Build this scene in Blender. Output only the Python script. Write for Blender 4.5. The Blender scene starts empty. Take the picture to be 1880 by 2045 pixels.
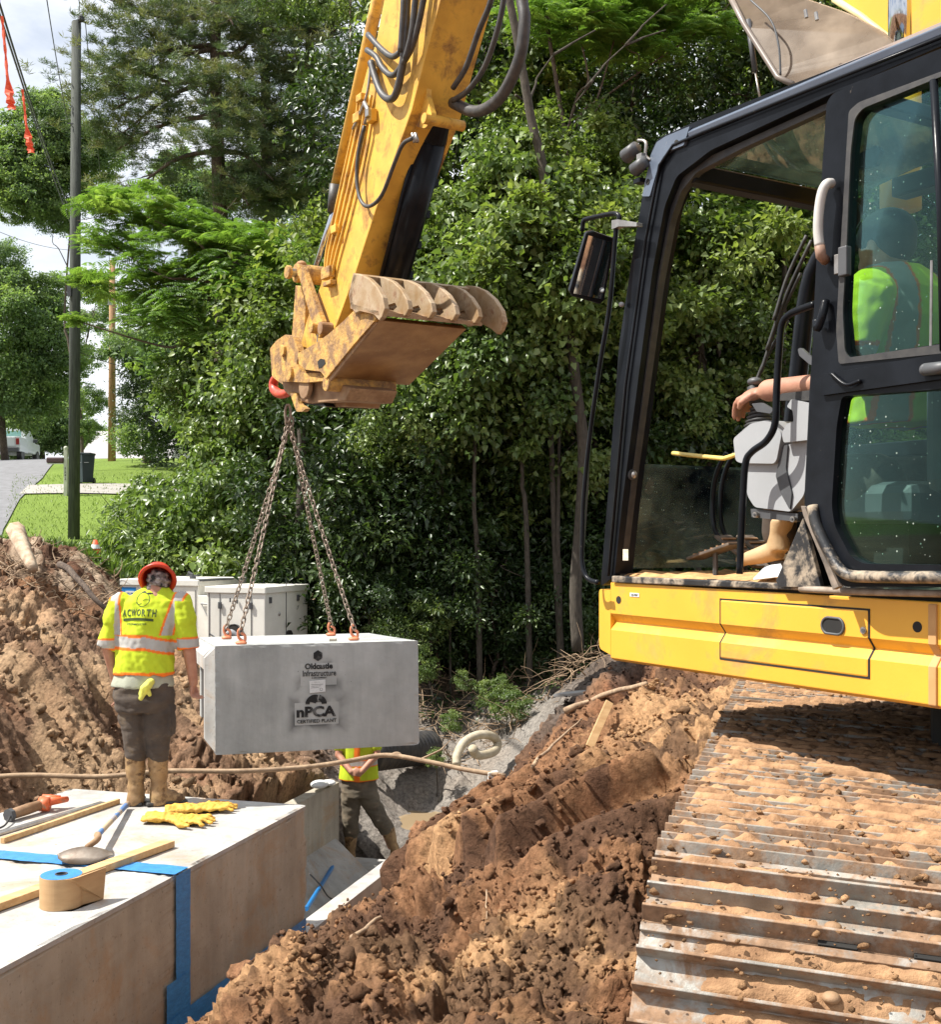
import bpy, bmesh, math, random
import numpy as np
from mathutils import Vector, Matrix, noise as mnoise
from mathutils.geometry import tessellate_polygon
from mathutils.bvhtree import BVHTree
R = math.radians
rnd = random.Random(7)
rs = np.random.RandomState(11)
scene = bpy.context.scene
col = scene.collection

# ------------------------------------------------------------------ camera, sky, sun, exposure
FOC, CX, HY = 2400.0, 940.0, 1058.0          # focal length and horizon of a 1880 x 2045 frame
cam_d = bpy.data.cameras.new('camera'); cam = bpy.data.objects.new('camera', cam_d); col.objects.link(cam)
cam.location = (0, 0, 0); cam.rotation_euler = (R(90), 0, 0)
cam_d.sensor_fit = 'VERTICAL'; cam_d.sensor_height = 24.0; cam_d.lens = FOC/2045*24.0
cam_d.shift_y = (HY-1022.5)/2045; cam_d.clip_start = 0.05; cam_d.clip_end = 1200
scene.camera = cam
SUN_EL, SUN_AZ = 55.0, 264.0                  # azimuth clockwise from +Y
w = bpy.data.worlds.new('World'); scene.world = w; w.use_nodes = True
nt = w.node_tree; nt.nodes.clear()
wo = nt.nodes.new('ShaderNodeOutputWorld'); bg = nt.nodes.new('ShaderNodeBackground')
sky = nt.nodes.new('ShaderNodeTexSky'); sky.sky_type = 'NISHITA'; sky.sun_disc = False
sky.sun_elevation = R(SUN_EL); sky.sun_rotation = R(SUN_AZ); sky.air_density = 1.0; sky.dust_density = 1.5
tc = nt.nodes.new('ShaderNodeTexCoord'); mp_ = nt.nodes.new('ShaderNodeMapping'); mp_.inputs['Scale'].default_value = (1, 1, 2.2)
cn = nt.nodes.new('ShaderNodeTexNoise'); cn.inputs['Scale'].default_value = 2.6; cn.inputs['Detail'].default_value = 8
cn.inputs['Roughness'].default_value = .55
cr = nt.nodes.new('ShaderNodeValToRGB'); cr.color_ramp.elements[0].position = .34; cr.color_ramp.elements[1].position = .56
mx = nt.nodes.new('ShaderNodeMixRGB'); mx.inputs[2].default_value = (9.0, 9.3, 9.8, 1)
nt.links.new(tc.outputs['Generated'], mp_.inputs[0]); nt.links.new(mp_.outputs[0], cn.inputs['Vector'])
nt.links.new(cn.outputs[0], cr.inputs[0]); nt.links.new(cr.outputs[0], mx.inputs[0])
nt.links.new(sky.outputs[0], mx.inputs[1]); nt.links.new(mx.outputs[0], bg.inputs[0])
bg.inputs[1].default_value = 0.078; nt.links.new(bg.outputs[0], wo.inputs[0])
sl = bpy.data.lights.new('sun', 'SUN'); sl.energy = 5.0; sl.angle = R(.53); sl.color = (1, .955, .88)
sun = bpy.data.objects.new('sun', sl); col.objects.link(sun)
sdir = Vector((math.sin(R(SUN_AZ))*math.cos(R(SUN_EL)), math.cos(R(SUN_AZ))*math.cos(R(SUN_EL)), math.sin(R(SUN_EL))))
sun.rotation_euler = sdir.to_track_quat('Z', 'Y').to_euler(); sun.location = sdir*50
vs = scene.view_settings; vs.view_transform = 'Standard'; vs.look = 'None'; vs.gamma = 1; vs.use_curve_mapping = False
vs.exposure = 0.8
scene.cycles.max_bounces = 6; scene.cycles.transparent_max_bounces = 12
scene.cycles.diffuse_bounces = 3; scene.cycles.glossy_bounces = 2; scene.cycles.transmission_bounces = 4
scene.cycles.caustics_reflective = False; scene.cycles.caustics_refractive = False

# ------------------------------------------------------------------ coordinates
def P(px, py, Y):
    return Vector(((px-CX)/FOC*Y, Y, -(py-HY)/FOC*Y))
MO = Vector((.56, 4.8, -.21))
U = Vector((-.519, .855, 0)).normalized(); V = Vector((U.y, -U.x, 0)); W = Vector((0, 0, 1))
def M(u, v, w): return MO+U*u+V*v+W*w
def Q(px, py, v):
    """the point of the machine's plane v = const seen at (px, py)"""
    d = Vector(((px-CX)/FOC, 1, -(py-HY)/FOC)); o = MO+V*v
    return d*(V.dot(o)/V.dot(d))

# ------------------------------------------------------------------ materials
class NT:
    def __init__(s, name):
        s.m = bpy.data.materials.new(name); s.m.use_nodes = True; s.t = s.m.node_tree; s.t.nodes.clear()
        s.out = s.n('ShaderNodeOutputMaterial'); s.tc = s.n('ShaderNodeTexCoord')
    def n(s, t, **k):
        x = s.t.nodes.new(t)
        for a, b in k.items(): setattr(x, a, b)
        return x
    def l(s, a, b): s.t.links.new(a, b)
    def noise(s, scale, detail=5, rough=.55, vec=None, dist=0, stretch=None):
        x = s.n('ShaderNodeTexNoise'); x.inputs['Scale'].default_value = scale; x.inputs['Detail'].default_value = detail
        x.inputs['Roughness'].default_value = rough; x.inputs['Distortion'].default_value = dist
        v = vec or s.tc.outputs['Object']
        if stretch:
            mpn = s.n('ShaderNodeMapping'); mpn.inputs['Scale'].default_value = stretch; s.l(v, mpn.inputs[0]); v = mpn.outputs[0]
        s.l(v, x.inputs['Vector']); return x.outputs[0]
    def ramp(s, fac, stops):
        x = s.n('ShaderNodeValToRGB'); e = x.color_ramp.elements
        while len(e) < len(stops): e.new(.5)
        for q, (p, c) in zip(e, stops):
            q.position = p; q.color = (*c, 1) if hasattr(c, '__len__') else (c, c, c, 1)
        s.l(fac, x.inputs[0]); return x.outputs[0]
    def mix(s, f, a, b, mode='MIX'):
        x = s.n('ShaderNodeMixRGB', blend_type=mode)
        for i, q in enumerate((f, a, b)):
            if isinstance(q, (int, float)): x.inputs[i].default_value = q if i == 0 else (q, q, q, 1)
            elif isinstance(q, tuple): x.inputs[i].default_value = (*q, 1)
            else: s.l(q, x.inputs[i])
        return x.outputs[0]
    def math(s, op, a, b=0.0):
        x = s.n('ShaderNodeMath', operation=op)
        for i, q in enumerate((a, b)):
            if isinstance(q, (int, float)): x.inputs[i].default_value = q
            else: s.l(q, x.inputs[i])
        return x.outputs[0]
    def attr(s, name):
        return s.n('ShaderNodeAttribute', attribute_name=name)
    def bsdf(s, colr, rough=.6, metal=0., bump=None, bdist=.01, bstr=.6, spec=.5, normal=None):
        b = s.n('ShaderNodeBsdfPrincipled')
        for k, q in (('Base Color', colr), ('Roughness', rough), ('Metallic', metal)):
            if isinstance(q, (int, float)): b.inputs[k].default_value = q
            elif isinstance(q, tuple): b.inputs[k].default_value = (*q, 1)
            else: s.l(q, b.inputs[k])
        b.inputs['Specular IOR Level'].default_value = spec
        if bump is not None:
            x = s.n('ShaderNodeBump'); x.inputs['Distance'].default_value = bdist; x.inputs['Strength'].default_value = bstr
            s.l(bump, x.inputs['Height']); s.l(x.outputs[0], b.inputs['Normal'])
        s.l(b.outputs[0], s.out.inputs[0]); s.b = b; return b

MATS = {}
def pm(name, c, c2=None, scale=6, rough=.6, metal=0., bump=0., bscale=None, dirt=None, spec=.5, stretch=None, detail=6, lo=.35, hi=.65):
    """a painted, wooden, metal ... surface: two tones by noise, fine relief, and patches of dirt = (colour, lo, hi, scale)"""
    s = NT(name); c2 = c2 or tuple(x*.82 for x in c)
    f = s.noise(scale, detail, stretch=stretch)
    cc = s.ramp(f, [(lo, c2), (hi, c)]); rr = rough
    bn = s.noise(bscale or scale*8, 6, .65, stretch=stretch)
    if dirt:
        dc, dl, dh, dsc = dirt
        k = s.ramp(s.noise(dsc, 9, .68, dist=.4), [(dl, 0), (dh, 1)])
        dd = s.ramp(s.noise(dsc*6, 5), [(.3, tuple(x*.55 for x in dc)), (.7, dc)])
        cc = s.mix(k, cc, dd); rr = s.ramp(k, [(0, rough), (1, .95)])
        if metal: metal = s.ramp(k, [(0, metal), (.5, 0)])
    s.bsdf(cc, rr, metal, bn if bump else None, bump, .7, spec)
    MATS[name] = s.m; return s.m

DIRT = (.30, .155, .075); TAN = (.46, .27, .14)
yellow = pm('yellow_paint', (.80, .42, .045), (.74, .38, .04), 3, .38, bump=.0006, bscale=90, dirt=((.52, .29, .11), .54, .76, 3.2))
yellow_d = pm('yellow_paint_dirty', (.76, .45, .07), (.62, .35, .055), 5, .5, bump=.003, bscale=40, dirt=((.34, .17, .06), .50, .66, 4.5))
yellow_m = pm('yellow_muddy', (.66, .38, .09), (.50, .29, .08), 6, .7, bump=.022, bscale=22, dirt=((.34, .2, .10), .42, .58, 7))
rust = pm('worn_steel', (.36, .23, .13), (.22, .12, .06), 6, .7, .1, bump=.004, bscale=40, dirt=((.42, .27, .15), .45, .62, 5))
thumb_m = pm('worn_tine', (.46, .36, .24), (.34, .22, .11), 7, .55, .2, bump=.003, bscale=50, dirt=((.30, .16, .08), .52, .66, 7))
black = pm('black_paint', (.006, .007, .009), (.011, .013, .017), 8, .28, bump=.0004, bscale=120, dirt=((.28, .24, .19), .68, .76, 30), spec=.14)
blackm = pm('black_mud_sill', (.014, .015, .018), (.03, .03, .03), 8, .35, bump=.002, bscale=60, dirt=((.42, .34, .25), .47, .58, 9))
roofm = pm('roof_sky_tinted_paint', (.12, .15, .20), (.10, .125, .17), 6, .25, bump=.0004, bscale=100, dirt=((.3, .25, .2), .68, .8, 12))  # bluish sky reflection on the roof edges put into the base colour
rubber = pm('black_rubber', (.025, .025, .027), (.05, .048, .045), 20, .55, bump=.001, bscale=80)
hosem = pm('hose_rubber', (.035, .035, .037), (.07, .065, .06), 20, .5, bump=.002, bscale=150)
steel = pm('steel', (.45, .43, .40), (.3, .28, .26), 20, .38, .85, bump=.0008, bscale=80)
chrome = pm('chrome_rod', (.55, .57, .6), (.5, .52, .55), 4, .1, 1.0)
shoem = pm('track_steel', (.42, .41, .37), (.22, .20, .17), 9, .45, .3, bump=.003, bscale=50, dirt=((.34, .21, .125), .41, .54, 8))
greyp = pm('grey_plastic', (.35, .36, .37), (.31, .32, .33), 5, .5, bump=.0005, bscale=200)
dgrey = pm('dark_grey_plastic', (.08, .085, .09), (.06, .06, .065), 8, .5)
bladem = pm('dark_muddy_steel', (.20, .17, .14), (.11, .075, .05), 8, .5, .3, bump=.002, bscale=40)
mudm = pm('caked_mud', TAN, DIRT, 14, .95, bump=.012, bscale=45)
darkm = pm('dark_void_paint', (.01, .01, .01), (.02, .018, .015), 6, .8)
chainm = pm('rusty_chain', (.22, .17, .13), (.36, .29, .23), 30, .6, .5, bump=.002, bscale=90)
hookr = pm('red_hook_paint', (.62, .07, .03), (.45, .05, .03), 14, .45, dirt=((.35, .2, .1), .55, .7, 14))
clutchm = pm('orange_clutch', (.70, .25, .12), (.5, .16, .08), 20, .5)
wood = pm('pine_lumber', (.62, .42, .21), (.48, .29, .13), 3, .75, bump=.002, bscale=30, stretch=(1, 8, 8))
stickm = pm('dry_stick', (.42, .30, .19), (.24, .16, .1), 12, .9, bump=.006, bscale=40)
barkm = pm('bark', (.16, .12, .09), (.07, .05, .04), 9, .95, bump=.03, bscale=20, stretch=(3, 3, 1))
bark2 = pm('grey_bark', (.09, .075, .058), (.05, .042, .032), 9, .95, bump=.02, bscale=20, stretch=(3, 3, 1))
polem = pm('weathered_pole', (.085, .095, .08), (.045, .05, .045), 5, .9, bump=.008, bscale=30, stretch=(5, 5, .5))
pole2m = pm('new_pole', (.42, .25, .12), (.25, .14, .07), 4, .85, bump=.006, bscale=30, stretch=(5, 5, .5))
whitem = pm('white_sheet_metal', (.80, .78, .71), (.72, .70, .63), 4, .45, dirt=((.4, .33, .24), .62, .8, 5))
bluep = pm('blue_paint', (.02, .2, .52), (.02, .17, .45), 4, .4)
tapeb = pm('blue_tape', (.05, .26, .60), (.04, .20, .48), 18, .4, bump=.004, bscale=22, stretch=(1, 1, 3))
cardb = pm('cardboard', (.50, .32, .16), (.44, .27, .13), 8, .8, stretch=(1, 1, 4))
skin = pm('skin', (.47, .245, .16), (.38, .17, .11), 14, .55, bump=.0015, bscale=60)
pants = pm('work_trousers', (.085, .065, .05), (.05, .038, .03), 7, .9, bump=.004, bscale=50, dirt=((.22, .16, .1), .55, .75, 5))
pants2 = pm('khaki_trousers', (.15, .125, .09), (.09, .075, .055), 7, .9, bump=.004, bscale=50, dirt=((.24, .18, .12), .52, .72, 5))
bootm = pm('muddy_rubber_boot', (.40, .26, .12), (.22, .13, .06), 9, .6, bump=.004, bscale=40, dirt=((.16, .09, .045), .52, .62, 9))
glovem = pm('yellow_leather', (.72, .42, .06), (.55, .28, .04), 14, .7, bump=.003, bscale=60)
hatm = pm('orange_hard_hat', (.60, .045, .015), (.5, .035, .015), 9, .4)
banda = pm('bandana', (.30, .26, .24), (.06, .05, .05), 28, .9, bump=.003)
hairm = pm('dark_hair', (.03, .025, .02), (.05, .04, .03), 60, .6, bump=.004, bscale=200)
capm = pm('dark_cap', (.02, .022, .03), (.03, .03, .04), 30, .85)
paper = pm('white_label', (.72, .73, .72), (.62, .63, .62), 60, .6)
printm = pm('black_print', (.14, .14, .135), (.014, .014, .014), 16, .8, lo=.48, hi=.66)
printg = pm('grey_print', (.14, .14, .14), (.22, .22, .22), 40, .8)
roadm = pm('asphalt', (.20, .20, .21), (.15, .15, .155), 3, .9, bump=.01, bscale=40)
drivem = pm('driveway_concrete', (.36, .34, .31), (.30, .28, .25), 3, .85)
trukm = pm('white_car_paint', (.68, .70, .72), (.65, .67, .69), 3, .3)
tlight = pm('tail_light', (.3, .01, .01), None, 3, .3)
roofh = pm('pale_roof', (.42, .40, .40), (.35, .33, .33), 2, .8)
orangef = pm('orange_flagging', (.85, .14, .05), (.7, .08, .03), 20, .6)
sawm = pm('orange_tool', (.75, .16, .05), (.6, .1, .03), 20, .5, dirt=((.4, .28, .18), .55, .7, 18))
yelw = pm('pale_yellow_bar', (.78, .60, .16), None, 9, .5)

def leafmat(name, stops, trans=.35, rough=.45, hue=.12):
    s = NT(name); a = s.attr('tint'); oi = s.n('ShaderNodeObjectInfo')
    f = s.math('ADD', a.outputs['Fac'], s.math('MULTIPLY', s.math('SUBTRACT', oi.outputs['Random'], .5), hue))
    c = s.ramp(f, stops); b = s.bsdf(c, rough, spec=.55)
    tr = s.n('ShaderNodeBsdfTranslucent'); m = s.n('ShaderNodeMixShader'); m.inputs[0].default_value = trans
    s.l(s.mix(1., c, (1.25, 1.35, .6), 'MULTIPLY'), tr.inputs[0])
    s.l(b.outputs[0], m.inputs[1]); s.l(tr.outputs[0], m.inputs[2]); s.l(m.outputs[0], s.out.inputs[0]); return s.m
leaf_a = leafmat('broad_leaf', [(0, (.035, .065, .018)), (.5, (.125, .185, .042)), (1, (.30, .36, .11))], .42, .55)
leaf_f = leafmat('hazy_far_leaf', [(0, (.09, .15, .08)), (.5, (.17, .25, .11)), (1, (.30, .38, .15))], .5, .6, .3)  # distance haze put into the colour: lighter, bluer greens
leaf_v = leafmat('vine_leaf', [(0, (.05, .095, .025)), (.5, (.145, .215, .06)), (1, (.32, .39, .14))], .4, .36)
leaf_m = leafmat('mimosa_leaf', [(0, (.08, .155, .03)), (.5, (.16, .27, .06)), (1, (.29, .40, .11))], .45)
leaf_p = leafmat('pine_needles', [(0, (.06, .10, .06)), (.5, (.12, .17, .08)), (1, (.26, .25, .11))], .35, .5)
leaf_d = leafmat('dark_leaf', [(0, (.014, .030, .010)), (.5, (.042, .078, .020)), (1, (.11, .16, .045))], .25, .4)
leaf_g = leafmat('grass_blade', [(0, (.08, .14, .025)), (1, (.24, .33, .07))], .3)

def glassmat(name, tint, refl=.35, specks=True, dust_sheen=.12):
    s = NT(name); tr = s.n('ShaderNodeBsdfTransparent'); tr.inputs[0].default_value = (*tint, 1)
    gl = s.n('ShaderNodeBsdfGlossy'); gl.inputs['Roughness'].default_value = .02; gl.inputs[0].default_value = (.8, .9, .95, 1)
    fr = s.n('ShaderNodeFresnel'); fr.inputs[0].default_value = 1.5
    m = s.n('ShaderNodeMixShader'); s.l(s.math('MULTIPLY', fr.outputs[0], refl*2.5), m.inputs[0]); s.l(tr.outputs[0], m.inputs[1]); s.l(gl.outputs[0], m.inputs[2])
    df = s.n('ShaderNodeBsdfDiffuse'); df.inputs[0].default_value = (.50, .60, .52, 1)  # pale green leaf reflections painted in together with the dust
    k = s.math('MULTIPLY', s.ramp(s.noise(2.5, 8, .7), [(.35, 0), (.75, 1)]), dust_sheen)
    if specks:
        vo = s.n('ShaderNodeTexVoronoi'); vo.inputs['Scale'].default_value = 60; s.l(s.tc.outputs['Object'], vo.inputs['Vector'])
        vr = s.n('ShaderNodeTexVoronoi', feature='F1'); vr.inputs['Scale'].default_value = 60; s.l(s.tc.outputs['Object'], vr.inputs['Vector'])
        rr = s.math('MULTIPLY', s.ramp(vr.outputs['Color'], [(.55, 0), (1., 1)]), .22)
        sp = s.math('LESS_THAN', vo.outputs['Distance'], rr); k = s.math('MAXIMUM', k, s.math('MULTIPLY', sp, .5))
    m2 = s.n('ShaderNodeMixShader'); s.l(k, m2.inputs[0]); s.l(m.outputs[0], m2.inputs[1]); s.l(df.outputs[0], m2.inputs[2])
    s.l(m2.outputs[0], s.out.inputs[0]); return s.m
glass = glassmat('tinted_door_glass', (.62, .82, .77), .10, True, .012)
glass_f = glassmat('windscreen_glass', (.80, .90, .84), .9, True, .30)  # heavy film paints pale leaf reflections onto the pane
glass_r = glassmat('skylight_glass', (.62, .68, .6), .5, True, .25)
s = NT('brown_polycarbonate')
b_ = s.bsdf(s.ramp(s.noise(3, 7), [(.4, (.17, .125, .085)), (.65, (.29, .22, .15))]), .25)
tr_ = s.n('ShaderNodeBsdfTransparent'); tr_.inputs[0].default_value = (.72, .58, .45, 1); m_ = s.n('ShaderNodeMixShader')
s.l(s.ramp(s.noise(6, 6), [(.3, .45), (.7, .8)]), m_.inputs[0]); s.l(tr_.outputs[0], m_.inputs[1]); s.l(b_.outputs[0], m_.inputs[2]); s.l(m_.outputs[0], s.out.inputs[0])
polyc = s.m
s = NT('mirror_surface'); s.bsdf((.75, .77, .78), .03, 1.0); mirrorm = s.m
s = NT('puddle_water'); s.bsdf((.30, .22, .13), .08, 0, s.noise(9, 3), .004, .3); waterm = s.m

def concmat(name, c, c2, stains=True, halo=None):
    s = NT(name); f = s.noise(2.2, 9, .6); cc = s.ramp(f, [(.32, c2), (.62, c)])
    st = s.noise(3.5, 6, .6, stretch=(2.6, 2.6, .35)); cc = s.mix(.5, cc, s.ramp(st, [(.3, .62), (.7, 1.)]), 'MULTIPLY')
    if stains:
        k = s.ramp(s.noise(1.9, 11, .75, dist=.6), [(.50, 0), (.66, 1)]); cc = s.mix(s.math('MULTIPLY', k, .6), cc, (.42, .26, .13))
        pk = s.ramp(s.noise(38, 5), [(.62, 0), (.70, 1)]); cc = s.mix(s.math('MULTIPLY', pk, .55), cc, (.2, .17, .13))
    ah = s.n('ShaderNodeTexVoronoi'); ah.inputs['Scale'].default_value = 16; s.l(s.tc.outputs['Object'], ah.inputs['Vector']); ahs = s.math('MULTIPLY', s.math('LESS_THAN', ah.outputs['Distance'], s.math('MULTIPLY', s.ramp(ah.outputs['Color'], [(.5, 0), (.9, 1)]), .10)), .6); cc = s.mix(ahs, cc, (.12, .11, .095))
    if halo:   # soft overspray around the stencils: list of (center, axis, hx, hz, soft, strength)
        for (cen, ax, hx, hz, soft, strength) in halo:
            sub = s.n('ShaderNodeVectorMath', operation='SUBTRACT'); s.l(s.tc.outputs['Object'], sub.inputs[0]); sub.inputs[1].default_value = cen
            dx = s.n('ShaderNodeVectorMath', operation='DOT_PRODUCT'); s.l(sub.outputs[0], dx.inputs[0]); dx.inputs[1].default_value = ax
            sz = s.n('ShaderNodeSeparateXYZ'); s.l(sub.outputs[0], sz.inputs[0])
            ex = s.math('SUBTRACT', s.math('ABSOLUTE', dx.outputs['Value']), hx); ez = s.math('SUBTRACT', s.math('ABSOLUTE', sz.outputs[2]), hz)
            inside = s.math('LESS_THAN', s.math('MAXIMUM', ex, ez), 0.)
            d = s.math('MAXIMUM', s.math('MAXIMUM', ex, ez), 0.)
            g = s.math('MULTIPLY', s.math('POWER', s.math('SUBTRACT', 1., s.math('MINIMUM', s.math('DIVIDE', d, soft), 1.)), 2.), strength)
            g = s.math('MULTIPLY', g, s.math('SUBTRACT', 1., inside))
            g = s.math('MULTIPLY', g, s.ramp(s.noise(5, 2), [(.4, .1), (.6, 1.)]))
            cc = s.mix(g, cc, (.05, .05, .05))
    s.bsdf(cc, .85, 0, s.noise(35, 8, .7), .004, .6, .3); return s.m
conc_top = concmat('pale_precast_concrete', (.52, .51, .485), (.34, .325, .30))
conc_side = concmat('form_face_concrete', (.50, .45, .365), (.36, .32, .255))

# ------------------------------------------------------------------ objects
def tag(o, label=None, cat=None, group=None, kind=None):
    if label: o['label'] = label
    if cat: o['category'] = cat
    if group: o['group'] = group
    if kind: o['kind'] = kind
    return o
def thing(name, loc, label, cat, group=None):
    o = bpy.data.objects.new(name, None); o.empty_display_size = .1; col.objects.link(o); o.location = loc
    return tag(o, label, cat, group)
def origin(o):
    v = Vector((0, 0, 0))
    while o is not None: v = v+Vector(o.location); o = o.parent
    return v
def link(name, me, m, parent=None, smooth=True, bevel=0, loc=None):
    o = bpy.data.objects.new(name, me); col.objects.link(o)
    if m is not None:
        me.materials.clear()
        for q in (m if isinstance(m, (list, tuple)) else [m]): me.materials.append(q)
    if parent is not None: o.parent = parent
    if loc is not None: o.location = loc
    if smooth: me.shade_smooth() if hasattr(me, 'shade_smooth') else None
    if bevel:
        b = o.modifiers.new('bevel', 'BEVEL'); b.width = bevel; b.segments = 2; b.limit_method = 'ANGLE'; b.angle_limit = R(40)
    return o
class MB:
    def __init__(s): s.v = []; s.f = []
    def add(s, vs, fs):
        k = len(s.v); s.v += [Vector(q) for q in vs]; s.f += [tuple(i+k for i in f) for f in fs]; return s
    def box(s, c, h, ax=None):
        ax = ax or (Vector((1, 0, 0)), Vector((0, 1, 0)), W)
        c = Vector(c); vs = [c+ax[0]*h[0]*i+ax[1]*h[1]*j+ax[2]*h[2]*k for k in (-1, 1) for j in (-1, 1) for i in (-1, 1)]
        return s.add(vs, [(0, 2, 3, 1), (4, 5, 7, 6), (0, 1, 5, 4), (2, 6, 7, 3), (0, 4, 6, 2), (1, 3, 7, 5)])
    def tube(s, pts, r, n=8, cap=True, closed=False):
        pts = [Vector(p) for p in pts]; N_ = len(pts); rr = r if isinstance(r, (list, tuple)) else [r]*N_
        vs = []; up = None
        for i, p in enumerate(pts):
            if closed: t = pts[(i+1) % N_]-pts[i-1]
            else: t = pts[min(i+1, N_-1)]-pts[max(i-1, 0)]
            t.normalize()
            if up is None:
                up = t.orthogonal().normalized()
            up = (up-t*up.dot(t)).normalized(); b = t.cross(up)
            for k in range(n):
                a = 2*math.pi*k/n; vs.append(p+(up*math.cos(a)+b*math.sin(a))*rr[i])
        fs = []
        for i in range(N_ if closed else N_-1):
            j = (i+1) % N_
            for k in range(n): fs.append((i*n+k, i*n+(k+1) % n, j*n+(k+1) % n, j*n+k))
        if cap and not closed: fs += [tuple(range(n-1, -1, -1)), tuple((N_-1)*n+k for k in range(n))]
        return s.add(vs, fs)
    def prism(s, loops, d):
        """polygon(s) (first outer, the rest holes) swept along the vector d"""
        if not hasattr(loops[0], '__len__') or isinstance(loops[0], Vector): loops = [loops]
        d = Vector(d); flat = [Vector(p) for L in loops for p in L]; n = len(flat)
        tri = tessellate_polygon([[Vector(p) for p in L] for L in loops])
        nn = Vector((0, 0, 0)); L0 = [Vector(p) for p in loops[0]]
        for i in range(len(L0)): nn += L0[i-1].cross(L0[i])
        fs = []
        for t in tri:
            a, b, c = [flat[i] for i in t]; g = (b-a).cross(c-a).dot(d)
            t = tuple(t) if g < 0 else (t[0], t[2], t[1]); fs.append(t); fs.append(tuple(i+n for i in reversed(t)))
        k = 0
        for li, L in enumerate(loops):
            m = len(L); sg = (nn.dot(d) > 0)
            la = Vector((0, 0, 0))
            for i in range(m): la += Vector(L[i-1]).cross(Vector(L[i]))
            fl = (la.dot(d) > 0) if li == 0 else not (la.dot(d) > 0)
            for i in range(m):
                j = (i+1) % m; q = (k+i, k+j, k+j+n, k+i+n); fs.append(q if fl else q[::-1])
            k += m
        return s.add(flat+[p+d for p in flat], fs)
    def ell(s, c, r, nu=14, nv=9, ax=None):
        ax = ax or (Vector((1, 0, 0)), Vector((0, 1, 0)), W); c = Vector(c); r = r if hasattr(r, '__len__') else (r, r, r)
        vs = [c-ax[2]*r[2]]; fs = []
        for j in range(1, nv):
            t = -math.pi/2+math.pi*j/nv
            for i in range(nu):
                a = 2*math.pi*i/nu; vs.append(c+ax[0]*r[0]*math.cos(t)*math.cos(a)+ax[1]*r[1]*math.cos(t)*math.sin(a)+ax[2]*r[2]*math.sin(t))
        vs.append(c+ax[2]*r[2]); L = len(vs)-1
        for i in range(nu):
            fs.append((0, 1+(i+1) % nu, 1+i)); fs.append((L, L-nu+i, L-nu+(i+1) % nu))
            for j in range(nv-2): a = 1+j*nu; fs.append((a+i, a+(i+1) % nu, a+nu+(i+1) % nu, a+nu+i))
        return s.add(vs, fs)
    def loft(s, rings, n=18):
        """rings = (centre, rx vector, ry vector)"""
        vs = []; fs = []
        for c, a, b in rings:
            for k in range(n):
                t = 2*math.pi*k/n; vs.append(Vector(c)+Vector(a)*math.cos(t)+Vector(b)*math.sin(t))
        for i in range(len(rings)-1):
            for k in range(n): fs.append((i*n+k, i*n+(k+1) % n, (i+1)*n+(k+1) % n, (i+1)*n+k))
        fs += [tuple(range(n-1, -1, -1)), tuple((len(rings)-1)*n+k for k in range(n))]
        return s.add(vs, fs)
    def cyl(s, a, b, r, n=14): return s.tube([a, b], r, n)
    def mesh(s, name, off=Vector((0, 0, 0))):
        me = bpy.data.meshes.new(name); me.from_pydata([tuple(v-off) for v in s.v], [], s.f); me.update(); return me
    def build(s, name, m, parent=None, smooth=False, bevel=0, loc=None, label=None):
        off = origin(parent) if parent is not None else Vector((0, 0, 0))
        if parent is None and loc is None:       # a thing of one mesh: its origin at its base
            xs = [v.x for v in s.v]; ys = [v.y for v in s.v]; zs = [v.z for v in s.v]
            off = Vector(((min(xs)+max(xs))/2, (min(ys)+max(ys))/2, min(zs)))
        me = s.mesh(name, off)
        bm = bmesh.new(); bm.from_mesh(me); bmesh.ops.recalc_face_normals(bm, faces=bm.faces); bm.to_mesh(me); bm.free()
        o = link(name, me, m, parent, smooth, bevel)
        if parent is None: o.location = off
        if smooth == 'auto' or (smooth and bevel): pass
        if label: o['label'] = label
        return o
def bez(pts, n=8):
    """smooth path through pts (Catmull-Rom)"""
    pts = [Vector(p) for p in pts]; q = [pts[0]*2-pts[1]]+pts+[pts[-1]*2-pts[-2]]; out = []
    for i in range(1, len(q)-2):
        for k in range(n):
            t = k/n; a, b, c, d = q[i-1:i+3]
            out.append(.5*((2*b)+(c-a)*t+(2*a-5*b+4*c-d)*t*t+(3*b-a-3*c+d)*t**3))
    return out+[pts[-1]]
def rounded(poly, rad, n=4):
    """round the corners of a 3-D polygon"""
    out = []; m = len(poly)
    for i in range(m):
        p = Vector(poly[i]); a = Vector(poly[i-1]); b = Vector(poly[(i+1) % m])
        r_ = rad[i] if hasattr(rad, '__len__') else rad
        if r_ <= 0: out.append(p); continue
        da = (a-p); db = (b-p); r_ = min(r_, da.length*.45, db.length*.45)
        s0 = p+da.normalized()*r_; s1 = p+db.normalized()*r_
        for k in range(n+1):
            t = k/n; out.append(s0*(1-t)**2+p*2*t*(1-t)+s1*t*t)
    return out
def np_mesh(name, v, f, attrs=None):
    me = bpy.data.meshes.new(name); f = np.asarray(f); k = f.shape[1]
    me.vertices.add(len(v)); me.vertices.foreach_set('co', np.asarray(v, np.float32).ravel())
    me.loops.add(f.size); me.loops.foreach_set('vertex_index', f.astype(np.int32).ravel())
    me.polygons.add(len(f)); me.polygons.foreach_set('loop_start', np.arange(0, f.size, k, dtype=np.int32))
    try: me.polygons.foreach_set('loop_total', np.full(len(f), k, np.int32))
    except Exception: pass
    for nm, dom, ty, dat in (attrs or []):
        a = me.attributes.new(nm, ty, dom)
        a.data.foreach_set('value' if ty == 'FLOAT' else 'color', np.asarray(dat, np.float32).ravel())
    me.update(calc_edges=True); return me

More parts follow.
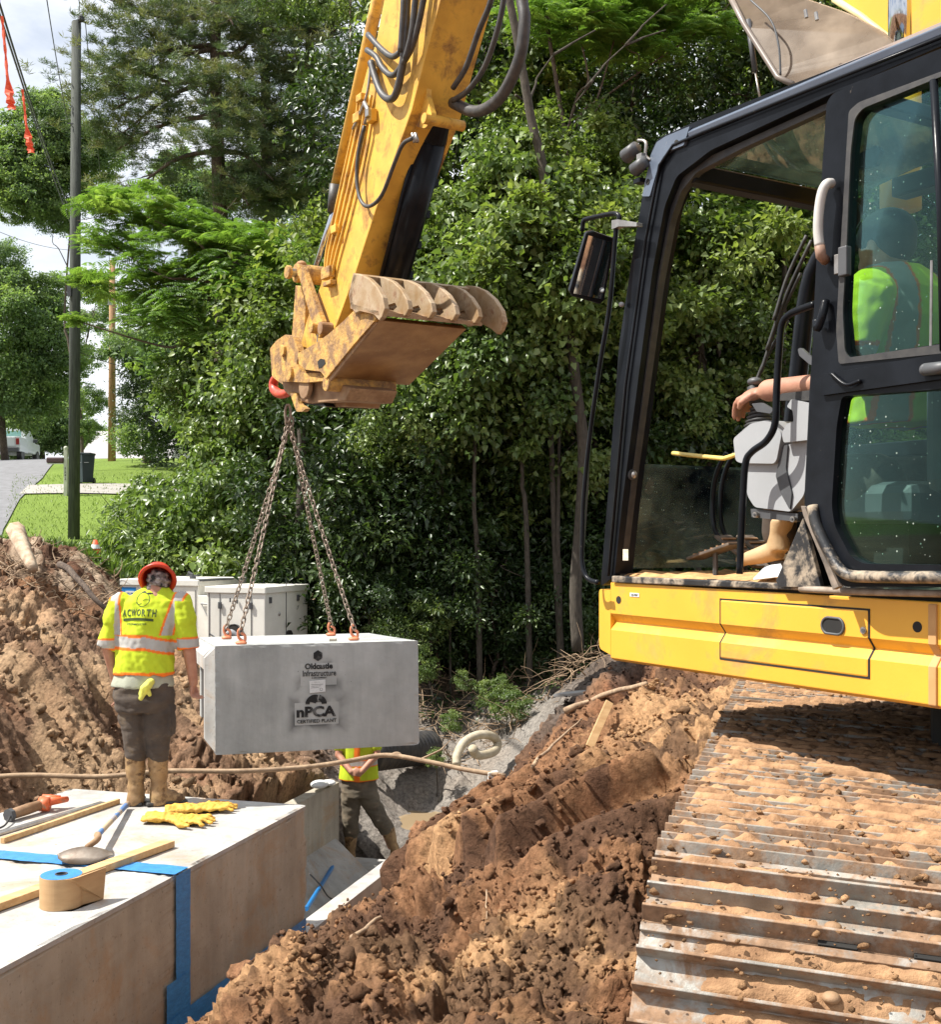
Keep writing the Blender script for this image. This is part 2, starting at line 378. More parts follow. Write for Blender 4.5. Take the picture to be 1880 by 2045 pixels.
# remesh: overlapping closed pieces become one continuous skin
def fused(mb, voxel, smooth=6, off=Vector((0, 0, 0)), wr=None):
    me = mb.mesh('tmp', off); o = bpy.data.objects.new('tmp', me); col.objects.link(o)
    bm = bmesh.new(); bm.from_mesh(me); bmesh.ops.recalc_face_normals(bm, faces=bm.faces); bm.to_mesh(me); bm.free()
    r_ = o.modifiers.new('r', 'REMESH'); r_.mode = 'VOXEL'; r_.voxel_size = voxel; r_.adaptivity = 0
    if smooth:
        q = o.modifiers.new('s', 'SMOOTH'); q.factor = .5; q.iterations = smooth
    dg = bpy.context.evaluated_depsgraph_get(); out = bpy.data.meshes.new_from_object(o.evaluated_get(dg))
    bpy.data.objects.remove(o); bpy.data.meshes.remove(me)
    if wr:
        n = len(out.vertices); co = np.empty(n*3, np.float32); out.vertices.foreach_get('co', co); co = co.reshape(-1, 3)
        no = np.empty(n*3, np.float32); out.vertices.foreach_get('normal', no); no = no.reshape(-1, 3)
        d = np.array([wr(Vector(c)) for c in co]); co = co+no*d[:, None]; out.vertices.foreach_set('co', co.ravel()); out.update()
    return out
def color_mesh(me, fn):
    n = len(me.vertices); co = np.empty(n*3, np.float32); me.vertices.foreach_get('co', co); co = co.reshape(-1, 3)
    no = np.empty(n*3, np.float32); me.vertices.foreach_get('normal', no); no = no.reshape(-1, 3)
    c = fn(co, no); a = me.attributes.new('Col', 'FLOAT_COLOR', 'POINT')
    a.data.foreach_set('color', np.concatenate([c, np.ones((n, 1))], 1).astype(np.float32).ravel())
s = NT('printed_cloth'); a_ = s.attr('Col'); cc_ = s.mix(.6, a_.outputs['Color'], s.ramp(s.noise(9, 7, .6), [(.3, .72), (.7, 1.)]), 'MULTIPLY')
s.bsdf(cc_, .85, 0, s.noise(220, 3), .001, .5, .2); cloth = s.m
def sub(parent, names):
    """hand pieces of a thing down to the part that carries them"""
    th = parent.parent
    for o in [q for q in bpy.data.objects if q.parent is th and q is not parent and any(q.name.split('.')[0] == n for n in names)]: o.parent = parent
def text_mesh(body, size, depth=.0, bold=0., stretch=1.):
    cu = bpy.data.curves.new('t', 'FONT'); cu.body = body; cu.size = size; cu.offset = bold; cu.align_x = 'CENTER'; cu.align_y = 'CENTER'
    cu.extrude = depth; cu.resolution_u = 3; o = bpy.data.objects.new('t', cu); col.objects.link(o)
    dg = bpy.context.evaluated_depsgraph_get(); me = bpy.data.meshes.new_from_object(o.evaluated_get(dg)); bpy.data.objects.remove(o)
    return me
def text_on(name, body, size, c, xdir, ydir, m, parent, bold=0., stretch=1., depth=.001, fitw=0, fith=0):
    me = text_mesh(body, size, depth, bold)
    if fitw:
        xs = [v.co.x for v in me.vertices]; yv = [v.co.y for v in me.vertices]; sx = fitw/(max(xs)-min(xs)); sy = fith/(max(yv)-min(yv)); mx0 = (max(xs)+min(xs))/2; my0 = (max(yv)+min(yv))/2
        for v in me.vertices: v.co.x = (v.co.x-mx0)*sx; v.co.y = (v.co.y-my0)*sy
    z = xdir.cross(ydir); off = origin(parent)
    for v in me.vertices: v.co = Vector(c)+xdir*v.co.x*stretch+ydir*v.co.y+z*v.co.z-off
    me.update(); return link(name, me, m, parent, False)
# ------------------------------------------------------------------ ground
TB = rs.rand(256, 256)
def vn(x, y):
    xi = np.floor(x).astype(int); yi = np.floor(y).astype(int); fx = x-xi; fy = y-yi
    fx = fx*fx*(3-2*fx); fy = fy*fy*(3-2*fy); a = TB[xi & 255, yi & 255]; b = TB[(xi+1) & 255, yi & 255]
    c = TB[xi & 255, (yi+1) & 255]; d = TB[(xi+1) & 255, (yi+1) & 255]
    return (a*(1-fx)+b*fx)*(1-fy)+(c*(1-fx)+d*fx)*fy
def fbm(x, y, o=4, g=.5):
    t = 0; a = 1; n = 0
    for i in range(o): t = t+a*vn(x*2**i+i*17.3, y*2**i+i*9.1); n += a; a *= g
    return t/n
JX = rs.rand(256, 256); JY = rs.rand(256, 256)
def cell(x, y):
    xi = np.floor(x).astype(int); yi = np.floor(y).astype(int); best = np.full(x.shape, 9.); idv = np.zeros(x.shape)
    for i in (-1, 0, 1):
        for j in (-1, 0, 1):
            cx = xi+i; cy = yi+j; d = np.hypot(cx+JX[cx & 255, cy & 255]-x, cy+JY[cx & 255, cy & 255]-y)
            k = d < best; best = np.where(k, d, best); idv = np.where(k, TB[cx & 255, cy & 255], idv)
    return best, idv
CTRL = [ # X, Y, z
 # near spoil heap between the culvert and the machine
 (0, 0, -1.62), (-1.5, 1.5, -1.7), (1.5, 1.0, -1.6), (-.15, 3.9, -1.58), (-.62, 4.1, -1.72), (-1.02, 5.4, -1.94), (-.87, 6.5, -2.30), (-.56, 7.5, -2.27),
 (-.26, 9.0, -2.44), (.24, 10.5, -2.36), (.77, 11.5, -1.86), (1.2, 11.3, -1.28), (.3, 6.5, -1.62), (-.08, 5.0, -1.66), (.85, 7.8, -1.42),
 (1.34, 7.0, -1.05), (.52, 4.8, -1.36), (.44, 3.3, -1.78), (.16, 3.6, -1.52), (1.25, 6.0, -1.05), (.34, 8.4, -1.78), (.9, 9.6, -1.45),
 (1.9, 8.2, -.95), (3, 6, -1.4), (3, 3.5, -1.8), (1.3, 2.6, -1.8), (.60, 4.0, -1.72), (.95, 4.9, -1.5), (2.8, 9, -.95), (4, 12, -1.0), (2.2, 12, -1.15), (.55, 2.2, -1.75),
 # the falling side of the heap towards the channel
 (-1.45, 5.6, -2.6), (-1.25, 6.6, -2.95), (-.95, 7.5, -2.95), (-.62, 9.0, -3.0), (-.15, 10.5, -3.0), (.1, 11.8, -2.9), (-2.4, 4.3, -2.7), (-3, 2.5, -2.4),
 (.2, 13.0, -3.3), (.9, 13.4, -2.9), (1.6, 13.4, -2.2), (2.6, 14, -1.7),
 # trench left of the channel, the cut bank and the left spoil heap
 (-3.2, 9.4, -2.75), (-2.4, 11, -2.65), (-2.0, 12.5, -2.7), (-1.75, 13.6, -2.78), (-2.3, 14.5, -2.6), (-3.0, 12.5, -2.5), (-3.6, 10.6, -2.62),
 (-3.35, 13.6, -2.25), (-4.25, 10.6, -1.9), (-4.6, 10.6, -1.36), (-4.55, 12.2, -1.45), (-5.2, 11.5, -1.2), (-3.9, 12.4, -2.2), (-3.75, 14, -1.75),
 (-4.9, 14, -1.05), (-6, 13, -.9), (-6.6, 17, -.42), (-7.4, 19.5, -.30), (-6.2, 19.5, -.46), (-4.8, 19.0, -1.7), (-5.9, 18, -.75), (-5.0, 17.6, -1.35), (-5.2, 16.4, -1.05), (-4.3, 16.0, -1.6), (-3.9, 18, -1.75),
 (-3.2, 16, -2.1), (-4.9, 9, -1.5), (-5, 6, -1.6), (-4.2, 8, -2.2), (-8.5, 19, -.25), (-9, 14, -.6), (-8, 10, -.9), (-8, 5, -1.2),
 # creek and woodland floor
 (-1.5, 15.2, -3.1), (-.9, 15.2, -3.72), (-.2, 15.2, -3.72), (.1, 16.2, -3.25), (-.9, 17, -3.0), (.4, 17.3, -3.0), (1.0, 16.5, -2.5), (-2.4, 17, -2.5), (-1, 19, -2.3), (1.2, 19, -2.2), (3, 18, -1.9), (2.0, 16.5, -1.7),
 (-3, 20, -1.9), (0, 23, -2.0), (4, 23, -1.9), (8, 20, -1.5), (8, 12, -1.0), (-4, 23, -1.3),
 (-6, 26, -.9), (0, 30, -1.6), (8, 30, -1.4), (14, 22, -1.2),
 # lawn and the rising road
 (-10.2, 31, -.22), (-6, 31, -.5), (-13, 32, .05), (-13, 36, .75), (-10, 40, 1.35), (-8, 46, 2.1), (-15, 52, 3.0), (-10, 52, 2.9), (-14, 44, 2.0), (-20, 60, 3.55),
 (-26, 68, 3.95), (-12, 68, 3.9), (-20, 40, 1.2), (-20, 30, -.1), (0, 45, .6), (10, 45, .2), (0, 68, 3.0), (20, 60, 1), (-12, 24, -.25), (-18, 20, -.4), (25, 35, -.8), (-30, 45, 1.5), (12, 5, -1.3), (-16, 5, -1)]
CT = np.array(CTRL)
def tps():
    n = len(CT); d = np.hypot(CT[:, None, 0]-CT[None, :, 0], CT[:, None, 1]-CT[None, :, 1]); K = np.where(d > 0, d*d*np.log(d+1e-9), 0)+np.eye(n)*.15
    Pm = np.concatenate([np.ones((n, 1)), CT[:, :2]], 1); A = np.zeros((n+3, n+3)); A[:n, :n] = K; A[:n, n:] = Pm; A[n:, :n] = Pm.T
    return np.linalg.solve(A, np.concatenate([CT[:, 2], np.zeros(3)]))
TW = tps()
def base_h(x, y):
    sh = x.shape; x = x.ravel(); y = y.ravel(); out = np.empty(len(x)); n = len(CT)
    for i in range(0, len(x), 40000):
        a = x[i:i+40000]; b = y[i:i+40000]; d = np.hypot(a[:, None]-CT[None, :, 0], b[:, None]-CT[None, :, 1])
        out[i:i+40000] = (d*d*np.log(d+1e-9))@TW[:n]+TW[n]+TW[n+1]*a+TW[n+2]*b
    return out.reshape(sh)
AX = Vector((.282, .959, 0)).normalized(); AN = Vector((AX.y, -AX.x, 0))     # culvert axis and its right hand normal
CR = Vector((-1.163, 8.51, 0))                                                # far right corner of the set lid
def smooth(a, b, t): t = np.clip((t-a)/(b-a), 0, 1); return t*t*(3-2*t)
def height(x, y, detail=True):
    h = base_h(x, y)
    cs = (x-CR.x)*AN.x+(y-CR.y)*AN.y; cl = (x-CR.x)*AX.x+(y-CR.y)*AX.y       # across / along the culvert
    soil = 1-smooth(24, 28, y)
    wet = smooth(13.9, 14.6, y)*(1-smooth(17, 18, y))*smooth(-2.2, -1.5, x)*(1-smooth(1., 1.8, x))
    if detail:
        h0 = h; x0, y0 = x, y; x = x+.8*h; y = y-.6*h
        wx = x+.25*(fbm(x*1.3, y*1.3, 3)-.5)+.10*(fbm(x*9, y*9, 3, .6)-.5); wy = y+.25*(fbm(x*1.3+40, y*1.3+7, 3)-.5)+.10*(fbm(x*9+20, y*9+4, 3, .6)-.5)
        big = (fbm(wx*1.1, wy*1.1, 3)-.5)*.34
        c1, i1 = cell(wx*2.6, wy*2.6); c2, i2 = cell(wx*7+3, wy*7+1); c3, i3 = cell(wx*17+5, wy*17)
        m = fbm(wx*.9+11, wy*.9+5, 2); k = smooth(.36, .6, m)
        lump = np.sqrt(np.clip(1-c1*c1*1.6, 0, 1))*.13*(.3+i1)*k+np.sqrt(np.clip(1-c2*c2*1.8, 0, 1))*.062*(.25+i2)*(.35+.65*k)+np.sqrt(np.clip(1-c3*c3*1.9, 0, 1))*.040*(.2+i3)*1.3-.21*smooth(.58, .72, fbm(x*3+60, y*3+9, 4, .55))
        fine = (fbm(x*20, y*20, 4, .7)-.5)*.085
        amp = soil*(1-.45*wet)*(.45+.55*smooth(.3, 1.2, np.hypot(x-.35, y-2.3)))
        far = 1-smooth(15, 24, y)*.5
        bk = smooth(-5.3, -4.8, x)*(1-smooth(-3.6, -3.2, x))*smooth(9, 9.6, y)*(1-smooth(13.2, 14, y)); x, y = x0, y0; d_ = big+lump+fine-.11
        lf = 1+.9*smooth(-1.8, -2.6, x)*0+.8*(1-smooth(-2.8, -2.0, x))*smooth(9, 10, y); h = h+amp*far*lf*(1-.35*bk)*d_
        # grouser prints pressed into the heap
        gx = (x-.26)*.93+(y-6.35)*.36; gy = -(x-.26)*.36+(y-6.35)*.93
        pm_ = (1-smooth(1.05, 1.25, np.abs(gy)))*(1-smooth(.36, .50, np.abs(gx)+.1*(fbm(x*3, y*3, 2)-.5)))
        pr = ((gy+.10*gx*gx)/.44) % 1; h = h*(1-pm_)+(base_h(x, y)-.02+pm_*(smooth(0, .16, pr)*(1-pr*.95)*.30)+(fbm(x*14, y*14, 3)-.5)*.05)*pm_
        # bucket scrapes on the cut bank
        bank = smooth(-5.0, -4.6, x)*(1-smooth(-3.6, -3.3, x))*smooth(9, 9.6, y)*(1-smooth(13.2, 14, y))
        sc = (fbm((y+x*.5)*4.2, (x-y*.2)*.8, 4, .6)-.5); h = h+bank*sc*.50
    # dug out for the channel and the lids
    inside = smooth(-2.12, -1.98, cs)*(1-smooth(.06, .16, cs))*(1-smooth(5.6, 5.9, cl))
    h = h*(1-inside)+np.minimum(h, -4.05)*inside
    return h
def zone_color(x, y):
    n1 = fbm(x*1.1+3, y*1.1, 4); n2 = fbm(x*4+9, y*4, 4); n3 = fbm(x*.6+30, y*.6+8, 3)
    tan = np.array([.50, .295, .15]); red = np.array([.26, .10, .048]); dark = np.array([.085, .047, .032]); mid = np.array([.28, .145, .075]); grey = np.array([.26, .235, .205]); pale = np.array([.50, .38, .27])
    def L(a, b, t): return a+(b-a)*t[..., None]
    c = L(np.broadcast_to(mid, x.shape+(3,)), tan, smooth(.46, .66, n1)); c = L(c, red, smooth(.50, .64, n3)*.8); c = L(c, dark, smooth(.45, .57, n2)*.75)
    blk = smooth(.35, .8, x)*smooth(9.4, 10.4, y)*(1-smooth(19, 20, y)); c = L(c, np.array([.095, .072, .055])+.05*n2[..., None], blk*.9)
    wet = smooth(13.0, 14.2, y)*smooth(-2.4, -1.2, x)*(1-smooth(.9, 1.7, x)); c = L(c, grey*.95+.05*n2[..., None], wet*.92)
    lh = smooth(15.5, 17.5, y)*(1-smooth(-3.2, -2.4, x)); c = L(c, L(np.broadcast_to(dark*1.3, x.shape+(3,)), pale, smooth(.42, .6, n2)), lh*.8)
    tr = smooth(9, 10, y)*(1-smooth(15, 16, y))*(1-smooth(-2.2, -1.6, x)); c = L(c, L(np.broadcast_to(np.array([.24, .15, .095]), x.shape+(3,)), np.array([.44, .30, .18]), smooth(.45, .6, n1)), tr*.75)
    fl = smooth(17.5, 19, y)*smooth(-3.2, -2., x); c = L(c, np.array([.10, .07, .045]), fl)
    lawn = smooth(20.2, 21.5, y)*(1-smooth(-6.6, -5.6, x)); lawn = np.maximum(lawn, smooth(25, 28, y))
    g = np.array([.18, .26, .05])*(.75+.5*fbm(x*.5, y*.5, 3)[..., None]); c = L(c, g, lawn)
    sh = smooth(27.5, 30.5, x*0+y)*0
    return c
def grid_mesh(name, X, Yv, Z, C):
    r_, c_ = X.shape; v = np.stack([X, Yv, Z], -1).reshape(-1, 3); i = np.arange(r_*c_).reshape(r_, c_)
    f = np.stack([i[:-1, :-1], i[:-1, 1:], i[1:, 1:], i[1:, :-1]], -1).reshape(-1, 4)
    cc = np.concatenate([C.reshape(-1, 3), np.ones((r_*c_, 1))], 1)
    return np_mesh(name, v, f, [('Col', 'POINT', 'FLOAT_COLOR', cc)])
s = NT('earth_and_grass'); a_ = s.attr('Col')
n1_ = s.ramp(s.noise(22, 8, .7), [(.30, .30), (.48, .85), (.70, 1.35)]); cc_ = s.mix(1., a_.outputs['Color'], n1_, 'MULTIPLY')
s.bsdf(cc_, .95, 0, s.noise(28, 10, .75), .035, .9, .15); earth = s.m
tx = np.arange(-.50, .505, .0017); ys = 1.1*np.exp(np.arange(0, math.log(27/1.1), .0035))
YY, TT = np.meshgrid(ys, tx, indexing='ij'); XX = TT*(YY+.8)
ZZ = height(XX, YY); ZB = base_h(XX, YY); e_ = .05; GXs = (base_h(XX+e_, YY)-ZB)/e_; GYs = (base_h(XX, YY+e_)-ZB)/e_
nd_ = np.where(ZZ > -3.95, (ZZ-ZB), 0); nl = 1+GXs**2+GYs**2; kk = nd_/nl; nearc = (ZZ > -3.95)*1.0      # relief pushed out along the slope's normal, not straight up
XX = XX-GXs*kk*nearc; YY = YY-GYs*kk*nearc; ZZ = np.where(ZZ > -3.95, ZB+kk, ZZ)
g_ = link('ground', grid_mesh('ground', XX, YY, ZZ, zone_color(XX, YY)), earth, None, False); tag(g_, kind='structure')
# the wider ground out to the hills, a hand lower under the dug site
gx_ = np.concatenate([np.linspace(-400, -62, 12), np.linspace(-60, 60, 161), np.linspace(62, 400, 12)]); gy_ = np.concatenate([np.linspace(-60, 0, 20), np.linspace(.7, 80, 140), np.linspace(84, 600, 24)])
GY, GX = np.meshgrid(gy_, gx_, indexing='ij')
hz = base_h(np.clip(GX, -30, 25), np.clip(GY, -2, 68)); hz = np.where(GY > 68, hz-(GY-68)*.06, hz)
infan = (np.abs(GX/(GY+.8)) < .485)*(GY > 1.3)*(GY < 26.5)
cs_ = (GX-CR.x)*AN.x+(GY-CR.y)*AN.y
hz = hz-np.where(infan, .5, .02)-np.where(infan & (GY < 17.5), 2.2, 0)
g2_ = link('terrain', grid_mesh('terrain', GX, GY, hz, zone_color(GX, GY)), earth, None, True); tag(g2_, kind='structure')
def gz(x, y, detail=False): return float(height(np.array([float(x)]), np.array([float(y)]), detail)[0])
def gz2(x, y):  # bare tps level, for things on the lawn
    return float(base_h(np.array([float(x)]), np.array([float(y)]))[0])-.02
# loose clods (past counting) over the heaps
def clod_proto(seed, n=2):
    bm = bmesh.new(); bmesh.ops.create_icosphere(bm, subdivisions=n, radius=1.); 
    for v in bm.verts:
        q = v.co*1.3+Vector((seed*7.1, 0, 0)); v.co *= .55+.8*abs(mnoise.noise(q*1.2))+.55*mnoise.noise(q*3.5); v.co.x *= 1.25
        v.co.z *= .8
    bm.verts.ensure_lookup_table(); vv = np.array([v.co[:] for v in bm.verts]); ff = np.array([[x.index for x in f.verts] for f in bm.faces]); bm.free(); return vv, ff
PRO = [clod_proto(i) for i in range(8)]; PRO1 = [clod_proto(i+20, 1) for i in range(6)]
def scatter_clods(name, n, region, smin, smax, protos, label_kind='stuff', power=2.6):
    vs_, fs_, k = [], [], 0
    pts = np.array([region() for i in range(n)]); z = height(pts[:, 0], pts[:, 1]); cs = (pts[:, 0]-CR.x)*AN.x+(pts[:, 1]-CR.y)*AN.y; cl = (pts[:, 0]-CR.x)*AX.x+(pts[:, 1]-CR.y)*AX.y
    mk = ~((cs > -2.2) & (cs < .22) & (cl < 6)); dens = fbm(pts[:, 0]*1.6, pts[:, 1]*1.6, 3) > .42; mk &= dens | (rs.rand(len(pts)) < .25)
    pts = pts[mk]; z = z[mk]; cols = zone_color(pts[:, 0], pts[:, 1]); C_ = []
    for i in range(len(pts)):
        v, f = protos[i % len(protos)]; sz = smin+(smax-smin)*rs.rand()**power; a = rs.rand()*6.28; t = rs.rand()*6.28
        Rm = np.array(Matrix.Rotation(a, 3, 'Z')@Matrix.Rotation(t, 3, 'X')); q = (v*sz)@Rm.T+[pts[i, 0], pts[i, 1], z[i]+sz*.25]
        vs_.append(q); fs_.append(f+k); k += len(v); C_.append(np.repeat((cols[i]*(.75+.5*rs.rand()))[None], len(v), 0))
    C_ = np.concatenate(C_); me = np_mesh(name, np.concatenate(vs_), np.concatenate(fs_), [('Col', 'POINT', 'FLOAT_COLOR', np.concatenate([C_, np.ones((len(C_), 1))], 1))])
    o = link(name, me, earth, None, False); tag(o, kind='stuff'); return o
def reg_heap():
    y = 2.6+9*rs.rand()**1.1; t = -.3+.62*rs.rand(); return t*y, y
def reg_left():
    y = 9.5+10*rs.rand(); t = -.42+.32*rs.rand(); return t*y, y
o = scatter_clods('soil_clods', 2600, reg_heap, .008, .045, PRO, power=4); tag(o, 'loose brown clay clods covering the spoil heap beside the culvert', 'soil clods')
o = scatter_clods('soil_clods', 4200, reg_left, .012, .07, PRO1, power=2.6); tag(o, 'loose clods and crumbs on the left spoil heap and trench floor', 'soil clods')
o = scatter_clods('soil_crumbs', 36000, reg_heap, .004, .020, PRO1, power=2.2); tag(o, 'fine crumbs of clay all over the spoil heap beside the culvert', 'soil crumbs')
# road, drive
def strip(name, pts, m, lift, kind='structure', lab=None):
    """pts: list of (left xy, right xy) cross sections draped over the ground"""
    rows = []
    n = 10
    for (a, b) in pts: rows.append([(a[0]+(b[0]-a[0])*i/n, a[1]+(b[1]-a[1])*i/n) for i in range(n+1)])
    fine = []
    for i in range(len(rows)-1):
        for k in range(14):
            t = k/14; fine.append([((1-t)*p[0]+t*q[0], (1-t)*p[1]+t*q[1]) for p, q in zip(rows[i], rows[i+1])])
    fine.append(rows[-1]); A = np.array(fine); x = A[..., 0]; y = A[..., 1]
    h = base_h(np.clip(x, -30, 25), np.clip(y, -2, 68)); h = np.where(y > 68, h-(y-68)*.06, h)+lift
    C_ = np.zeros(x.shape+(3,))+.5
    o = link(name, grid_mesh(name, x, y, h, C_), m, None, True); tag(o, kind=kind); return o
RE = [(-10.5, 25), (-11.4, 29), (-12.45, 32), (-13.9, 37), (-15.35, 43), (-17.4, 50), (-20.1, 60), (-23, 68), (-27, 82)]
strip('road', [((x-6.4, y-1.2), (x, y)) for x, y in RE], roadm, .015)
strip('driveway', [((-14.95, 40.6), (-14.35, 38.2)), ((-8, 41.0), (-8, 38.6)), ((0, 42), (0, 39.5))], drivem, .025)
# puddle in the creek bed
pw = MB(); ring = [Vector((-.75+1.0*math.cos(a)*(1+.15*math.sin(3*a)), 15.1+.75*math.sin(a)*(1+.2*math.cos(2*a)), -3.66)) for a in np.linspace(0, 6.28, 28)[:-1]]
pw.add(ring, [tuple(range(len(ring)))]); o = pw.build('puddle', waterm); tag(o, kind='structure')
# ------------------------------------------------------------------ culvert: set lids on a U channel
TOPZ = -1.95; SEAM = -2.865
def CU(cs, cl, z): return Vector((CR.x, CR.y, 0))+AN*cs+AX*cl+Vector((0, 0, z))
def rough_box(name, m, parent, c0, c1, z0, z1, l0, l1, div=.05, chip=.006, tilt=None):
    """a cast concrete box with slightly ragged arrises"""
    bm = bmesh.new(); bmesh.ops.create_cube(bm, size=1.)
    bmesh.ops.subdivide_edges(bm, edges=bm.edges[:], cuts=1)
    bm.free(); mb = MB(); mb.box(CU((c0+c1)/2, (l0+l1)/2, (z0+z1)/2), ((c1-c0)/2, (l1-l0)/2, (z1-z0)/2), (AN, AX, W))
    return mb.build(name, m, parent, bevel=chip)
def chipped(o, cuts=40, amp=.012, seed=0):
    """subdivide a box and nibble its edges"""
    me = o.data; bm = bmesh.new(); bm.from_mesh(me); bmesh.ops.subdivide_edges(bm, edges=bm.edges[:], cuts=cuts, use_grid_fill=True)
    lo = [min(v.co[i] for v in bm.verts) for i in range(3)]
    for v in bm.verts:
        sharp = False
        ns = {tuple(round(q, 1) for q in f.normal) for f in v.link_faces}
        n_ = mnoise.noise(v.co*9+Vector((seed, 0, 0)))+.6*mnoise.noise(v.co*31)
        if len(ns) > 1:
            nn = Vector((0, 0, 0))
            for t in ns: nn += Vector(t)
            v.co -= nn.normalized()*amp*max(0, .35+n_*1.5)
        else:
            v.co += Vector(list(ns)[0])*.0015*n_
    bm.to_mesh(me); bm.free(); me.update(); o.modifiers.clear(); return o
lid = thing('culvert_section', CU(-.96, -3.0, SEAM), 'weathered concrete lid with tools on its flat top and blue tape over the joint', 'culvert section')
for (l0, l1) in ((-1.745, 0), (-8.2, -1.755)):
    o = rough_box('concrete_section', conc_side, lid, -1.92, 0, SEAM, TOPZ-.02, l0, l1); chipped(o, 30, .014, l0)
    o = rough_box('top_face', conc_top, lid, -1.925, .004, TOPZ-.026, TOPZ, l0, l1); chipped(o, 60, .020, l0+3)
# joint tape: a strip over the top and down the side, one along the foot seam
tp = thing('joint_tape', CU(.02, -1.75, SEAM), 'blue waterproof tape over the lid joint, down its side and along the foot seam', 'tape')
def wavy(mb, a, b, wv, nrm, n=30, amp=.004):
    a = Vector(a); b = Vector(b); vs_ = []; fs_ = []
    for i in range(n+1):
        for j in range(5):
            t = i/n; q = j/4; p = a.lerp(b, t)+wv*(q-.5)+nrm*(.006+amp*(mnoise.noise(Vector((t*20, q*3, 1)))+.5)); vs_.append(p)
    for i in range(n):
        for j in range(4): k = i*5+j; fs_.append((k, k+1, k+6, k+5))
    mb.add(vs_, fs_)
mb = MB(); wavy(mb, CU(-1.92, -1.73, TOPZ), CU(.005, -1.73, TOPZ), AX*.16, W, 60); mb.build('tape_strip', tapeb, tp, smooth=True)
mb = MB(); wavy(mb, CU(.006, -1.73, TOPZ), CU(.006, -1.73, SEAM-.1), AX*.16, AN); mb.build('tape_strip', tapeb, tp, smooth=True)
mb = MB(); wavy(mb, CU(.012, -1.80, TOPZ-.58), CU(.012, -1.80, SEAM-.1), AX*.24, AN); mb.build('tape_strip', tapeb, tp, smooth=True)
mb = MB(); wavy(mb, CU(.014, -.06, SEAM+.06), CU(.014, -2.7, SEAM+.05), W*.16, AN, 50, .008); mb.build('tape_strip', tapeb, tp, smooth=True)
ch = thing('culvert_channel', CU(-.96, 0, -3.98), 'pale concrete U channel open ahead of the set lid, with fillets and a flat floor', 'culvert channel')
o = rough_box('floor', conc_top, ch, -1.92, 0, -3.98, -3.85, -7, 5.35); o = rough_box('wall', conc_side, ch, -1.92, -1.77, -3.85, SEAM-.002, -7, 4.85, chip=.01)
for (l0, l1) in ((-7, 2.45), (2.47, 5.6)):
    o = rough_box('wall', conc_top, ch, -.15, 0, -3.85, SEAM-.002, l0, l1); chipped(o, 12, .012, l0)
for sg, c0 in ((1, -1.77), (-1, -.15)):
    mb = MB(); mb.prism([CU(c0, -7, -3.85), CU(c0+sg*.42 if sg > 0 else c0-.28, -7, -3.85), CU(c0, -7, -3.48 if sg > 0 else -3.6)], AX*11.75); mb.build('fillet', conc_top, ch)
o = rough_box('footing_block', conc_side, None, .03, .30, -3.6, -2.90, -1.1, .05, chip=.01); tag(o, 'short concrete block standing beside the foot of the lid', 'concrete block')
# blue handled shovel in the channel, cable
mb = MB().cyl(P(612, 1815, 11.2), P(668, 1725, 13.2), .022, 10); 
o = thing('channel_shovel', P(612, 1815, 11.2), 'blue handled tool lying on the channel floor behind the lid', 'shovel'); mb.build('handle', bluep, o)
MB().cyl(P(668, 1725, 13.2), P(680, 1708, 13.5), .03, 8).build('grip', dgrey, o)
mb = MB().tube(bez([P(618, 1745, 11.6), P(640, 1768, 11.9), P(655, 1790, 12.2), P(672, 1800, 12.3)]), .008, 5); o = mb.build('cable', rubber); tag(o, 'thin black cable lying in the channel', 'cable')
mb = MB().ell(P(638, 1566, 13.2), (.10, .14, .04)).ell(P(655, 1563, 13.4), (.09, .10, .03)); o = mb.build('rag', paper, smooth=True); tag(o, 'crumpled pale rag lying on the channel wall top', 'rag')

# ------------------------------------------------------------------ hanging lid on its chains
HY_ = R(16); BX = Vector((math.cos(HY_), math.sin(HY_), 0)); 
BY = Vector((-math.sin(HY_), math.cos(HY_), -.052)).normalized(); BZ = BX.cross(BY).normalized()
FL = P(429, 1290, 10.7); BW = 1.86; BH = .965; BD = 2.32
def HB(x, y, z): return FL+BX*x+BY*y+BZ*z      # z negative = down from the top face
halo = [(tuple(HB(.925, 0, -.28)-HB(BW/2, BD/2, -BH)), tuple(BX), .165, .10, .10, .8), (tuple(HB(.905, 0, -.635)-HB(BW/2, BD/2, -BH)), tuple(BX), .20, .10, .11, .9)]
conc_new = concmat('new_precast_concrete', (.50, .51, .49), (.36, .37, .355), False, halo)
hl = thing('hanging_concrete_section', HB(BW/2, BD/2, -BH), 'new grey precast concrete lid hanging level from four chains, stencilled in black', 'concrete lid')
T = .17
mb = MB().prism([HB(0, 0, 0), HB(0, 0, -BH), HB(BW, 0, -BH), HB(BW, 0, 0)], BY*T); chipped(mb.build('front_wall', conc_new, hl, bevel=.012), 36, .008, 2)
mb = MB().prism([HB(0, BD, 0), HB(0, BD, -BH+.12), HB(BW, BD, -BH+.12), HB(BW, BD, 0)], -BY*T); mb.build('rear_wall', conc_new, hl, bevel=.012)
mb = MB().prism([HB(.002, T-.03, -.002), HB(.002, T-.03, -.24), HB(BW-.002, T-.03, -.24), HB(BW-.002, T-.03, -.002)], BY*(BD-2*T+.06)); mb.build('top_slab', conc_new, hl)
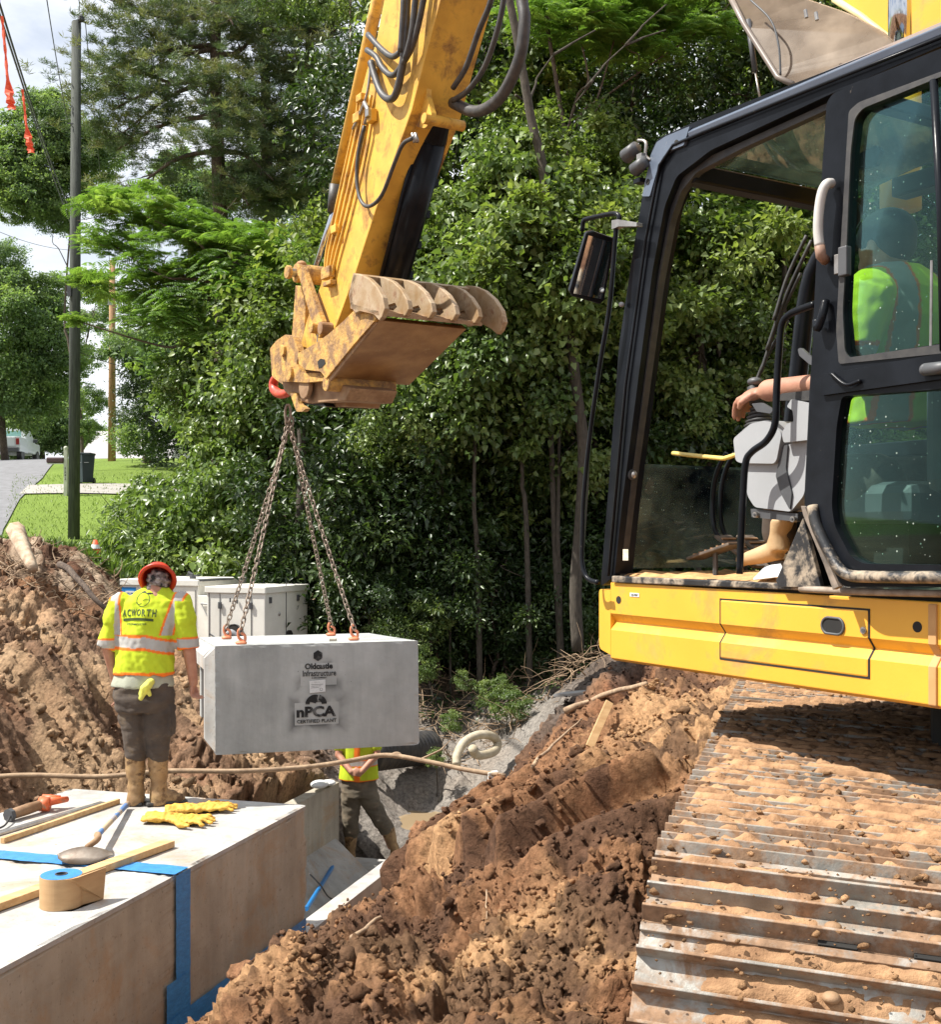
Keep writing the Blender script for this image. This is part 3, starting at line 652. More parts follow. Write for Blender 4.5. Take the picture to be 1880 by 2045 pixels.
# the bevelled tongue on the left end
tz = [(.045, .06, 0), (-.10, .13, -.08)]
mb = MB()
for (y0, y1) in ((.0, .17),):
    a = [HB(0, .02, -.02), HB(0, .02, -BH+.02), HB(0, .30, -BH+.02), HB(0, .30, -.02)]; b = [HB(-.085, .09, -.11), HB(-.085, .09, -BH+.13), HB(-.085, .23, -BH+.13), HB(-.085, .23, -.11)]
    mb.add(a+b, [(0, 1, 2, 3), (7, 6, 5, 4), (0, 4, 5, 1), (1, 5, 6, 2), (2, 6, 7, 3), (3, 7, 4, 0)])
mb.build('tongue', conc_top, hl)
mb = MB(); a = [HB(0, .30, -.02), HB(0, BD-.02, -.02), HB(0, BD-.02, -.24), HB(0, .30, -.24)]; b = [HB(-.085, .24, -.10), HB(-.085, BD-.1, -.10), HB(-.085, BD-.1, -.22), HB(-.085, .24, -.22)]
mb.add(a+b, [(0, 1, 2, 3), (7, 6, 5, 4), (0, 4, 5, 1), (1, 5, 6, 2), (2, 6, 7, 3), (3, 7, 4, 0)]); mb.build('tongue', conc_top, hl)
e = -BY*.002
def onf(x, z): return HB(x, -.0045, z)
mb = MB().prism([onf(.920+.046*math.sin(R(60*k)), -.112+.050*math.cos(R(60*k))) for k in range(6)], e); mb.build('stencil_emblem', printm, hl)
def st_text(t, x0, x1, z, h, bold=.002, m=None): return text_on('stencil_text', t, .1, onf((x0+x1)/2, z), BX, BZ, m or printm, hl, bold, fitw=x1-x0, fith=h)
st_text('Oldcastle', .800, 1.055, -.207, .055, .004); st_text('Infrastructure', .780, 1.085, -.270, .055, .001); st_text('A CRH COMPANY', .86, 1.0, -.312, .012, .002)
lb = MB().prism([onf(.838, -.340), onf(.985, -.330), onf(.985, -.440), onf(.842, -.450)], e*2).build('paper_label', paper, hl)
text_on('label_text', '05-12', .026, HB(.91, -.0075, -.352), BX, BZ, printg, hl, 0, fitw=.05, fith=.012)
for k_ in range(3): MB().prism([HB(.855, -.007, -.372-.014*k_), HB(.965-.02*k_, -.007, -.370-.014*k_), HB(.965-.02*k_, -.007, -.374-.014*k_), HB(.855, -.007, -.376-.014*k_)], e).build('label_text', printg, hl)
mb = MB().tube([HB(.947+.012*math.cos(a), -.008, -.418+.012*math.sin(a)) for a in np.linspace(0, 6.28, 10)[:-1]], .002, 4, closed=True); mb.build('label_text', printm, hl)
# arched emblem of two sweeping bands over the second stencil
def arc(cx, cz, r0, r1, a0, a1, n=14):
    return [onf(cx+r1*math.cos(R(a0+(a1-a0)*i/n)), cz+r1*math.sin(R(a0+(a1-a0)*i/n))) for i in range(n+1)]+[onf(cx+r0*math.cos(R(a1+(a0-a1)*i/n)), cz+r0*math.sin(R(a1+(a0-a1)*i/n))) for i in range(n+1)]
MB().prism(arc(.890, -.552, .050, .088, 70, 178), e).build('stencil_emblem', printm, hl)
MB().prism(arc(.915, -.552, .022, .080, 95, 160), e*1.01).build('stencil_emblem', printm, hl)
MB().prism(arc(.910, -.552, .040, .088, 2, 75), e).build('stencil_emblem', printm, hl)
st_text('nPCA', .722, 1.082, -.617, .098, .0045); st_text('CERTIFIED PLANT', .725, 1.085, -.702, .032, .002)
mb = MB().box(HB(1.13, .42, .012), (.035, .025, .012)); mb.build('cast_plug', conc_side, hl, bevel=.006)
sub([o for o in bpy.data.objects if o.parent is hl and o.name.startswith('paper_label')][0], ['label_text'])
sub([o for o in bpy.data.objects if o.parent is hl and o.name.startswith('front_wall')][0], ['stencil_text', 'stencil_emblem'])
# chains
HK = P(575, 800, 12.0)
sl_ = thing('chain_sling', HK, 'rusty four leg chain sling hanging from the red hook', 'chain sling')
lp, fp = [], []
def ring_pts(n=10, a=.034, b=.021):
    out = []
    for k in range(n):
        t = 2*math.pi*k/n; out.append((a*math.copysign(abs(math.cos(t))**.8, math.cos(t)), b*math.copysign(abs(math.sin(t))**.8, math.sin(t))))
    return out
def chain_leg(a, b, name='chain', sag=.0, pitch=.052):
    a = Vector(a); b = Vector(b); L_ = (b-a).length; n = int(L_/pitch); mb = MB(); d = (b-a).normalized(); s0 = d.orthogonal().normalized(); s1 = d.cross(s0)
    for i in range(n+1):
        t = i/n; c = a.lerp(b, t)+Vector((0, 0, -sag*4*t*(1-t))); ang = R(90*(i % 2))+.25*math.sin(i*.7); sx = s0*math.cos(ang)+s1*math.sin(ang)
        mb.tube([c+d*x+sx*y for x, y in ring_pts()], .0072, 5, closed=True)
    return mb.build(name, chainm, sl_, smooth=True)
ends = [Q2 for Q2 in (HB(.245, .16, .03), HB(.225, 1.55, .03), HB(1.33, .42, .03), HB(1.33, 1.75, .03))]
top = P(577, 848, 12.0)
mb = MB().tube([HK+Vector((.0+.028*math.cos(a), .0, -.13+.09*math.sin(a))) for a in np.linspace(0, 6.28, 15)[:-1]], .014, 7, closed=True); mb.build('master_link', chainm, sl_, smooth=True)
for dx_ in (-.02, .025):
    mb = MB().tube([P(577, 842, 12.0)+Vector((dx_+.016*math.cos(a), .01, .045*math.sin(a))) for a in np.linspace(0, 6.28, 13)[:-1]], .011, 6, closed=True); mb.build('coupling_link', chainm, sl_, smooth=True)
for i, e_ in enumerate(ends):
    chain_leg(top+Vector((-.03+.02*i, 0, -.05)), e_+Vector((0, 0, .10)), sag=.02)
    mb = MB().tube(bez([e_+Vector((.0, 0, .12)), e_+Vector((-.025, 0, .09)), e_+Vector((-.02, 0, .03)), e_+Vector((.03, 0, .0)), e_+Vector((.035, 0, .05)), e_+Vector((0, 0, .075))], 4), .013, 6)
    mb.ell(e_+Vector((0, 0, -.015)), (.055, .04, .022)); mb.build('lifting_clutch', clutchm, sl_, smooth=True)

# ------------------------------------------------------------------ tools on the lid
def T_(px, py, h=0.):      # a point lying on the lid's top plane
    Y = FOC*(-TOPZ)/(py-HY); p = P(px, py, Y); p.z = TOPZ+h; return p
def lumber(name, a, b, wd, th, m, lab, cat, lift=.002, group=None):
    a = Vector(a); b = Vector(b); d = (b-a); L_ = d.length; d.normalize(); sd = d.cross(W).normalized()
    t = thing(name, (a+b)/2, lab, cat, group); mb = MB().box((a+b)/2+W*(th/2+lift), (L_/2, wd/2, th/2), (d, sd, W)); mb.build('board', m, t, bevel=.003); return t, d, sd
# the near 2x4 runs under the shovel from the left edge
lumber('lumber_board', T_(-70, 1840), T_(338, 1692), .085, .040, wood, 'light pine two by four lying across the lid under the shovel blade', 'board', .005)
lumber('lumber_strip', T_(4, 1685), T_(236, 1605), .032, .035, wood, 'thin pale wooden strip beside the orange tool on the lid', 'board', .002)
t_, d_, s_ = lumber('level_bar', T_(-30, 1676), T_(205, 1606), .05, .018, steel, 'flat scratched metal straightedge beside the wooden strip', 'straightedge', .002)
# shovel, upside down: dished blade, socket, handle
sv = thing('shovel', T_(172, 1716), 'muddy round shovel lying face down with a worn blue and wood handle', 'shovel')
bc = T_(170, 1722)+W*.035; vs_, fs_ = [], []
for i in range(9):
    for j in range(13):
        a = -1+2*i/8; b = -1+2*j/12; rr = math.sqrt(max(0, 1-abs(b)**3.2)); y = a*rr*.115; x = b*.165
        z = .075*(1-abs(a*rr)**2)*(1-.6*abs(b)**2); vs_.append(bc+Vector((x, y*.9, z-.018)))
for i in range(8):
    for j in range(12): k = i*13+j; fs_.append((k, k+1, k+14, k+13))
mb = MB(); mb.add(vs_, fs_); o = mb.build('blade', bladem, sv, smooth=True); q_ = o.modifiers.new('t', 'SOLIDIFY'); q_.thickness = .004
hp = [bc+Vector((.01, .0, .055)), bc+Vector((.03, .14, .07)), T_(196, 1668)+W*.055, T_(252, 1618)+W*.035]
pts_ = bez(hp, 6); MB().tube(pts_[:9], [.016+.006*(i/8) for i in range(9)], 10).build('socket', rust, sv, smooth=True)
MB().tube([pts_[8], pts_[-1]], .019, 10).build('handle', pm('worn_handle', (.12, .24, .50), (.50, .40, .26), 6, .6, lo=.45, hi=.55), sv, smooth=True)
MB().tube([pts_[-1], pts_[-1]+(pts_[-1]-pts_[-2]).normalized()*.03], .022, 10).build('handle_end', stickm, sv, smooth=True)
# roll of blue tape in its cardboard sleeve
rc = T_(122, 1808); rc.z = TOPZ+.002; RL = .108; RHh = .165
tr_ = thing('tape_roll', rc, 'roll of blue tape in a torn cardboard sleeve standing on the lid', 'tape roll')
def cylwall(mb, c, r0, r1, z0, z1, n=40, a0=0, a1=360):
    vs_, fs_ = [], []
    for i in range(n+1):
        a = R(a0+(a1-a0)*i/n)
        for r_, z_ in ((r0, z0), (r1, z0), (r1, z1), (r0, z1)): vs_.append(Vector(c)+Vector((r_*math.cos(a), r_*math.sin(a), z_)))
    for i in range(n):
        for k in range(4): fs_.append((i*4+k, i*4+(k+1) % 4, i*4+4+(k+1) % 4, i*4+4+k))
    mb.add(vs_, fs_)
mb = MB(); cylwall(mb, rc, .033, RL-.004, .004, RHh-.004); mb.build('blue_tape_wound', bluep if False else tapeb, tr_, smooth=False)
mb = MB(); cylwall(mb, rc, .026, .0325, .002, RHh-.001); mb.build('core', dgrey, tr_)
mb = MB(); cylwall(mb, rc, RL-.0035, RL, 0, RHh-.006, 48, -84, 277); mb.prism([rc+Vector((RL*.20, -RL*.98, 0)), rc+Vector((RL*.8, -RL*.94, 0)), rc+Vector((RL*1.75, .10, .0)), rc+Vector((RL*1.85, .11, RHh)), rc+Vector((RL*1.0, -.06, RHh*.97)), rc+Vector((RL*.7, -.09, RHh*.96)), rc+Vector((RL*.20, -RL*.98, RHh*.97))], Vector((-.002, .003, 0)))
mb.build('cardboard_sleeve', cardb, tr_)
# orange battery tool with a muddy body
og = thing('grease_gun', T_(80, 1632), 'orange and brown muddy cordless tool at the left end of the lid', 'power tool')
A_ = T_(22, 1640)+W*.045; B_ = T_(84, 1622)+W*.055; C_ = T_(134, 1613)+W*.05
MB().tube([A_, A_.lerp(B_, .5), B_], [.036, .038, .034], 12).build('barrel', rust, og, smooth=True)
MB().tube([A_-(B_-A_).normalized()*.03, A_], [.045, .045], 8).build('end_cap', dgrey, og)
MB().tube([B_+Vector((-.02, 0, 0)), B_+Vector((.05, 0, .0))], .048, 12).build('motor', sawm, og, smooth=True)
MB().tube([B_+Vector((.04, .01, .015)), C_+W*.01], [.03, .02], 10).build('handle', sawm, og, smooth=True)
MB().tube([B_+Vector((-.03, .09, .02)), B_+Vector((.09, .10, .015))], [.03, .024], 10).build('battery', sawm, og, smooth=True)
MB().tube([B_+Vector((-.02, .03, .03)), B_+Vector((-.02, .09, .02))], .018, 8).build('trigger_guard', sawm, og, smooth=True)
MB().tube(bez([A_, T_(8, 1655)+W*.02, T_(-20, 1662)+W*.01]), .007, 6).build('grease_tube', rubber, og, smooth=True)
# two leather gloves tumbled together
def glove(base, ang, name, lab, flip=1, SC=1.35):
    t = thing(name, base, lab, 'glove', 'gloves on the lid'); dx = Vector((math.cos(ang), math.sin(ang), 0)); dy = Vector((-dx.y, dx.x, 0))*flip
    b = Vector(base); mb = MB()
    mb.loft([(b-dx*.20+W*.035, dy*.075, W*.032), (b-dx*.12+W*.04, dy*.062, W*.038), (b-dx*.05+W*.035, dy*.058, W*.03), (b+dx*.03+W*.035, dy*.070, W*.030), (b+dx*.09+W*.032, dy*.062, W*.022)], 14)
    for k, (oy, L_, bend) in enumerate(((-.048, .075, -.3), (-.016, .095, -.05), (.018, .09, .12), (.048, .07, .35))):
        p0 = b+dx*.06+dy*oy+W*.032; d2 = (dx+dy*bend).normalized()
        mb.tube([p0, p0+d2*L_*.55+W*.012, p0+d2*L_-W*.010], [.019, .018, .013], 8); mb.ell(p0+d2*L_-W*.010, .0135, 8, 6)
    p0 = b+dx*.0-dy*.05+W*.03; mb.tube([p0, p0-dy*.05+dx*.03, p0-dy*.065+dx*.075], [.022, .02, .014], 8); mb.ell(p0-dy*.065+dx*.075, .0145, 8, 6)
    mb.v = [b+Vector(((q-b).x*SC, (q-b).y*SC, (q-b).z*.85)) for q in mb.v]
    me = fused(mb, .007, 3, Vector(b), lambda c: .010*mnoise.noise(c*20)+.006*mnoise.noise(Vector((c.x*60, c.y*20, c.z*60))))
    link('leather', me, glovem, t, True); return t
g1 = T_(366, 1645); g1.z = TOPZ+.004; g2 = T_(410, 1622); g2.z = TOPZ+.004
glove(g1, R(-12), 'glove', 'nearer yellow leather glove lying flat on the lid', 1); glove(g2, R(18), 'glove', 'farther yellow leather glove, crumpled, overlapping the first one', -1)
# long thin branch lying across the trench, in front of the second worker
bp = [P(-40, 1553, 9.9), P(60, 1548, 9.95), P(200, 1551, 10.0), P(330, 1540, 10.1), P(480, 1540, 10.2), P(600, 1533, 10.4), P(690, 1521, 10.5), P(770, 1508, 10.6), P(850, 1520, 10.5), P(930, 1537, 10.4), P(1010, 1550, 10.3)]
mb = MB(); mb.tube(bez(bp, 6), .021, 8); mb.ell(P(792, 1508, 10.6), (.05, .03, .03)); mb.tube([P(840, 1517, 10.5), P(880, 1498, 10.7), P(900, 1478, 10.8)], [.012, .008, .004], 6)
o = mb.build('long_branch', stickm, smooth=True); tag(o, 'long thin peeled branch spanning the trench above the channel', 'branch')
# hose loop, drain pipe, sticks and boards on the heaps
Hc = [P(912, 1528, 15.3), P(914, 1506, 15.4), P(928, 1482, 15.6), P(955, 1468, 15.7), P(982, 1470, 15.8), P(994, 1484, 15.9), P(988, 1500, 15.7), P(966, 1508, 15.5), P(950, 1506, 15.4), P(944, 1494, 15.3)]
o = MB().tube(bez(Hc, 6), .058, 12).build('suction_hose', pm('pale_hose', (.50, .44, .33), (.36, .3, .2), 9, .7, bump=.006, bscale=60, stretch=(1, 1, 1)), smooth=True); tag(o, 'thick pale suction hose looped on the grey creek bank', 'hose')
mb = MB()
pa, pb = P(740, 1506, 15.6), P(858, 1492, 16.6)
for k in range(22):
    c = pa.lerp(pb, k/21); pass
mb.tube([pa.lerp(pb, k/66) for k in range(67)], [.232 if (k//2) % 2 else .220 for k in range(67)], 24)
q_ = mb; mb = MB(); 
for v in []: pass
o = q_.build('drain_pipe', pm('black_corrugated_pipe', (.02, .02, .022), (.05, .045, .04), 9, .6), smooth=True); tag(o, 'black corrugated drain pipe half buried behind the hanging lid', 'pipe')
for nm, a, b, r_, lab in (('wooden_stake', P(1218, 1402, 7.7), P(1178, 1492, 7.5), .0, 'flat pine stake leaning upright in the heap'),):
    d = (b-a); sd = d.cross(Vector((0, 1, 0))).normalized(); mb = MB().box((a+b)/2, (.026, .009, d.length/2), (sd, d.cross(sd).normalized(), d.normalized())); o = mb.build(nm, wood, bevel=.002); tag(o, lab, 'stake')
def twig(pts, r_, lab, name='dry_stick', m=stickm, cat='stick', rough=.012):
    pts = bez(pts, 4); pts = [p+Vector((mnoise.noise(p*5), mnoise.noise(p*5+Vector((9, 0, 0))), mnoise.noise(p*5+Vector((0, 9, 0)))))*rough*2 for p in pts]
    n = len(pts); o = MB().tube(pts, [r_*(1-.55*i/n) for i in range(n)], 7).build(name, m, smooth=True); tag(o, lab, cat); return o
def heapP(px, py, Y0, Y1, lift=.02):
    """first point of the ground seen at a pixel, between two distances"""
    for Y in np.arange(Y0, Y1, .04):
        p = P(px, py, Y)
        if p.z < gz(p.x, p.y, True)+lift: return p+W*lift
    return P(px, py, Y1)
twig([heapP(712, 1880, 4.5, 9), heapP(760, 1838, 5, 9), heapP(792, 1808, 5, 9)], .012, 'forked dry stick lying on the heap right of the lid')
twig([heapP(775, 1830, 5, 9), heapP(812, 1810, 5, 9)], .007, 'short side twig beside the forked dry stick')
twig([heapP(972, 1790, 4, 9), heapP(976, 1845, 4, 9)], .004, 'thin pale straw upright on the heap')
twig([heapP(1060, 1540, 6, 11), heapP(1120, 1480, 6, 12), heapP(1160, 1440, 6, 12)], .012, 'thin brown stick along the heap below the stake')
twig([P(30, 1058, 16.6), P(48, 1100, 16.1), P(66, 1136, 15.6)], .13, 'pale cut log end lying on the left spoil heap', 'cut_log', pm('pale_log', (.52, .42, .3), (.3, .2, .13), 9, .9, bump=.01, bscale=20), 'log', 0)
twig([P(118, 1128, 15.8), P(150, 1150, 15.5), P(186, 1195, 15.2), P(220, 1225, 15.2)], .05, 'dark dead limb lying down the left spoil heap', 'dead_limb', barkm, 'branch')
twig([heapP(1130, 1425, 8, 14), heapP(1200, 1395, 7, 14), heapP(1290, 1370, 7, 13)], .03, 'grey split branch on top of the heap beside the machine', 'dead_limb', stickm, 'branch')
a = P(1120, 1386, 10.6); b = P(1270, 1378, 10.2); d = (b-a).normalized(); mb = MB().box((a+b)/2, ((b-a).length/2, .13, .012), (d, d.cross(W).normalized(), W)); o = mb.build('muddy_board', pm('muddy_grey_board', (.30, .31, .31), (.2, .17, .14), 5, .8), bevel=.004); tag(o, 'muddy grey board lying on the dark heap under the trees', 'board')
o = MB().box(P(984, 1558, 10.35), (.045, .03, .075), (Vector((.9, .2, .1)).normalized(), Vector((-.2, .9, 0)).normalized(), W)).build('white_block', pm('white_foam', (.75, .74, .7), (.6, .55, .48), 8, .8), bevel=.006); tag(o, 'small white block stuck in the heap at the end of the long branch', 'block')
# big lump of clay at the lid's foot
for (px, py, Y, r_, lab) in ((522, 1950, 5.6, .13, 'large lump of red clay on the heap beside the lid tape'), (848, 1665, 8.6, .13, 'round lump of orange clay beside the channel wall'), (690, 1840, 6.8, .085, 'small clay lump on the heap edge near the lid'), (1010, 1755, 5.6, .11, 'wet grey clay lump below the track prints')):
    v, f = PRO[int(px) % 8]; p = P(px, py, Y); me = np_mesh('clay_lump', v*r_, f, [('Col', 'POINT', 'FLOAT_COLOR', np.tile([.33, .17, .09, 1], (len(v), 1)))])
    o = link('clay_lump', me, earth, None, True, loc=p); q = o.modifiers.new('s', 'SUBSURF'); q.levels = 2; q.render_levels = 2
    tx_ = bpy.data.textures.new('clods', 'CLOUDS'); tx_.noise_scale = .035; dq = o.modifiers.new('d', 'DISPLACE'); dq.texture = tx_; dq.strength = .05; dq.texture_coords = 'LOCAL'
    tag(o, lab, 'clay lump')
# roots and dead brush, too many to count
def brush(name, n, gen, lab, cat, m=stickm, rmax=.012, Lm=.6):
    mb = MB()
    for i in range(n):
        p = gen(); d = Vector((rnd.gauss(0, 1), rnd.gauss(0, .5), rnd.gauss(0, .45))).normalized(); L_ = Lm*rnd.uniform(.3, 1.); q = p; pts = [p]
        for k in range(4): d = (d+Vector((rnd.gauss(0, .3), rnd.gauss(0, .3), rnd.gauss(-.06, .3)))).normalized(); q = q+d*L_/4; pts.append(q)
        r_ = rmax*rnd.uniform(.3, 1); mb.tube(pts, [r_, r_*.9, r_*.7, r_*.5, r_*.3], 4, cap=False)
    o = mb.build(name, m, smooth=True); tag(o, lab, cat, kind='stuff'); return o
def gen_left():
    y = rnd.uniform(15.5, 19.5); x = -y*rnd.uniform(.26, .40); return Vector((x, y, gz(x, y)+.06))
brush('dead_brush', 420, gen_left, 'pale dead brush and roots strewn over the left spoil heap', 'brush', Lm=.55, rmax=.016)
def gen_bank():
    y = rnd.uniform(16.3, 18.8); x = rnd.uniform(-1.8, 2.6); return Vector((x, y, gz(x, y)+rnd.uniform(.02, .3)))
brush('tangled_roots', 380, gen_bank, 'tangle of bare roots hanging on the creek bank', 'roots', Lm=.8, rmax=.011)
# ------------------------------------------------------------------ people
LIME = np.array([.54, .66, .035]); ORG = np.array([.95, .22, .03]); SIL = np.array([.46, .45, .42]); 
def capsule(mb, pts, rad, n=14):
    pts = [Vector(p) for p in pts]; mb.tube(pts, rad, n)
    for p, r_ in zip(pts, rad): mb.ell(p, r_, n, 9)
def hand(mb, wrist, d, up, s=1., curl=.5, side=1):
    """palm, four unequal bent fingers and a thumb leaving the side of the palm"""
    d = d.normalized(); b = d.cross(up).normalized()*side; up = b.cross(d).normalized()*side if False else up
    c = wrist+d*.05*s; mb.ell(c, (.040*s, .045*s, .019*s), 12, 8, (b, d, up))
    for k, (o_, L_) in enumerate(((-.034, .062), (-.0115, .074), (.0115, .070), (.034, .055))):
        p = wrist+d*.085*s+b*o_*s; q = d
        pts = [p-d*.02*s, p]; 
        for j in range(3):
            q = (q*math.cos(curl)-up*math.sin(curl)).normalized(); p = p+q*L_*s/2.6; pts.append(p)
        mb.tube(pts, [.0100*s, .0098*s, .0095*s, .0088*s, .008*s], 8); mb.ell(pts[-1], .008*s, 8, 6)
    p = wrist+d*.03*s-b*.035*s; mb.tube([wrist+d*.02*s, p, p+(d*.7-b*.5-up*.3).normalized()*.035*s, p+(d*.95-b*.15-up*.5).normalized()*.065*s], [.014*s, .014*s, .012*s, .009*s], 8)
s = NT('camo_bandana'); s.bsdf(s.ramp(s.noise(26, 3, .5), [(.40, (.02, .02, .02)), (.46, (.16, .13, .12)), (.54, (.20, .16, .14)), (.60, (.36, .32, .30))]), .9); camo_cloth = s.m
# ---- worker standing on the lid, back to the camera, head bowed
YW = 8.52
def a(px, py, dy=0.): return P(px, py, YW)+Vector((0, dy, 0))
w1 = thing('person', a(305, 1603), 'worker in yellow vest and orange hard hat standing on the lid with head bowed', 'person')
fz = TOPZ+.004
# body: head, neck, arms with hands, torso core
mb = MB(); hc = a(311, 1160, .10)
mb.ell(hc, (.078, .095, .083)); capsule(mb, [a(308, 1180, .03), a(309, 1165, .07)], [.062, .06])
mb.ell(hc+Vector((.078, 0, -.01)), (.015, .02, .03)); mb.ell(hc+Vector((-.078, 0, -.01)), (.015, .02, .03)); mb.ell(hc+Vector((0, .105, -.03)), (.016, .022, .016))
mb.loft([(a(285, 1400, .02), Vector((.17, 0, 0)), Vector((0, .12, 0))), (a(290, 1300, .02), Vector((.17, 0, 0)), Vector((0, .12, 0))), (a(300, 1215, .03), Vector((.19, 0, 0)), Vector((0, .11, 0))), (a(305, 1185, .03), Vector((.10, 0, 0)), Vector((0, .07, 0)))])
capsule(mb, [a(232, 1212, .02), a(213, 1292, .02), a(224, 1372, .10)], [.055, .046, .030]); hand(mb, a(225, 1374, .10), Vector((.05, .15, -1)), Vector((1, 0, .05)), 1.0, .45, 1)
capsule(mb, [a(362, 1212, .02), a(376, 1295, .02), a(381, 1366, .08)], [.058, .049, .033]); hand(mb, a(380, 1366, .08), Vector((-.08, .12, -1)), Vector((-1, .1, 0)), 1.0, .95, -1)
capsule(mb, [a(262, 1400, .02), a(270, 1490, .0), a(272, 1560, .0)], [.08, .05, .04]); capsule(mb, [a(318, 1400, .02), a(316, 1490, .0), a(317, 1560, .0)], [.08, .05, .04])
link('body', fused(mb, .008, 4, origin(w1)), skin, w1, True)
# bandana and hat
mb = MB(); mb.ell(a(311, 1160, .07), (.086, .10, .086)); mb.tube(bez([a(300, 1170, .0), a(296, 1180, -.01), a(290, 1186, -.02)]), .02, 6)
link('bandana', fused(mb, .008, 3, origin(w1), lambda c: .006*math.sin(c.z*150+c.x*50)), camo_cloth, w1, True)
ht = Vector((.12, -.80, -.55)).normalized()     # from crown towards the open underside: tipped back over the bowed head
hx = Vector((1, .1, 0)).normalized(); hx = (hx-ht*hx.dot(ht)).normalized(); hyv = ht.cross(hx); H0 = a(312, 1157, .03)
mb = MB(); vs_, fs_ = [], []; n = 36
prof = [(.126, .0), (.131, .006), (.127, .012), (.108, .004), (.105, -.03), (.092, -.078), (.058, -.112), (.0, -.120)]
for r_, z_ in prof:
    for k in range(n): t = 2*math.pi*k/n; vs_.append(H0+hx*r_*math.cos(t)+hyv*r_*1.06*math.sin(t)+ht*z_)
for i in range(len(prof)-1):
    for k in range(n): fs_.append((i*n+k, i*n+(k+1) % n, (i+1)*n+(k+1) % n, (i+1)*n+k))
mb.add(vs_, fs_); o = mb.build('hard_hat', hatm, w1, smooth=True); q_ = o.modifiers.new('t', 'SOLIDIFY'); q_.thickness = .004
MB().tube([H0+hx*.106*math.cos(t)+hyv*.112*math.sin(t)-ht*.02 for t in np.linspace(0, 6.28, 25)[:-1]], .005, 6, closed=True).build('hat_band', hatm, w1, smooth=True)
# grey T-shirt hem below the vest
mb = MB(); mb.loft([(a(282, 1371, .02), Vector((.222, 0, 0)), Vector((0, .155, 0))), (a(284, 1348, .02), Vector((.202, 0, 0)), Vector((0, .145, 0))), (a(288, 1325, .02), Vector((.175, 0, 0)), Vector((0, .12, 0)))], 28)
me = fused(mb, .012, 3, origin(w1), lambda c: .010*mnoise.noise(Vector((c.x*14, c.y*14, c.z*3)))); link('t_shirt', me, pm('grey_green_shirt', (.42, .44, .34), (.30, .31, .24), 7, .9, bump=.003), w1, True)
# vest
mb = MB()
mb.loft([(a(286, 1347, .02), Vector((.216, 0, 0)), Vector((0, .164, 0))), (a(288, 1310, .02), Vector((.205, 0, 0)), Vector((0, .155, 0))), (a(292, 1262, .02), Vector((.208, 0, 0)), Vector((0, .15, 0))), (a(297, 1225, .03), Vector((.232, 0, 0)), Vector((0, .14, 0))), (a(301, 1200, .04), Vector((.215, 0, 0)), Vector((0, .12, 0))), (a(305, 1182, .05), Vector((.13, 0, 0)), Vector((0, .09, 0))), (a(307, 1172, .06), Vector((.075, 0, 0)), Vector((0, .06, 0)))], 30)
capsule(mb, [a(240, 1206, .03), a(226, 1238, .02)], [.082, .088]); mb.tube([a(240, 1206, .03), a(210, 1294, .02)], [.085, .072], 18)
capsule(mb, [a(357, 1204, .03), a(365, 1238, .02)], [.085, .09]); mb.tube([a(357, 1204, .03), a(373, 1296, .02)], [.088, .078], 18)
org = origin(w1)
def wrk(c):
    return .011*mnoise.noise(Vector((c.x*9, c.y*9, c.z*5)))+.011*mnoise.noise(Vector((c.x*24+c.z*10, c.y*16, c.z*6)))+.004*mnoise.noise(c*30)
vest = fused(mb, .0075, 4, org, wrk)
def pxy(co):                       # photo-plane coordinates of the worker's own garment
    X = co+np.array(org); return X[:, 0]/YW*FOC+CX, HY-X[:, 2]/YW*FOC
def vest_cols(co, no):
    x, y = pxy(co); n = len(x); c = np.tile(LIME, (n, 1)); back = no[:, 1] < .35
    slv = (x < 233-(y-1225)*.04)*(y > 1200)+(x > 352+(y-1225)*.03)*(y > 1200) > 0
    d = (y-(1281+np.abs(x-275)*-.02+np.clip(x-300, 0, 99)*.28)); b = ~slv
    c[b*(np.abs(d) < 16)*(y > 1220)] = ORG; c[b*(np.abs(d) < 10.5)] = SIL
    for x0, sl0 in ((237, .09), (338, -.30)):
        q = x-(x0+(1262-y)*(-.0) - sl0*(y-1262)*-1.0) if False else x-(x0+(1262-y)*(-sl0 if sl0 > 0 else -sl0))
        m = b*back*(y < 1268)*(y > 1176); c[m*(np.abs(q) < 13)] = ORG; c[m*(np.abs(q) < 8.5)] = SIL
    ds = y-np.where(x < 290, 1287+(x-210)*-.0, 1285); c[slv*(np.abs(ds+(x-np.where(x < 290, 210, 373))*.05) < 13)] = ORG; c[slv*(np.abs(ds+1) < 8)] = SIL
    c[b*(y > 1340+0*x)] = ORG
    dk = (np.abs(y-1184.5) < 1.4)*(np.abs(x-305) < 9); c[dk] = (.03, .03, .03)
    return c
color_mesh(vest, vest_cols); vo = link('vest', vest, cloth, w1, True)
bv = BVHTree.FromPolygons([v.co+org for v in vest.vertices], [tuple(p.vertices) for p in vest.polygons])
def wrap(me, name, m, parent):
    for v in me.vertices:
        q = v.co.copy(); h = bv.ray_cast(Vector((q.x, YW-1, q.z)), Vector((0, 1, 0)))
        v.co = (h[0]+Vector((0, -.003, 0)) if h[0] else Vector((q.x, YW-.12, q.z)))-org
    me.update(); link(name, me, m, parent, False)
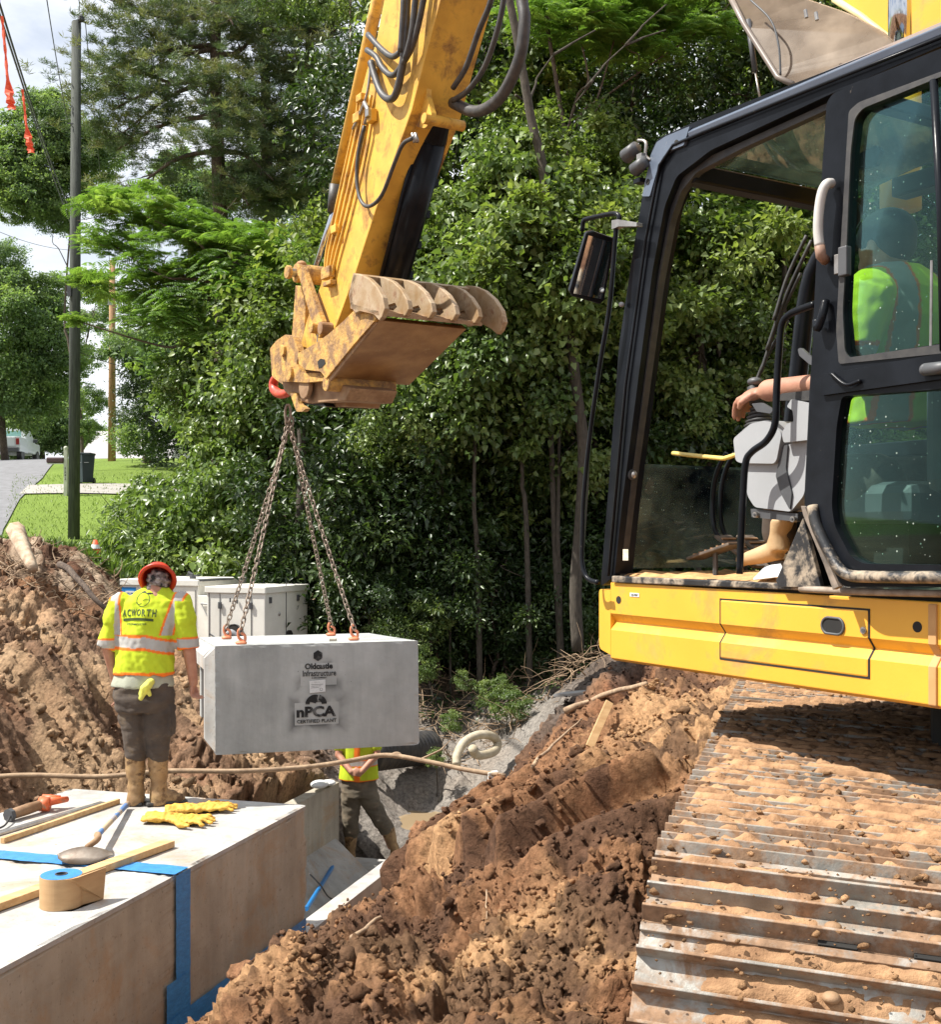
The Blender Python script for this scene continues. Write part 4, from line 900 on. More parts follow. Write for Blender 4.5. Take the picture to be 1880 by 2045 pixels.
def wtext(body, size, px, py, name='printed_text', bold=0., st=1., m=None, fit=None):
    me = text_mesh(body, size, 0, bold)
    if fit:
        xs = [v.co.x for v in me.vertices]; yv = [v.co.y for v in me.vertices]
        for v in me.vertices: v.co.x = (v.co.x-(max(xs)+min(xs))/2)*fit[0]/(max(xs)-min(xs)); v.co.y = (v.co.y-(max(yv)+min(yv))/2)*fit[1]/(max(yv)-min(yv))
    bm = bmesh.new(); bm.from_mesh(me); bmesh.ops.triangulate(bm, faces=bm.faces)
    bmesh.ops.subdivide_edges(bm, edges=[e for e in bm.edges if e.calc_length() > .02], cuts=2); bm.to_mesh(me); bm.free()
    c = a(px, py)
    for v in me.vertices: v.co = Vector((c.x+v.co.x*st, 0, c.z+v.co.y))
    wrap(me, name, m or pm_print, w1)
pm_print = pm('dark_green_print', (.05, .08, .02), None, 30, .8)
def arcw(px, py, r0, r1, a0, a1, n=20, sy=1.):
    c = a(px, py); vs_ = []; fs_ = []
    for i in range(n+1):
        t = R(a0+(a1-a0)*i/n)
        for r_ in (r0, r1): vs_.append((c.x+r_*math.cos(t), 0, c.z+r_*sy*math.sin(t)))
    for i in range(n): fs_.append((2*i, 2*i+1, 2*i+3, 2*i+2))
    me = bpy.data.meshes.new('e'); me.from_pydata(vs_, [], fs_); return me
wrap(arcw(290, 1196, .044, .048, 0, 360, 30, 1.05), 'printed_emblem', pm_print, w1)
wrap(arcw(297, 1200, .022, .027, 20, 150, 12, .6), 'printed_emblem', pm_print, w1); wrap(arcw(283, 1201, .018, .023, 190, 340, 12, .7), 'printed_emblem', pm_print, w1); wrap(arcw(290, 1183, .008, .018, 0, 180, 8, .4), 'printed_emblem', pm_print, w1)
def letters(word, px0, px1, py, size):
    for i, ch_ in enumerate(word):
        t = i/(len(word)-1); wtext(ch_, size, px0+(px1-px0)*t, py-2.0*math.cos((t-.5)*3), 'printed_text', .0015, 1., fit=(.037 if ch_ == 'W' else .028, .046*(1+.15*abs(t-.5)*2)))
letters('ACWORTH', 254, 315, 1223, .056)
wtext('STORMWATER', .017, 281, 1244, bold=.0004, st=1.3)
me = bpy.data.meshes.new('b'); n_ = 16; vs_ = [(a(252+i*62/n_, 0).x, 0, a(0, 1234+2.5*math.sin(i/n_*3.14)*-1+k*5).z) for i in range(n_+1) for k in (0, 1)]
me.from_pydata(vs_, [], [(2*i, 2*i+1, 2*i+3, 2*i+2) for i in range(n_)]); wrap(me, 'printed_bar', pm_print, w1)
# trousers
mb = MB()
mb.loft([(a(286, 1362, .02), Vector((.205, 0, 0)), Vector((0, .15, 0))), (a(286, 1395, .02), Vector((.215, 0, 0)), Vector((0, .165, 0))), (a(287, 1420, .02), Vector((.205, 0, 0)), Vector((0, .15, 0)))], 24)
capsule(mb, [a(261, 1412, .02), a(268, 1465, .0), a(271, 1506, .0)], [.108, .088, .079]); capsule(mb, [a(315, 1412, .02), a(315, 1465, .0), a(316, 1508, .0)], [.110, .092, .077])
mb.box(a(340, 1440, .02), (.02, .07, .10))
link('trousers', fused(mb, .010, 4, org, lambda c: .012*mnoise.noise(Vector((c.x*8, c.y*8, c.z*16)))+.006*mnoise.noise(Vector((c.x*14, c.y*10, c.z*45)))), pants, w1, True)
for (x0, x1, tx_, nm) in ((270, 271, -.02, 'boot'), (316, 317, .10, 'boot')):
    mb = MB(); ank = Vector((a(x1, 0).x, YW, fz+.09)); toe = ank+Vector((tx_, .13 if tx_ < 0 else .04, -.045))
    mb.loft([(a(x0, 1504), Vector((.073, 0, 0)), Vector((0, .075, 0))), (a(x0, 1535), Vector((.070, 0, 0)), Vector((0, .07, 0))), (Vector((ank.x, YW, fz+.15)), Vector((.056, 0, 0)), Vector((0, .06, 0))), (ank, Vector((.060, 0, 0)), Vector((0, .068, 0))), (ank-W*.05, Vector((.066, 0, 0)), Vector((0, .075, 0))), (ank-W*.088, Vector((.064, 0, 0)), Vector((0, .075, 0)))], 20)
    mb.tube([ank-W*.04, toe, toe+(toe-ank)*.35-W*.004], [.058, .047, .036], 14); mb.ell(toe+(toe-ank)*.3, (.045, .045, .04))
    link(nm, fused(mb, .009, 4, org, lambda c: .007*mnoise.noise(Vector((c.x*12, c.y*12, c.z*22)))), bootm, w1, True)
    sd = Vector((tx_, .13 if tx_ < 0 else .05, 0)).normalized(); MB().box(Vector((ank.x, YW, fz+.012))+sd*.05, (.145 if tx_ > 0 else .12, .052, .012), (sd, Vector((-sd.y, sd.x, 0)), W)).build('boot_sole', rubber, w1, bevel=.01)
gt = thing('glove', a(302, 1372, -.16), 'pair of small yellow gloves tucked in the standing worker back pocket', 'glove'); mb = MB()
capsule(mb, [a(312, 1357, -.155), a(303, 1368, -.165), a(297, 1380, -.165)], [.028, .034, .022]); capsule(mb, [a(300, 1372, -.165), a(294, 1388, -.17)], [.02, .018]); capsule(mb, [a(306, 1368, -.165), a(311, 1381, -.16)], [.018, .015]); capsule(mb, [a(297, 1367, -.165), a(292, 1380, -.16)], [.015, .013])
link('cloth', fused(mb, .006, 2, origin(gt), lambda c: .004*mnoise.noise(c*40)), pm('lime_glove', (.72, .72, .10), (.5, .46, .12), 14, .8), gt, True)
sub([o for o in bpy.data.objects if o.parent is w1 and o.name.startswith('vest')][0], ['printed_text', 'printed_emblem', 'printed_bar']); sub([o for o in bpy.data.objects if o.parent is w1 and o.name.startswith('hard_hat')][0], ['hat_band'])
# ---- second worker behind the hanging lid
Y2 = 13.85
def b2(px, py, dy=0.): return P(px, py, Y2)+Vector((0, dy, 0))
w2 = thing('person', b2(730, 1725), 'worker standing legs apart in the channel, upper body hidden by the hanging lid', 'person'); o2 = origin(w2)
mb = MB(); sh = b2(716, 1390).z
mb.ell(b2(714, 1408, -.03), (.085, .10, .115)); mb.ell(b2(714, 1412, -.13), (.016, .025, .02)); mb.ell(b2(730, 1410, -.03), (.02, .02, .03)); mb.ell(b2(698, 1410, -.03), (.02, .02, .03)); capsule(mb, [b2(714, 1430), b2(714, 1447)], [.06, .065])
mb.loft([(b2(716, 1560), Vector((.16, 0, 0)), Vector((0, .11, 0))), (b2(716, 1500), Vector((.16, 0, 0)), Vector((0, .11, 0))), (b2(716, 1450), Vector((.19, 0, 0)), Vector((0, .10, 0)))])
capsule(mb, [b2(684, 1455), b2(678, 1505, -.08), b2(706, 1533, -.24)], [.056, .045, .034]); hand(mb, b2(706, 1533, -.24), Vector((.8, -.3, -.1)), Vector((0, -1, .2)), .95, .7, 1)
capsule(mb, [b2(748, 1455), b2(754, 1505, -.08), b2(726, 1533, -.24)], [.056, .045, .034]); hand(mb, b2(726, 1533, -.24), Vector((-.8, -.3, -.05)), Vector((0, -1, .2)), .95, .7, -1)
capsule(mb, [b2(700, 1570), b2(700, 1650), b2(700, 1710)], [.07, .05, .04]); capsule(mb, [b2(735, 1570), b2(762, 1640), b2(780, 1690)], [.07, .05, .04])
link('body', fused(mb, .010, 4, o2), skin, w2, True)
mb = MB(); mb.ell(b2(714, 1398, -.0), (.115, .135, .10)); mb.ell(b2(714, 1404, -.02), (.14, .16, .022)); link('hard_hat', fused(mb, .012, 2, o2), hatm, w2, True)
mb = MB(); mb.loft([(b2(717, 1556), Vector((.235, 0, 0)), Vector((0, .165, 0))), (b2(717, 1520), Vector((.215, 0, 0)), Vector((0, .15, 0))), (b2(716, 1480), Vector((.20, 0, 0)), Vector((0, .14, 0))), (b2(716, 1446), Vector((.21, 0, 0)), Vector((0, .12, 0)))], 24)
capsule(mb, [b2(686, 1452), b2(680, 1490, -.05)], [.075, .07]); capsule(mb, [b2(746, 1452), b2(752, 1490, -.05)], [.075, .07])
v2 = fused(mb, .010, 3, o2, lambda c: .012*mnoise.noise(Vector((c.x*10, c.y*10, c.z*6))))
def v2c(co, no):
    X = co+np.array(o2); x = X[:, 0]/Y2*FOC+CX; y = HY-X[:, 2]/Y2*FOC; c = np.tile(LIME*.95, (len(x), 1)); c[(np.abs(x-716) < 6)*(no[:, 1] < 0)] = ORG; c[(np.abs(y-1520) < 8)] = ORG; c[(np.abs(y-1520) < 5)] = SIL; c[y > 1553] = ORG; return c
color_mesh(v2, v2c); link('vest', v2, cloth, w2, True)
mb = MB(); mb.loft([(b2(717, 1545), Vector((.20, 0, 0)), Vector((0, .14, 0))), (b2(718, 1590), Vector((.215, 0, 0)), Vector((0, .15, 0)))], 20)
capsule(mb, [b2(700, 1590), b2(701, 1640, -.03), b2(701, 1662)], [.118, .096, .092]); capsule(mb, [b2(735, 1588), b2(758, 1633, -.03), b2(772, 1655)], [.118, .096, .090])
link('trousers', fused(mb, .012, 3, o2, lambda c: .014*mnoise.noise(Vector((c.x*9, c.y*9, c.z*14)))+.007*mnoise.noise(Vector((c.x*14, c.y*10, c.z*40)))), pants2, w2, True)
for (x0, y0, x1, y1) in ((701, 1660, 700, 1722), (774, 1652, 789, 1697)):
    mb = MB(); lowz = -3.845; A0 = b2(x0, y0); A1 = b2(x1, y1); A1.z = lowz+.09
    mb.loft([(A0, Vector((.080, 0, 0)), Vector((0, .075, 0))), (A0.lerp(A1, .5), Vector((.068, 0, 0)), Vector((0, .066, 0))), (A1+W*.06, Vector((.055, 0, 0)), Vector((0, .06, 0))), (A1-W*.085, Vector((.06, 0, 0)), Vector((0, .08, 0)))], 16)
    mb.tube([A1-W*.04, A1+Vector((-.03 if x0 < 740 else .05, -.11, -.045))], [.055, .042], 12); mb.ell(A1+Vector((-.03 if x0 < 740 else .05, -.12, -.045)), (.042, .05, .038))
    link('boot', fused(mb, .010, 3, o2, lambda c: .007*mnoise.noise(c*14)), bootm, w2, True)
# ---- operator in the cab
op = thing('person', M(-.95, .50, .35), 'operator in lime safety shirt and dark cap seated in the excavator cab', 'person'); o3 = origin(op)
def m3(px, py, v): return Q(px, py, v)
mb = MB(); hd = m3(1768, 492, .46)
mb.ell(hd, (.098, .078, .115), ax=(U, V, W)); mb.ell(hd+U*.095-W*.01, (.02, .014, .018), ax=(U, V, W)); mb.ell(hd+U*.07-W*.06, (.035, .04, .04), ax=(U, V, W)); mb.ell(hd-V*.078-U*.01-W*.01, (.022, .012, .032), ax=(U, V, W)); mb.ell(hd+V*.078-U*.01-W*.01, (.022, .012, .032), ax=(U, V, W))
capsule(mb, [hd-W*.09-U*.02, hd-W*.17-U*.04], [.058, .062])
shl = m3(1735, 585, .28); shr = shl+V*.40; 
mb.loft([(m3(1790, 760, .48), U*.12, V*.16), (m3(1790, 640, .48), U*.12, V*.18), (m3(1785, 560, .48), U*.09, V*.17)], 18)
elb = m3(1672, 768, .16); wr_ = m3(1536, 780, .15)
capsule(mb, [shl, elb, wr_], [.065, .056, .040], 16); hand(mb, m3(1530, 781, .15), (m3(1480, 790, .15)-m3(1536, 780, .15))+Vector((0, 0, -.01)), W+V*-.3, 1.15, .62, 1)
capsule(mb, [shr, shr-W*.28-U*.05, shr-W*.30+U*.22], [.06, .047, .034]); hand(mb, shr-W*.30+U*.22, U-W*.1, W, 1.0, .7, -1)
for vv in (.36, .62): capsule(mb, [M(-.98, vv, .38), M(-.58, vv, .40), M(-.54, vv, .22)], [.085, .06, .045])
link('body', fused(mb, .007, 4, o3), skin, op, True)
mb = MB(); mb.ell(hd+W*.035-U*.01, (.112, .092, .098), ax=(U, V, W)); mb.loft([(hd+W*.035+U*.08, V*.07, W*.012), (hd+W*.02+U*.17, V*.045, W*.008)], 14); mb.ell(hd+W*.0-U*.055, (.06, .075, .07), ax=(U, V, W)); link('cap', fused(mb, .008, 3, o3), capm, op, True)
mb = MB(); bk = Q(1795, 640, .48)
mb.loft([(m3(1795, 850, .50), U*.17, V*.21), (m3(1795, 740, .50), U*.165, V*.21), (m3(1800, 640, .50), U*.16, V*.225), (m3(1795, 585, .49), U*.14, V*.225), (m3(1788, 550, .48), U*.11, V*.17), (m3(1783, 530, .47), U*.08, V*.09)], 28)
capsule(mb, [m3(1740, 590, .30), m3(1712, 650, .25)], [.09, .088]); mb.tube([m3(1735, 590, .29), m3(1700, 702, .20)], [.092, .078], 18); capsule(mb, [shr, shr-W*.18-U*.03], [.088, .08])
v3 = fused(mb, .0065, 4, o3, lambda c: .007*mnoise.noise(Vector((c.x*10, c.y*10, c.z*6)))+.004*mnoise.noise(c*26))
def v3c(co, no):
    X = co+np.array(o3); rel = X-np.array(MO); u = rel@np.array(U); v = rel@np.array(V); z = rel[:, 2]
    c = np.tile(LIME, (len(u), 1)); q = (v-.36)-(z-.75)*.1; m = (u < -.80)+0 > -1
    c[(np.abs(q) < .048)] = ORG; c[(np.abs(q) < .036)] = SIL*.8; q2 = v-.62
    c[(np.abs(q2) < .048)] = ORG; c[(np.abs(q2) < .036)] = SIL*.8; c[np.abs(z-.50) < .05] = ORG; c[np.abs(z-.50) < .036] = SIL*.8
    py = HY-X[:, 2]/X[:, 1]*FOC; sl = (v < .27); c[sl] = LIME; c[sl*(py > 680)] = ORG; c[sl*(py > 690)] = SIL; return c
color_mesh(v3, v3c); link('shirt', v3, cloth, op, True)
mb = MB(); 
for vv in (.36, .62): capsule(mb, [M(-1.0, vv, .36), M(-.58, vv, .40), M(-.56, vv, .20)], [.115, .09, .065])
link('trousers', fused(mb, .012, 3, o3), pants, op, True)
for i, (pt) in enumerate(((M(-.50, .36, .05), M(-.28, .30, .05)), (M(-.52, .62, .07), M(-.30, .62, .09)))):
    mb = MB(); A0, A1 = pt; A0 = m3(1556, 1100, .34) if i == 0 else A0; A1 = m3(1484, 1118, .34) if i == 0 else A1
    mb.loft([(A0+W*.12-U*.02, U*.048, V*.048), (A0+W*.06, U*.040, V*.042), (A0, U*.046, V*.042)], 16); mb.tube([A0+W*.005, A0.lerp(A1, .5), A1], [.040, .034, .024], 14); mb.ell(A1, .028, 12, 8)
    link('boot', fused(mb, .008, 3, o3), pm('tan_boot', (.50, .36, .20), (.4, .27, .14), 8, .7, bump=.002) if i == 0 else MATS['tan_boot'], op, True)
# ------------------------------------------------------------------ excavator
ex = thing('excavator', M(-1.2, 1.3, -1.2), 'yellow tracked excavator with black cab, open door and a ribbed thumb on its raised stick', 'excavator')
AXM = (U, V, W)
def qp(pts, v): return [Q(x, y, v) for x, y in pts]
def plate(name, loops, v, th, m, rads=None, bevel=.004, parent=None):
    """loops in photo pixels on the plane v, swept th into the machine"""
    L = []
    for i, lp_ in enumerate(loops):
        p = qp(lp_, v)
        if rads and rads[i]: p = rounded(p, rads[i], 5)
        L.append(p)
    return MB().prism(L, V*th).build(name, m, parent or ex, bevel=bevel)
# house skirt with its pressed groove
def skirt(name, u0, u1, v0, f0, f1, out=0., m=yellow, bev=.003):
    """profile (depth, fraction) between fractions f0..f1 of the height"""
    Ht = .312; prof = [(0, .0), (0, .395), (.026, .50), (.0, .605), (0, .965), (.018, 1.0)]
    def dep(f):
        for (d0, g0), (d1, g1) in zip(prof, prof[1:]):
            if g0 <= f <= g1: return d0+(d1-d0)*(f-g0)/(g1-g0)
        return 0
    fr = sorted({f0, f1}|{g for _, g in prof if f0 < g < f1}); a_ = [(dep(f)-out, -f*Ht) for f in fr]
    pts = [M(u0, v0+d, w_) for d, w_ in a_]+[M(u0, v0+.05+(.03 if not out else 0), w_) for d, w_ in (a_[-1], a_[0])]
    return MB().prism(pts, U*(u1-u0)).build(name, m, ex, bevel=bev)
skirt('side_skirt', -3.0, -.0, .0, 0, 1)
MB().prism(rounded([M(.0, -.0, -.032), M(.115, .03, -.032), M(.115, .03, -.275), M(.0, .0, -.29)], [0, .02, .03, 0]), V*.35).build('corner_step', yellow, ex, bevel=.012)
# hatch in the skirt: gap line, panel, pull, lock
def uof(px, py, v=0.): p = Q(px, py, v)-MO; return p.dot(U)
uh0, uh1 = uof(1441, 1250), uof(1736, 1290)
skirt('hatch_gap', uh1-.006, uh0+.006, -.0, .105, .80, .0016, darkm, 0)
skirt('hatch_panel', uh1, uh0, -.0, .12, .785, .0042, yellow, .006)
def disc(name, px, py, r_, m, v=-.004, th=.01, squash=1.): 
    c = Q(px, py, v); return MB().tube([c, c+V*th], r_, 20).build(name, m, ex)
oc = Q(1664, 1250, -.007); lp_ = [oc+U*(.030*math.copysign(1, math.cos(t))*.62+.026*math.cos(t))+W*.026*math.sin(t) for t in np.linspace(0, 6.283, 25)[:-1]]
MB().prism(lp_, V*.006).build('hatch_pull', darkm, ex); MB().tube(lp_, .0045, 6, closed=True).build('hatch_pull_rim', dgrey, ex, smooth=True)
disc('hatch_lock', 1724, 1259, .011, steel, -.010); disc('hatch_lock_core', 1724, 1259, .006, dgrey, -.012)
disc('skirt_hole', 1236, 1198, .0155, darkm, -.001, .006); disc('skirt_hole', 1833, 1252, .0165, darkm, -.001, .006)
c = Q(1268, 1188, -.0012); MB().box(c, (.028, .0008, .0075), (U, V, W)).build('white_label', paper, ex)
text_on('label_text', '123-4567', .011, c-V*.0016, -U, W, printg, ex, 0)
us = uof(1861, 1300); skirt('welded_strip', us-.022, us+.006, -.0, .02, .99, .007, pm('dusty_yellow', (.56, .33, .14), (.48, .26, .1), 9, .8), .003)
# dribble of dusty mud along the top of the skirt
# house body, floor, undercarriage
MB().box(M(-1.45, 1.35, -.17), (1.5, 1.24, .13), AXM).build('house_frame', darkm, ex)
MB().box(M(-2.5, 1.35, .35), (.55, 1.30, .5), AXM).build('engine_housing', yellow, ex, bevel=.03)
MB().box(M(-.98, .55, .008), (.98, .50, .022), AXM).build('cab_floor', blackm, ex, bevel=.004)
mb = MB(); vs_, fs_ = [], []
for i in range(61):
    for j in range(15):
        u_ = -.02-1.0*i/60; v_ = .02+.62*j/14; vs_.append(M(u_, v_, .031+.022*max(0, mnoise.noise(Vector((u_*7, v_*9, 0)))+.25)+.006*mnoise.noise(Vector((u_*40, v_*40, 1)))-(.02 if j in (0, 14) else 0)))
for i in range(60):
    for j in range(14): k = i*15+j; fs_.append((k, k+1, k+16, k+15))
mb.add(vs_, fs_); o = mb.build('floor_mud', pm('dry_clay_mud', (.62, .36, .15), (.42, .22, .09), 24, .95, bump=.006, bscale=80), ex, smooth=True)
mb = MB().prism([Q(1505, 1158, .02), Q(1570, 1150, .02), Q(1560, 1128, .12), Q(1530, 1132, .12)], W*.004); mb.build('floor_paper', paper, ex)
plate('sill_rail', [[(1222, 1150), (1620, 1168), (1622, 1180), (1222, 1163)]], -.012, .04, blackm)
plate('cab_base', [[(1222, 1160), (1600, 1175), (1990, 1192), (1990, 1222), (1600, 1192), (1222, 1166)]], .022, .06, darkm)
MB().tube(bez([Q(1600, 1176, -.02), Q(1640, 1178, -.03), Q(1720, 1182, -.03), Q(1900, 1186, -.03)]), .011, 8).build('sill_tube', pm('muddy_tube', (.36, .3, .24), (.2, .15, .11), 20, .7), ex, smooth=True)
# cab frame: front pillar and roof rail in one piece, its pressed lip, far pillar, rear
plate('front_pillar', [[(1200, 1172), (1215, 985), (1237, 690), (1262, 520), (1284, 389), (1303, 296), (1316, 276), (1375, 249), (1640, 146), (1880, 51), (2005, 4), (2005, 44), (1880, 92), (1655, 190), (1420, 300), (1352, 352), (1328, 412), (1304, 540), (1284, 690), (1262, 860), (1244, 1000), (1228, 1150)]], 0, .09, black, [.02], .012)
plate('pillar_lip', [[(1218, 1160), (1240, 960), (1268, 740), (1292, 560), (1318, 430), (1338, 372), (1378, 330), (1480, 284), (1655, 205), (1655, 218), (1484, 296), (1392, 344), (1360, 384), (1340, 440), (1316, 566), (1292, 742), (1262, 960), (1238, 1160)]], .03, .03, rubber, [.02], .006)
MB().tube([Q(x, y, -.012) for x, y in ((1216, 1150), (1250, 770), (1290, 480), (1318, 330), (1345, 290), (1400, 266), (1700, 146), (1990, 32))], .006, 6).build('pillar_bead', black, ex, smooth=True)
# roof: corner cap, roof rail with bluish sky light in its colour, roof panel
RZ = (Q(1303, 290, 0)-MO).dot(W)
plate('roof_corner_cap', [[(1283, 392), (1300, 310), (1312, 284), (1330, 272), (1378, 252), (1366, 290), (1340, 300), (1326, 312), (1316, 330), (1298, 392)]], -.012, .13, roofm, [.006], .010)
for (x, y) in ((1351, 285), (1294, 363)): c = Q(x, y, -.014); MB().tube([c, c+V*.01], .011, 16).build('cap_bolt_hole', darkm, ex)
ra = Q(1378, 249, 0)-MO; rb = Q(2005, 4, 0)-MO; mb = MB()
zt = ra.z; 
mb.prism([M(ra.dot(U), -.004, zt-.055), M(ra.dot(U), -.012, zt-.03), M(ra.dot(U), .02, zt-.004), M(ra.dot(U), .10, zt+.004), M(ra.dot(U), .10, zt-.055)], -U*1.75); mb.build('roof_rail', roofm, ex, bevel=.004)
uR = ra.dot(U)
MB().box(M(uR-1.35, .55, zt-.03), (.42, .44, .03), AXM).build('roof_panel', roofm, ex, bevel=.01)
for vv in (.93,): MB().box(M(uR-.85, vv, zt-.03), (.92, .05, .035), AXM).build('roof_rail_far', black, ex, bevel=.01)
# front header between skylight and windscreen opening, skylight pane
mb = MB(); ha = Q(1388, 338, .06); uf = (ha-MO).dot(U); hz0 = (ha-MO).dot(W)
MB().box(M(uf+.01, .50, hz0-.02), (.035, .46, .035), AXM).build('front_header', black, ex, bevel=.008)
mb = MB().prism(rounded([M(uf-.03, .10, hz0+.015), M(uf-.03, .90, hz0+.015), M(uf-.62, .90, zt-.05), M(uf-.62, .10, zt-.05)], .04), Vector((0, 0, .005))); mb.build('skylight_pane', glass_r, ex)
MB().box(M(uf-.64, .5, zt-.045), (.03, .44, .025), AXM).build('roof_cross_rail', black, ex, bevel=.006)
# opened amber skylight hatch standing above the roof, with its stay
hp_ = rounded([Q(1450, -22, .35), Q(1484, 46, .35), Q(1552, 152, .35), Q(1590, 172, .35), Q(1700, 140, .45), Q(1800, 100, .55), Q(1762, 62, .55), Q(1690, 26, .55), Q(1600, -5, .5)], .03)
mb = MB().prism(hp_, V*.012+W*.004); mb.build('skylight_hatch', polyc, ex, bevel=.003)
MB().tube([Q(1453, -18, .34), Q(1487, 48, .34), Q(1554, 154, .34), Q(1584, 168, .34)], .011, 8).build('hatch_rim', pm('hatch_rim', (.22, .18, .15), None, 9, .4), ex, smooth=True)
MB().tube([Q(1495, 40, .36), Q(1509, 142, .36)], .011, 10).build('gas_stay', dgrey, ex, smooth=True); MB().tube([Q(1509, 142, .36), Q(1520, 205, .36)], .004, 8).build('gas_stay_rod', steel, ex, smooth=True)
for (x, y) in ((1612, 27), (1633, 32)): c = Q(x, y, .33); MB().tube([c-W*.015, c+W*.015+U*.006], .007, 8).build('hatch_catch', steel, ex)
MB().tube(bez([Q(1500, 0, .34), Q(1540, 40, .34), Q(1556, 90, .34), Q(1560, 150, .34)]), .004, 6).build('hatch_strap', dgrey, ex, smooth=True)
# far front pillar, far side frame, rear corner
mb = MB(); uft = uf; 
mb.tube(bez([M(-.01, .93, .02), M(-.05, .93, .4), M(-.12, .93, .9), M(-.2, .93, hz0-.25), M(uft, .91, hz0-.06), M(uft, .80, hz0-.03)], 5), .042, 8); mb.build('far_pillar', black, ex, smooth=True)
MB().box(M(-.45, .97, .25), (.47, .02, .26), AXM).build('far_side_panel', black, ex, bevel=.01)
MB().box(M(-.48, .97, .53), (.46, .025, .03), AXM).build('far_side_rail', black, ex, bevel=.006)
MB().box(M(-.92, .97, .85), (.035, .025, .85), AXM).build('far_side_post', black, ex, bevel=.006)
MB().box(M(-1.72, .55, .55), (.04, .48, .54), AXM).build('rear_wall', black, ex, bevel=.01)
MB().box(M(-1.35, .97, .30), (.40, .02, .30), AXM).build('far_rear_panel', black, ex, bevel=.01)
for vv in (.03, .95): MB().box(M(-1.72, vv, .8), (.05, .04, .78), AXM).build('rear_post', black, ex, bevel=.008)
MB().prism([M(-1.70, .10, 1.1), M(-1.70, .88, 1.1), M(-1.70, .88, 1.55), M(-1.70, .10, 1.55)], -U*.006).build('rear_glass', glass, ex)
# side post between the doorway and the rear (behind the opened door)
plate('door_post', [[(1612, 1170), (1606, 990), (1617, 764), (1628, 600), (1640, 372), (1650, 215), (1668, 206), (1660, 372), (1650, 600), (1640, 764), (1632, 990), (1640, 1170)]], .012, .06, black, None, .006)
# rear quarter panel of the cab seen behind the lower glass
# lower windscreen
mb = MB().prism([Q(1254, 925, .04), Q(1232, 1136, .04), M(-.0, .88, .05), M(-.035, .88, (Q(1254, 925, .04)-MO).z)], U*.006); mb.build('lower_windscreen', glass_f, ex)
c = Q(1261, 948, .03); MB().tube([c, c-U*.012], .021, 16).build('windscreen_knob', dgrey, ex); MB().ell(c-U*.018, (.012, .013, .016), ax=AXM).build('knob_cap', steel, ex, smooth=True)
c = Q(1250, 1108, .012); MB().box(c, (.002, .011, .022), (U, (V*.3-U*.9).normalized(), W)).build('warning_label', pm('yellow_white_label', (.7, .62, .35), (.75, .72, .66), 60, .6), ex)
# opened door lying back along the cab
door = plate('door', [[(1609, 992), (1620, 764), (1630, 547), (1641, 370), (1652, 205), (1664, 187), (1700, 170), (1880, 97), (1990, 55), (1990, 1176), (1880, 1171), (1690, 1172), (1662, 1150), (1646, 1118), (1613, 1030)],
    [(1692, 716), (1990, 668), (1990-6, 112), (1880, 152), (1722, 216), (1706, 236), (1698, 300), (1690, 480), (1683, 620)],
    [(1682, 792), (1672, 850), (1662, 1010), (1668, 1050), (1700, 1112), (1726, 1126), (1880, 1128), (1984, 1128), (1984, 757), (1880, 777), (1700, 790)]], -.075, .045, black, [0.012, .02, .025], .006)
plate('window_seal', [[(1676, 727), (1671, 660), (1684, 420), (1696, 222), (1716, 204), (1880, 143), (1990, 100), (1990, 680), (1880, 706)], [(1986, 672), (1986, 112), (1880, 153), (1724, 216), (1708, 236), (1700, 300), (1692, 480), (1684, 620), (1688, 700), (1696, 714)]], -.080, .006, rubber, [.012, .02], .0)
plate('window_glass', [[(1690, 718), (1683, 620), (1700, 232), (1722, 214), (1990, 108), (1990, 670)]], -.052, .005, glass, None, 0)
plate('window_glass', [[(1700, 1116), (1664, 1030), (1680, 790), (1990, 757), (1990, 1130), (1726, 1128)]], -.052, .005, glass, None, 0)
MB().tube([Q(1866, 160, -.074), Q(1880, 420, -.074), Q(1886, 700, -.074)], .012, 8).build('sliding_window_stile', black, ex, smooth=True)
MB().tube([Q(1862, 520, -.076), Q(1860, 700, -.076)], .004, 6).build('sliding_window_edge', steel, ex)
# pressed step round the door
MB().tube(bez([Q(1624, 1010, -.082), Q(1632, 1050, -.086), Q(1662, 1112, -.09), Q(1690, 1146, -.094), Q(1740, 1152, -.094), Q(1880, 1153, -.094), Q(1990, 1153, -.094)], 5), .018, 10).build('door_lower_tube', blackm, ex, smooth=True)
plate('door_flange', [[(1646, 1128), (1605, 1030), (1600, 1010), (1608, 1012), (1676, 1172), (1664, 1178)]], -.085, .02, pm('muddy_flange', (.3, .24, .19), (.08, .07, .06), 14, .8), None, .002)
plate('mid_rail', [[(1640, 748), (1700, 738), (1990, 686), (1990, 742), (1700, 782), (1640, 790)]], -.088, .02, black, [.008], .006)
plate('kick_plate', [[(1604, 1034), (1550, 1160), (1556, 1172), (1640, 1172)]], -.03, .02, blackm, None, .003)
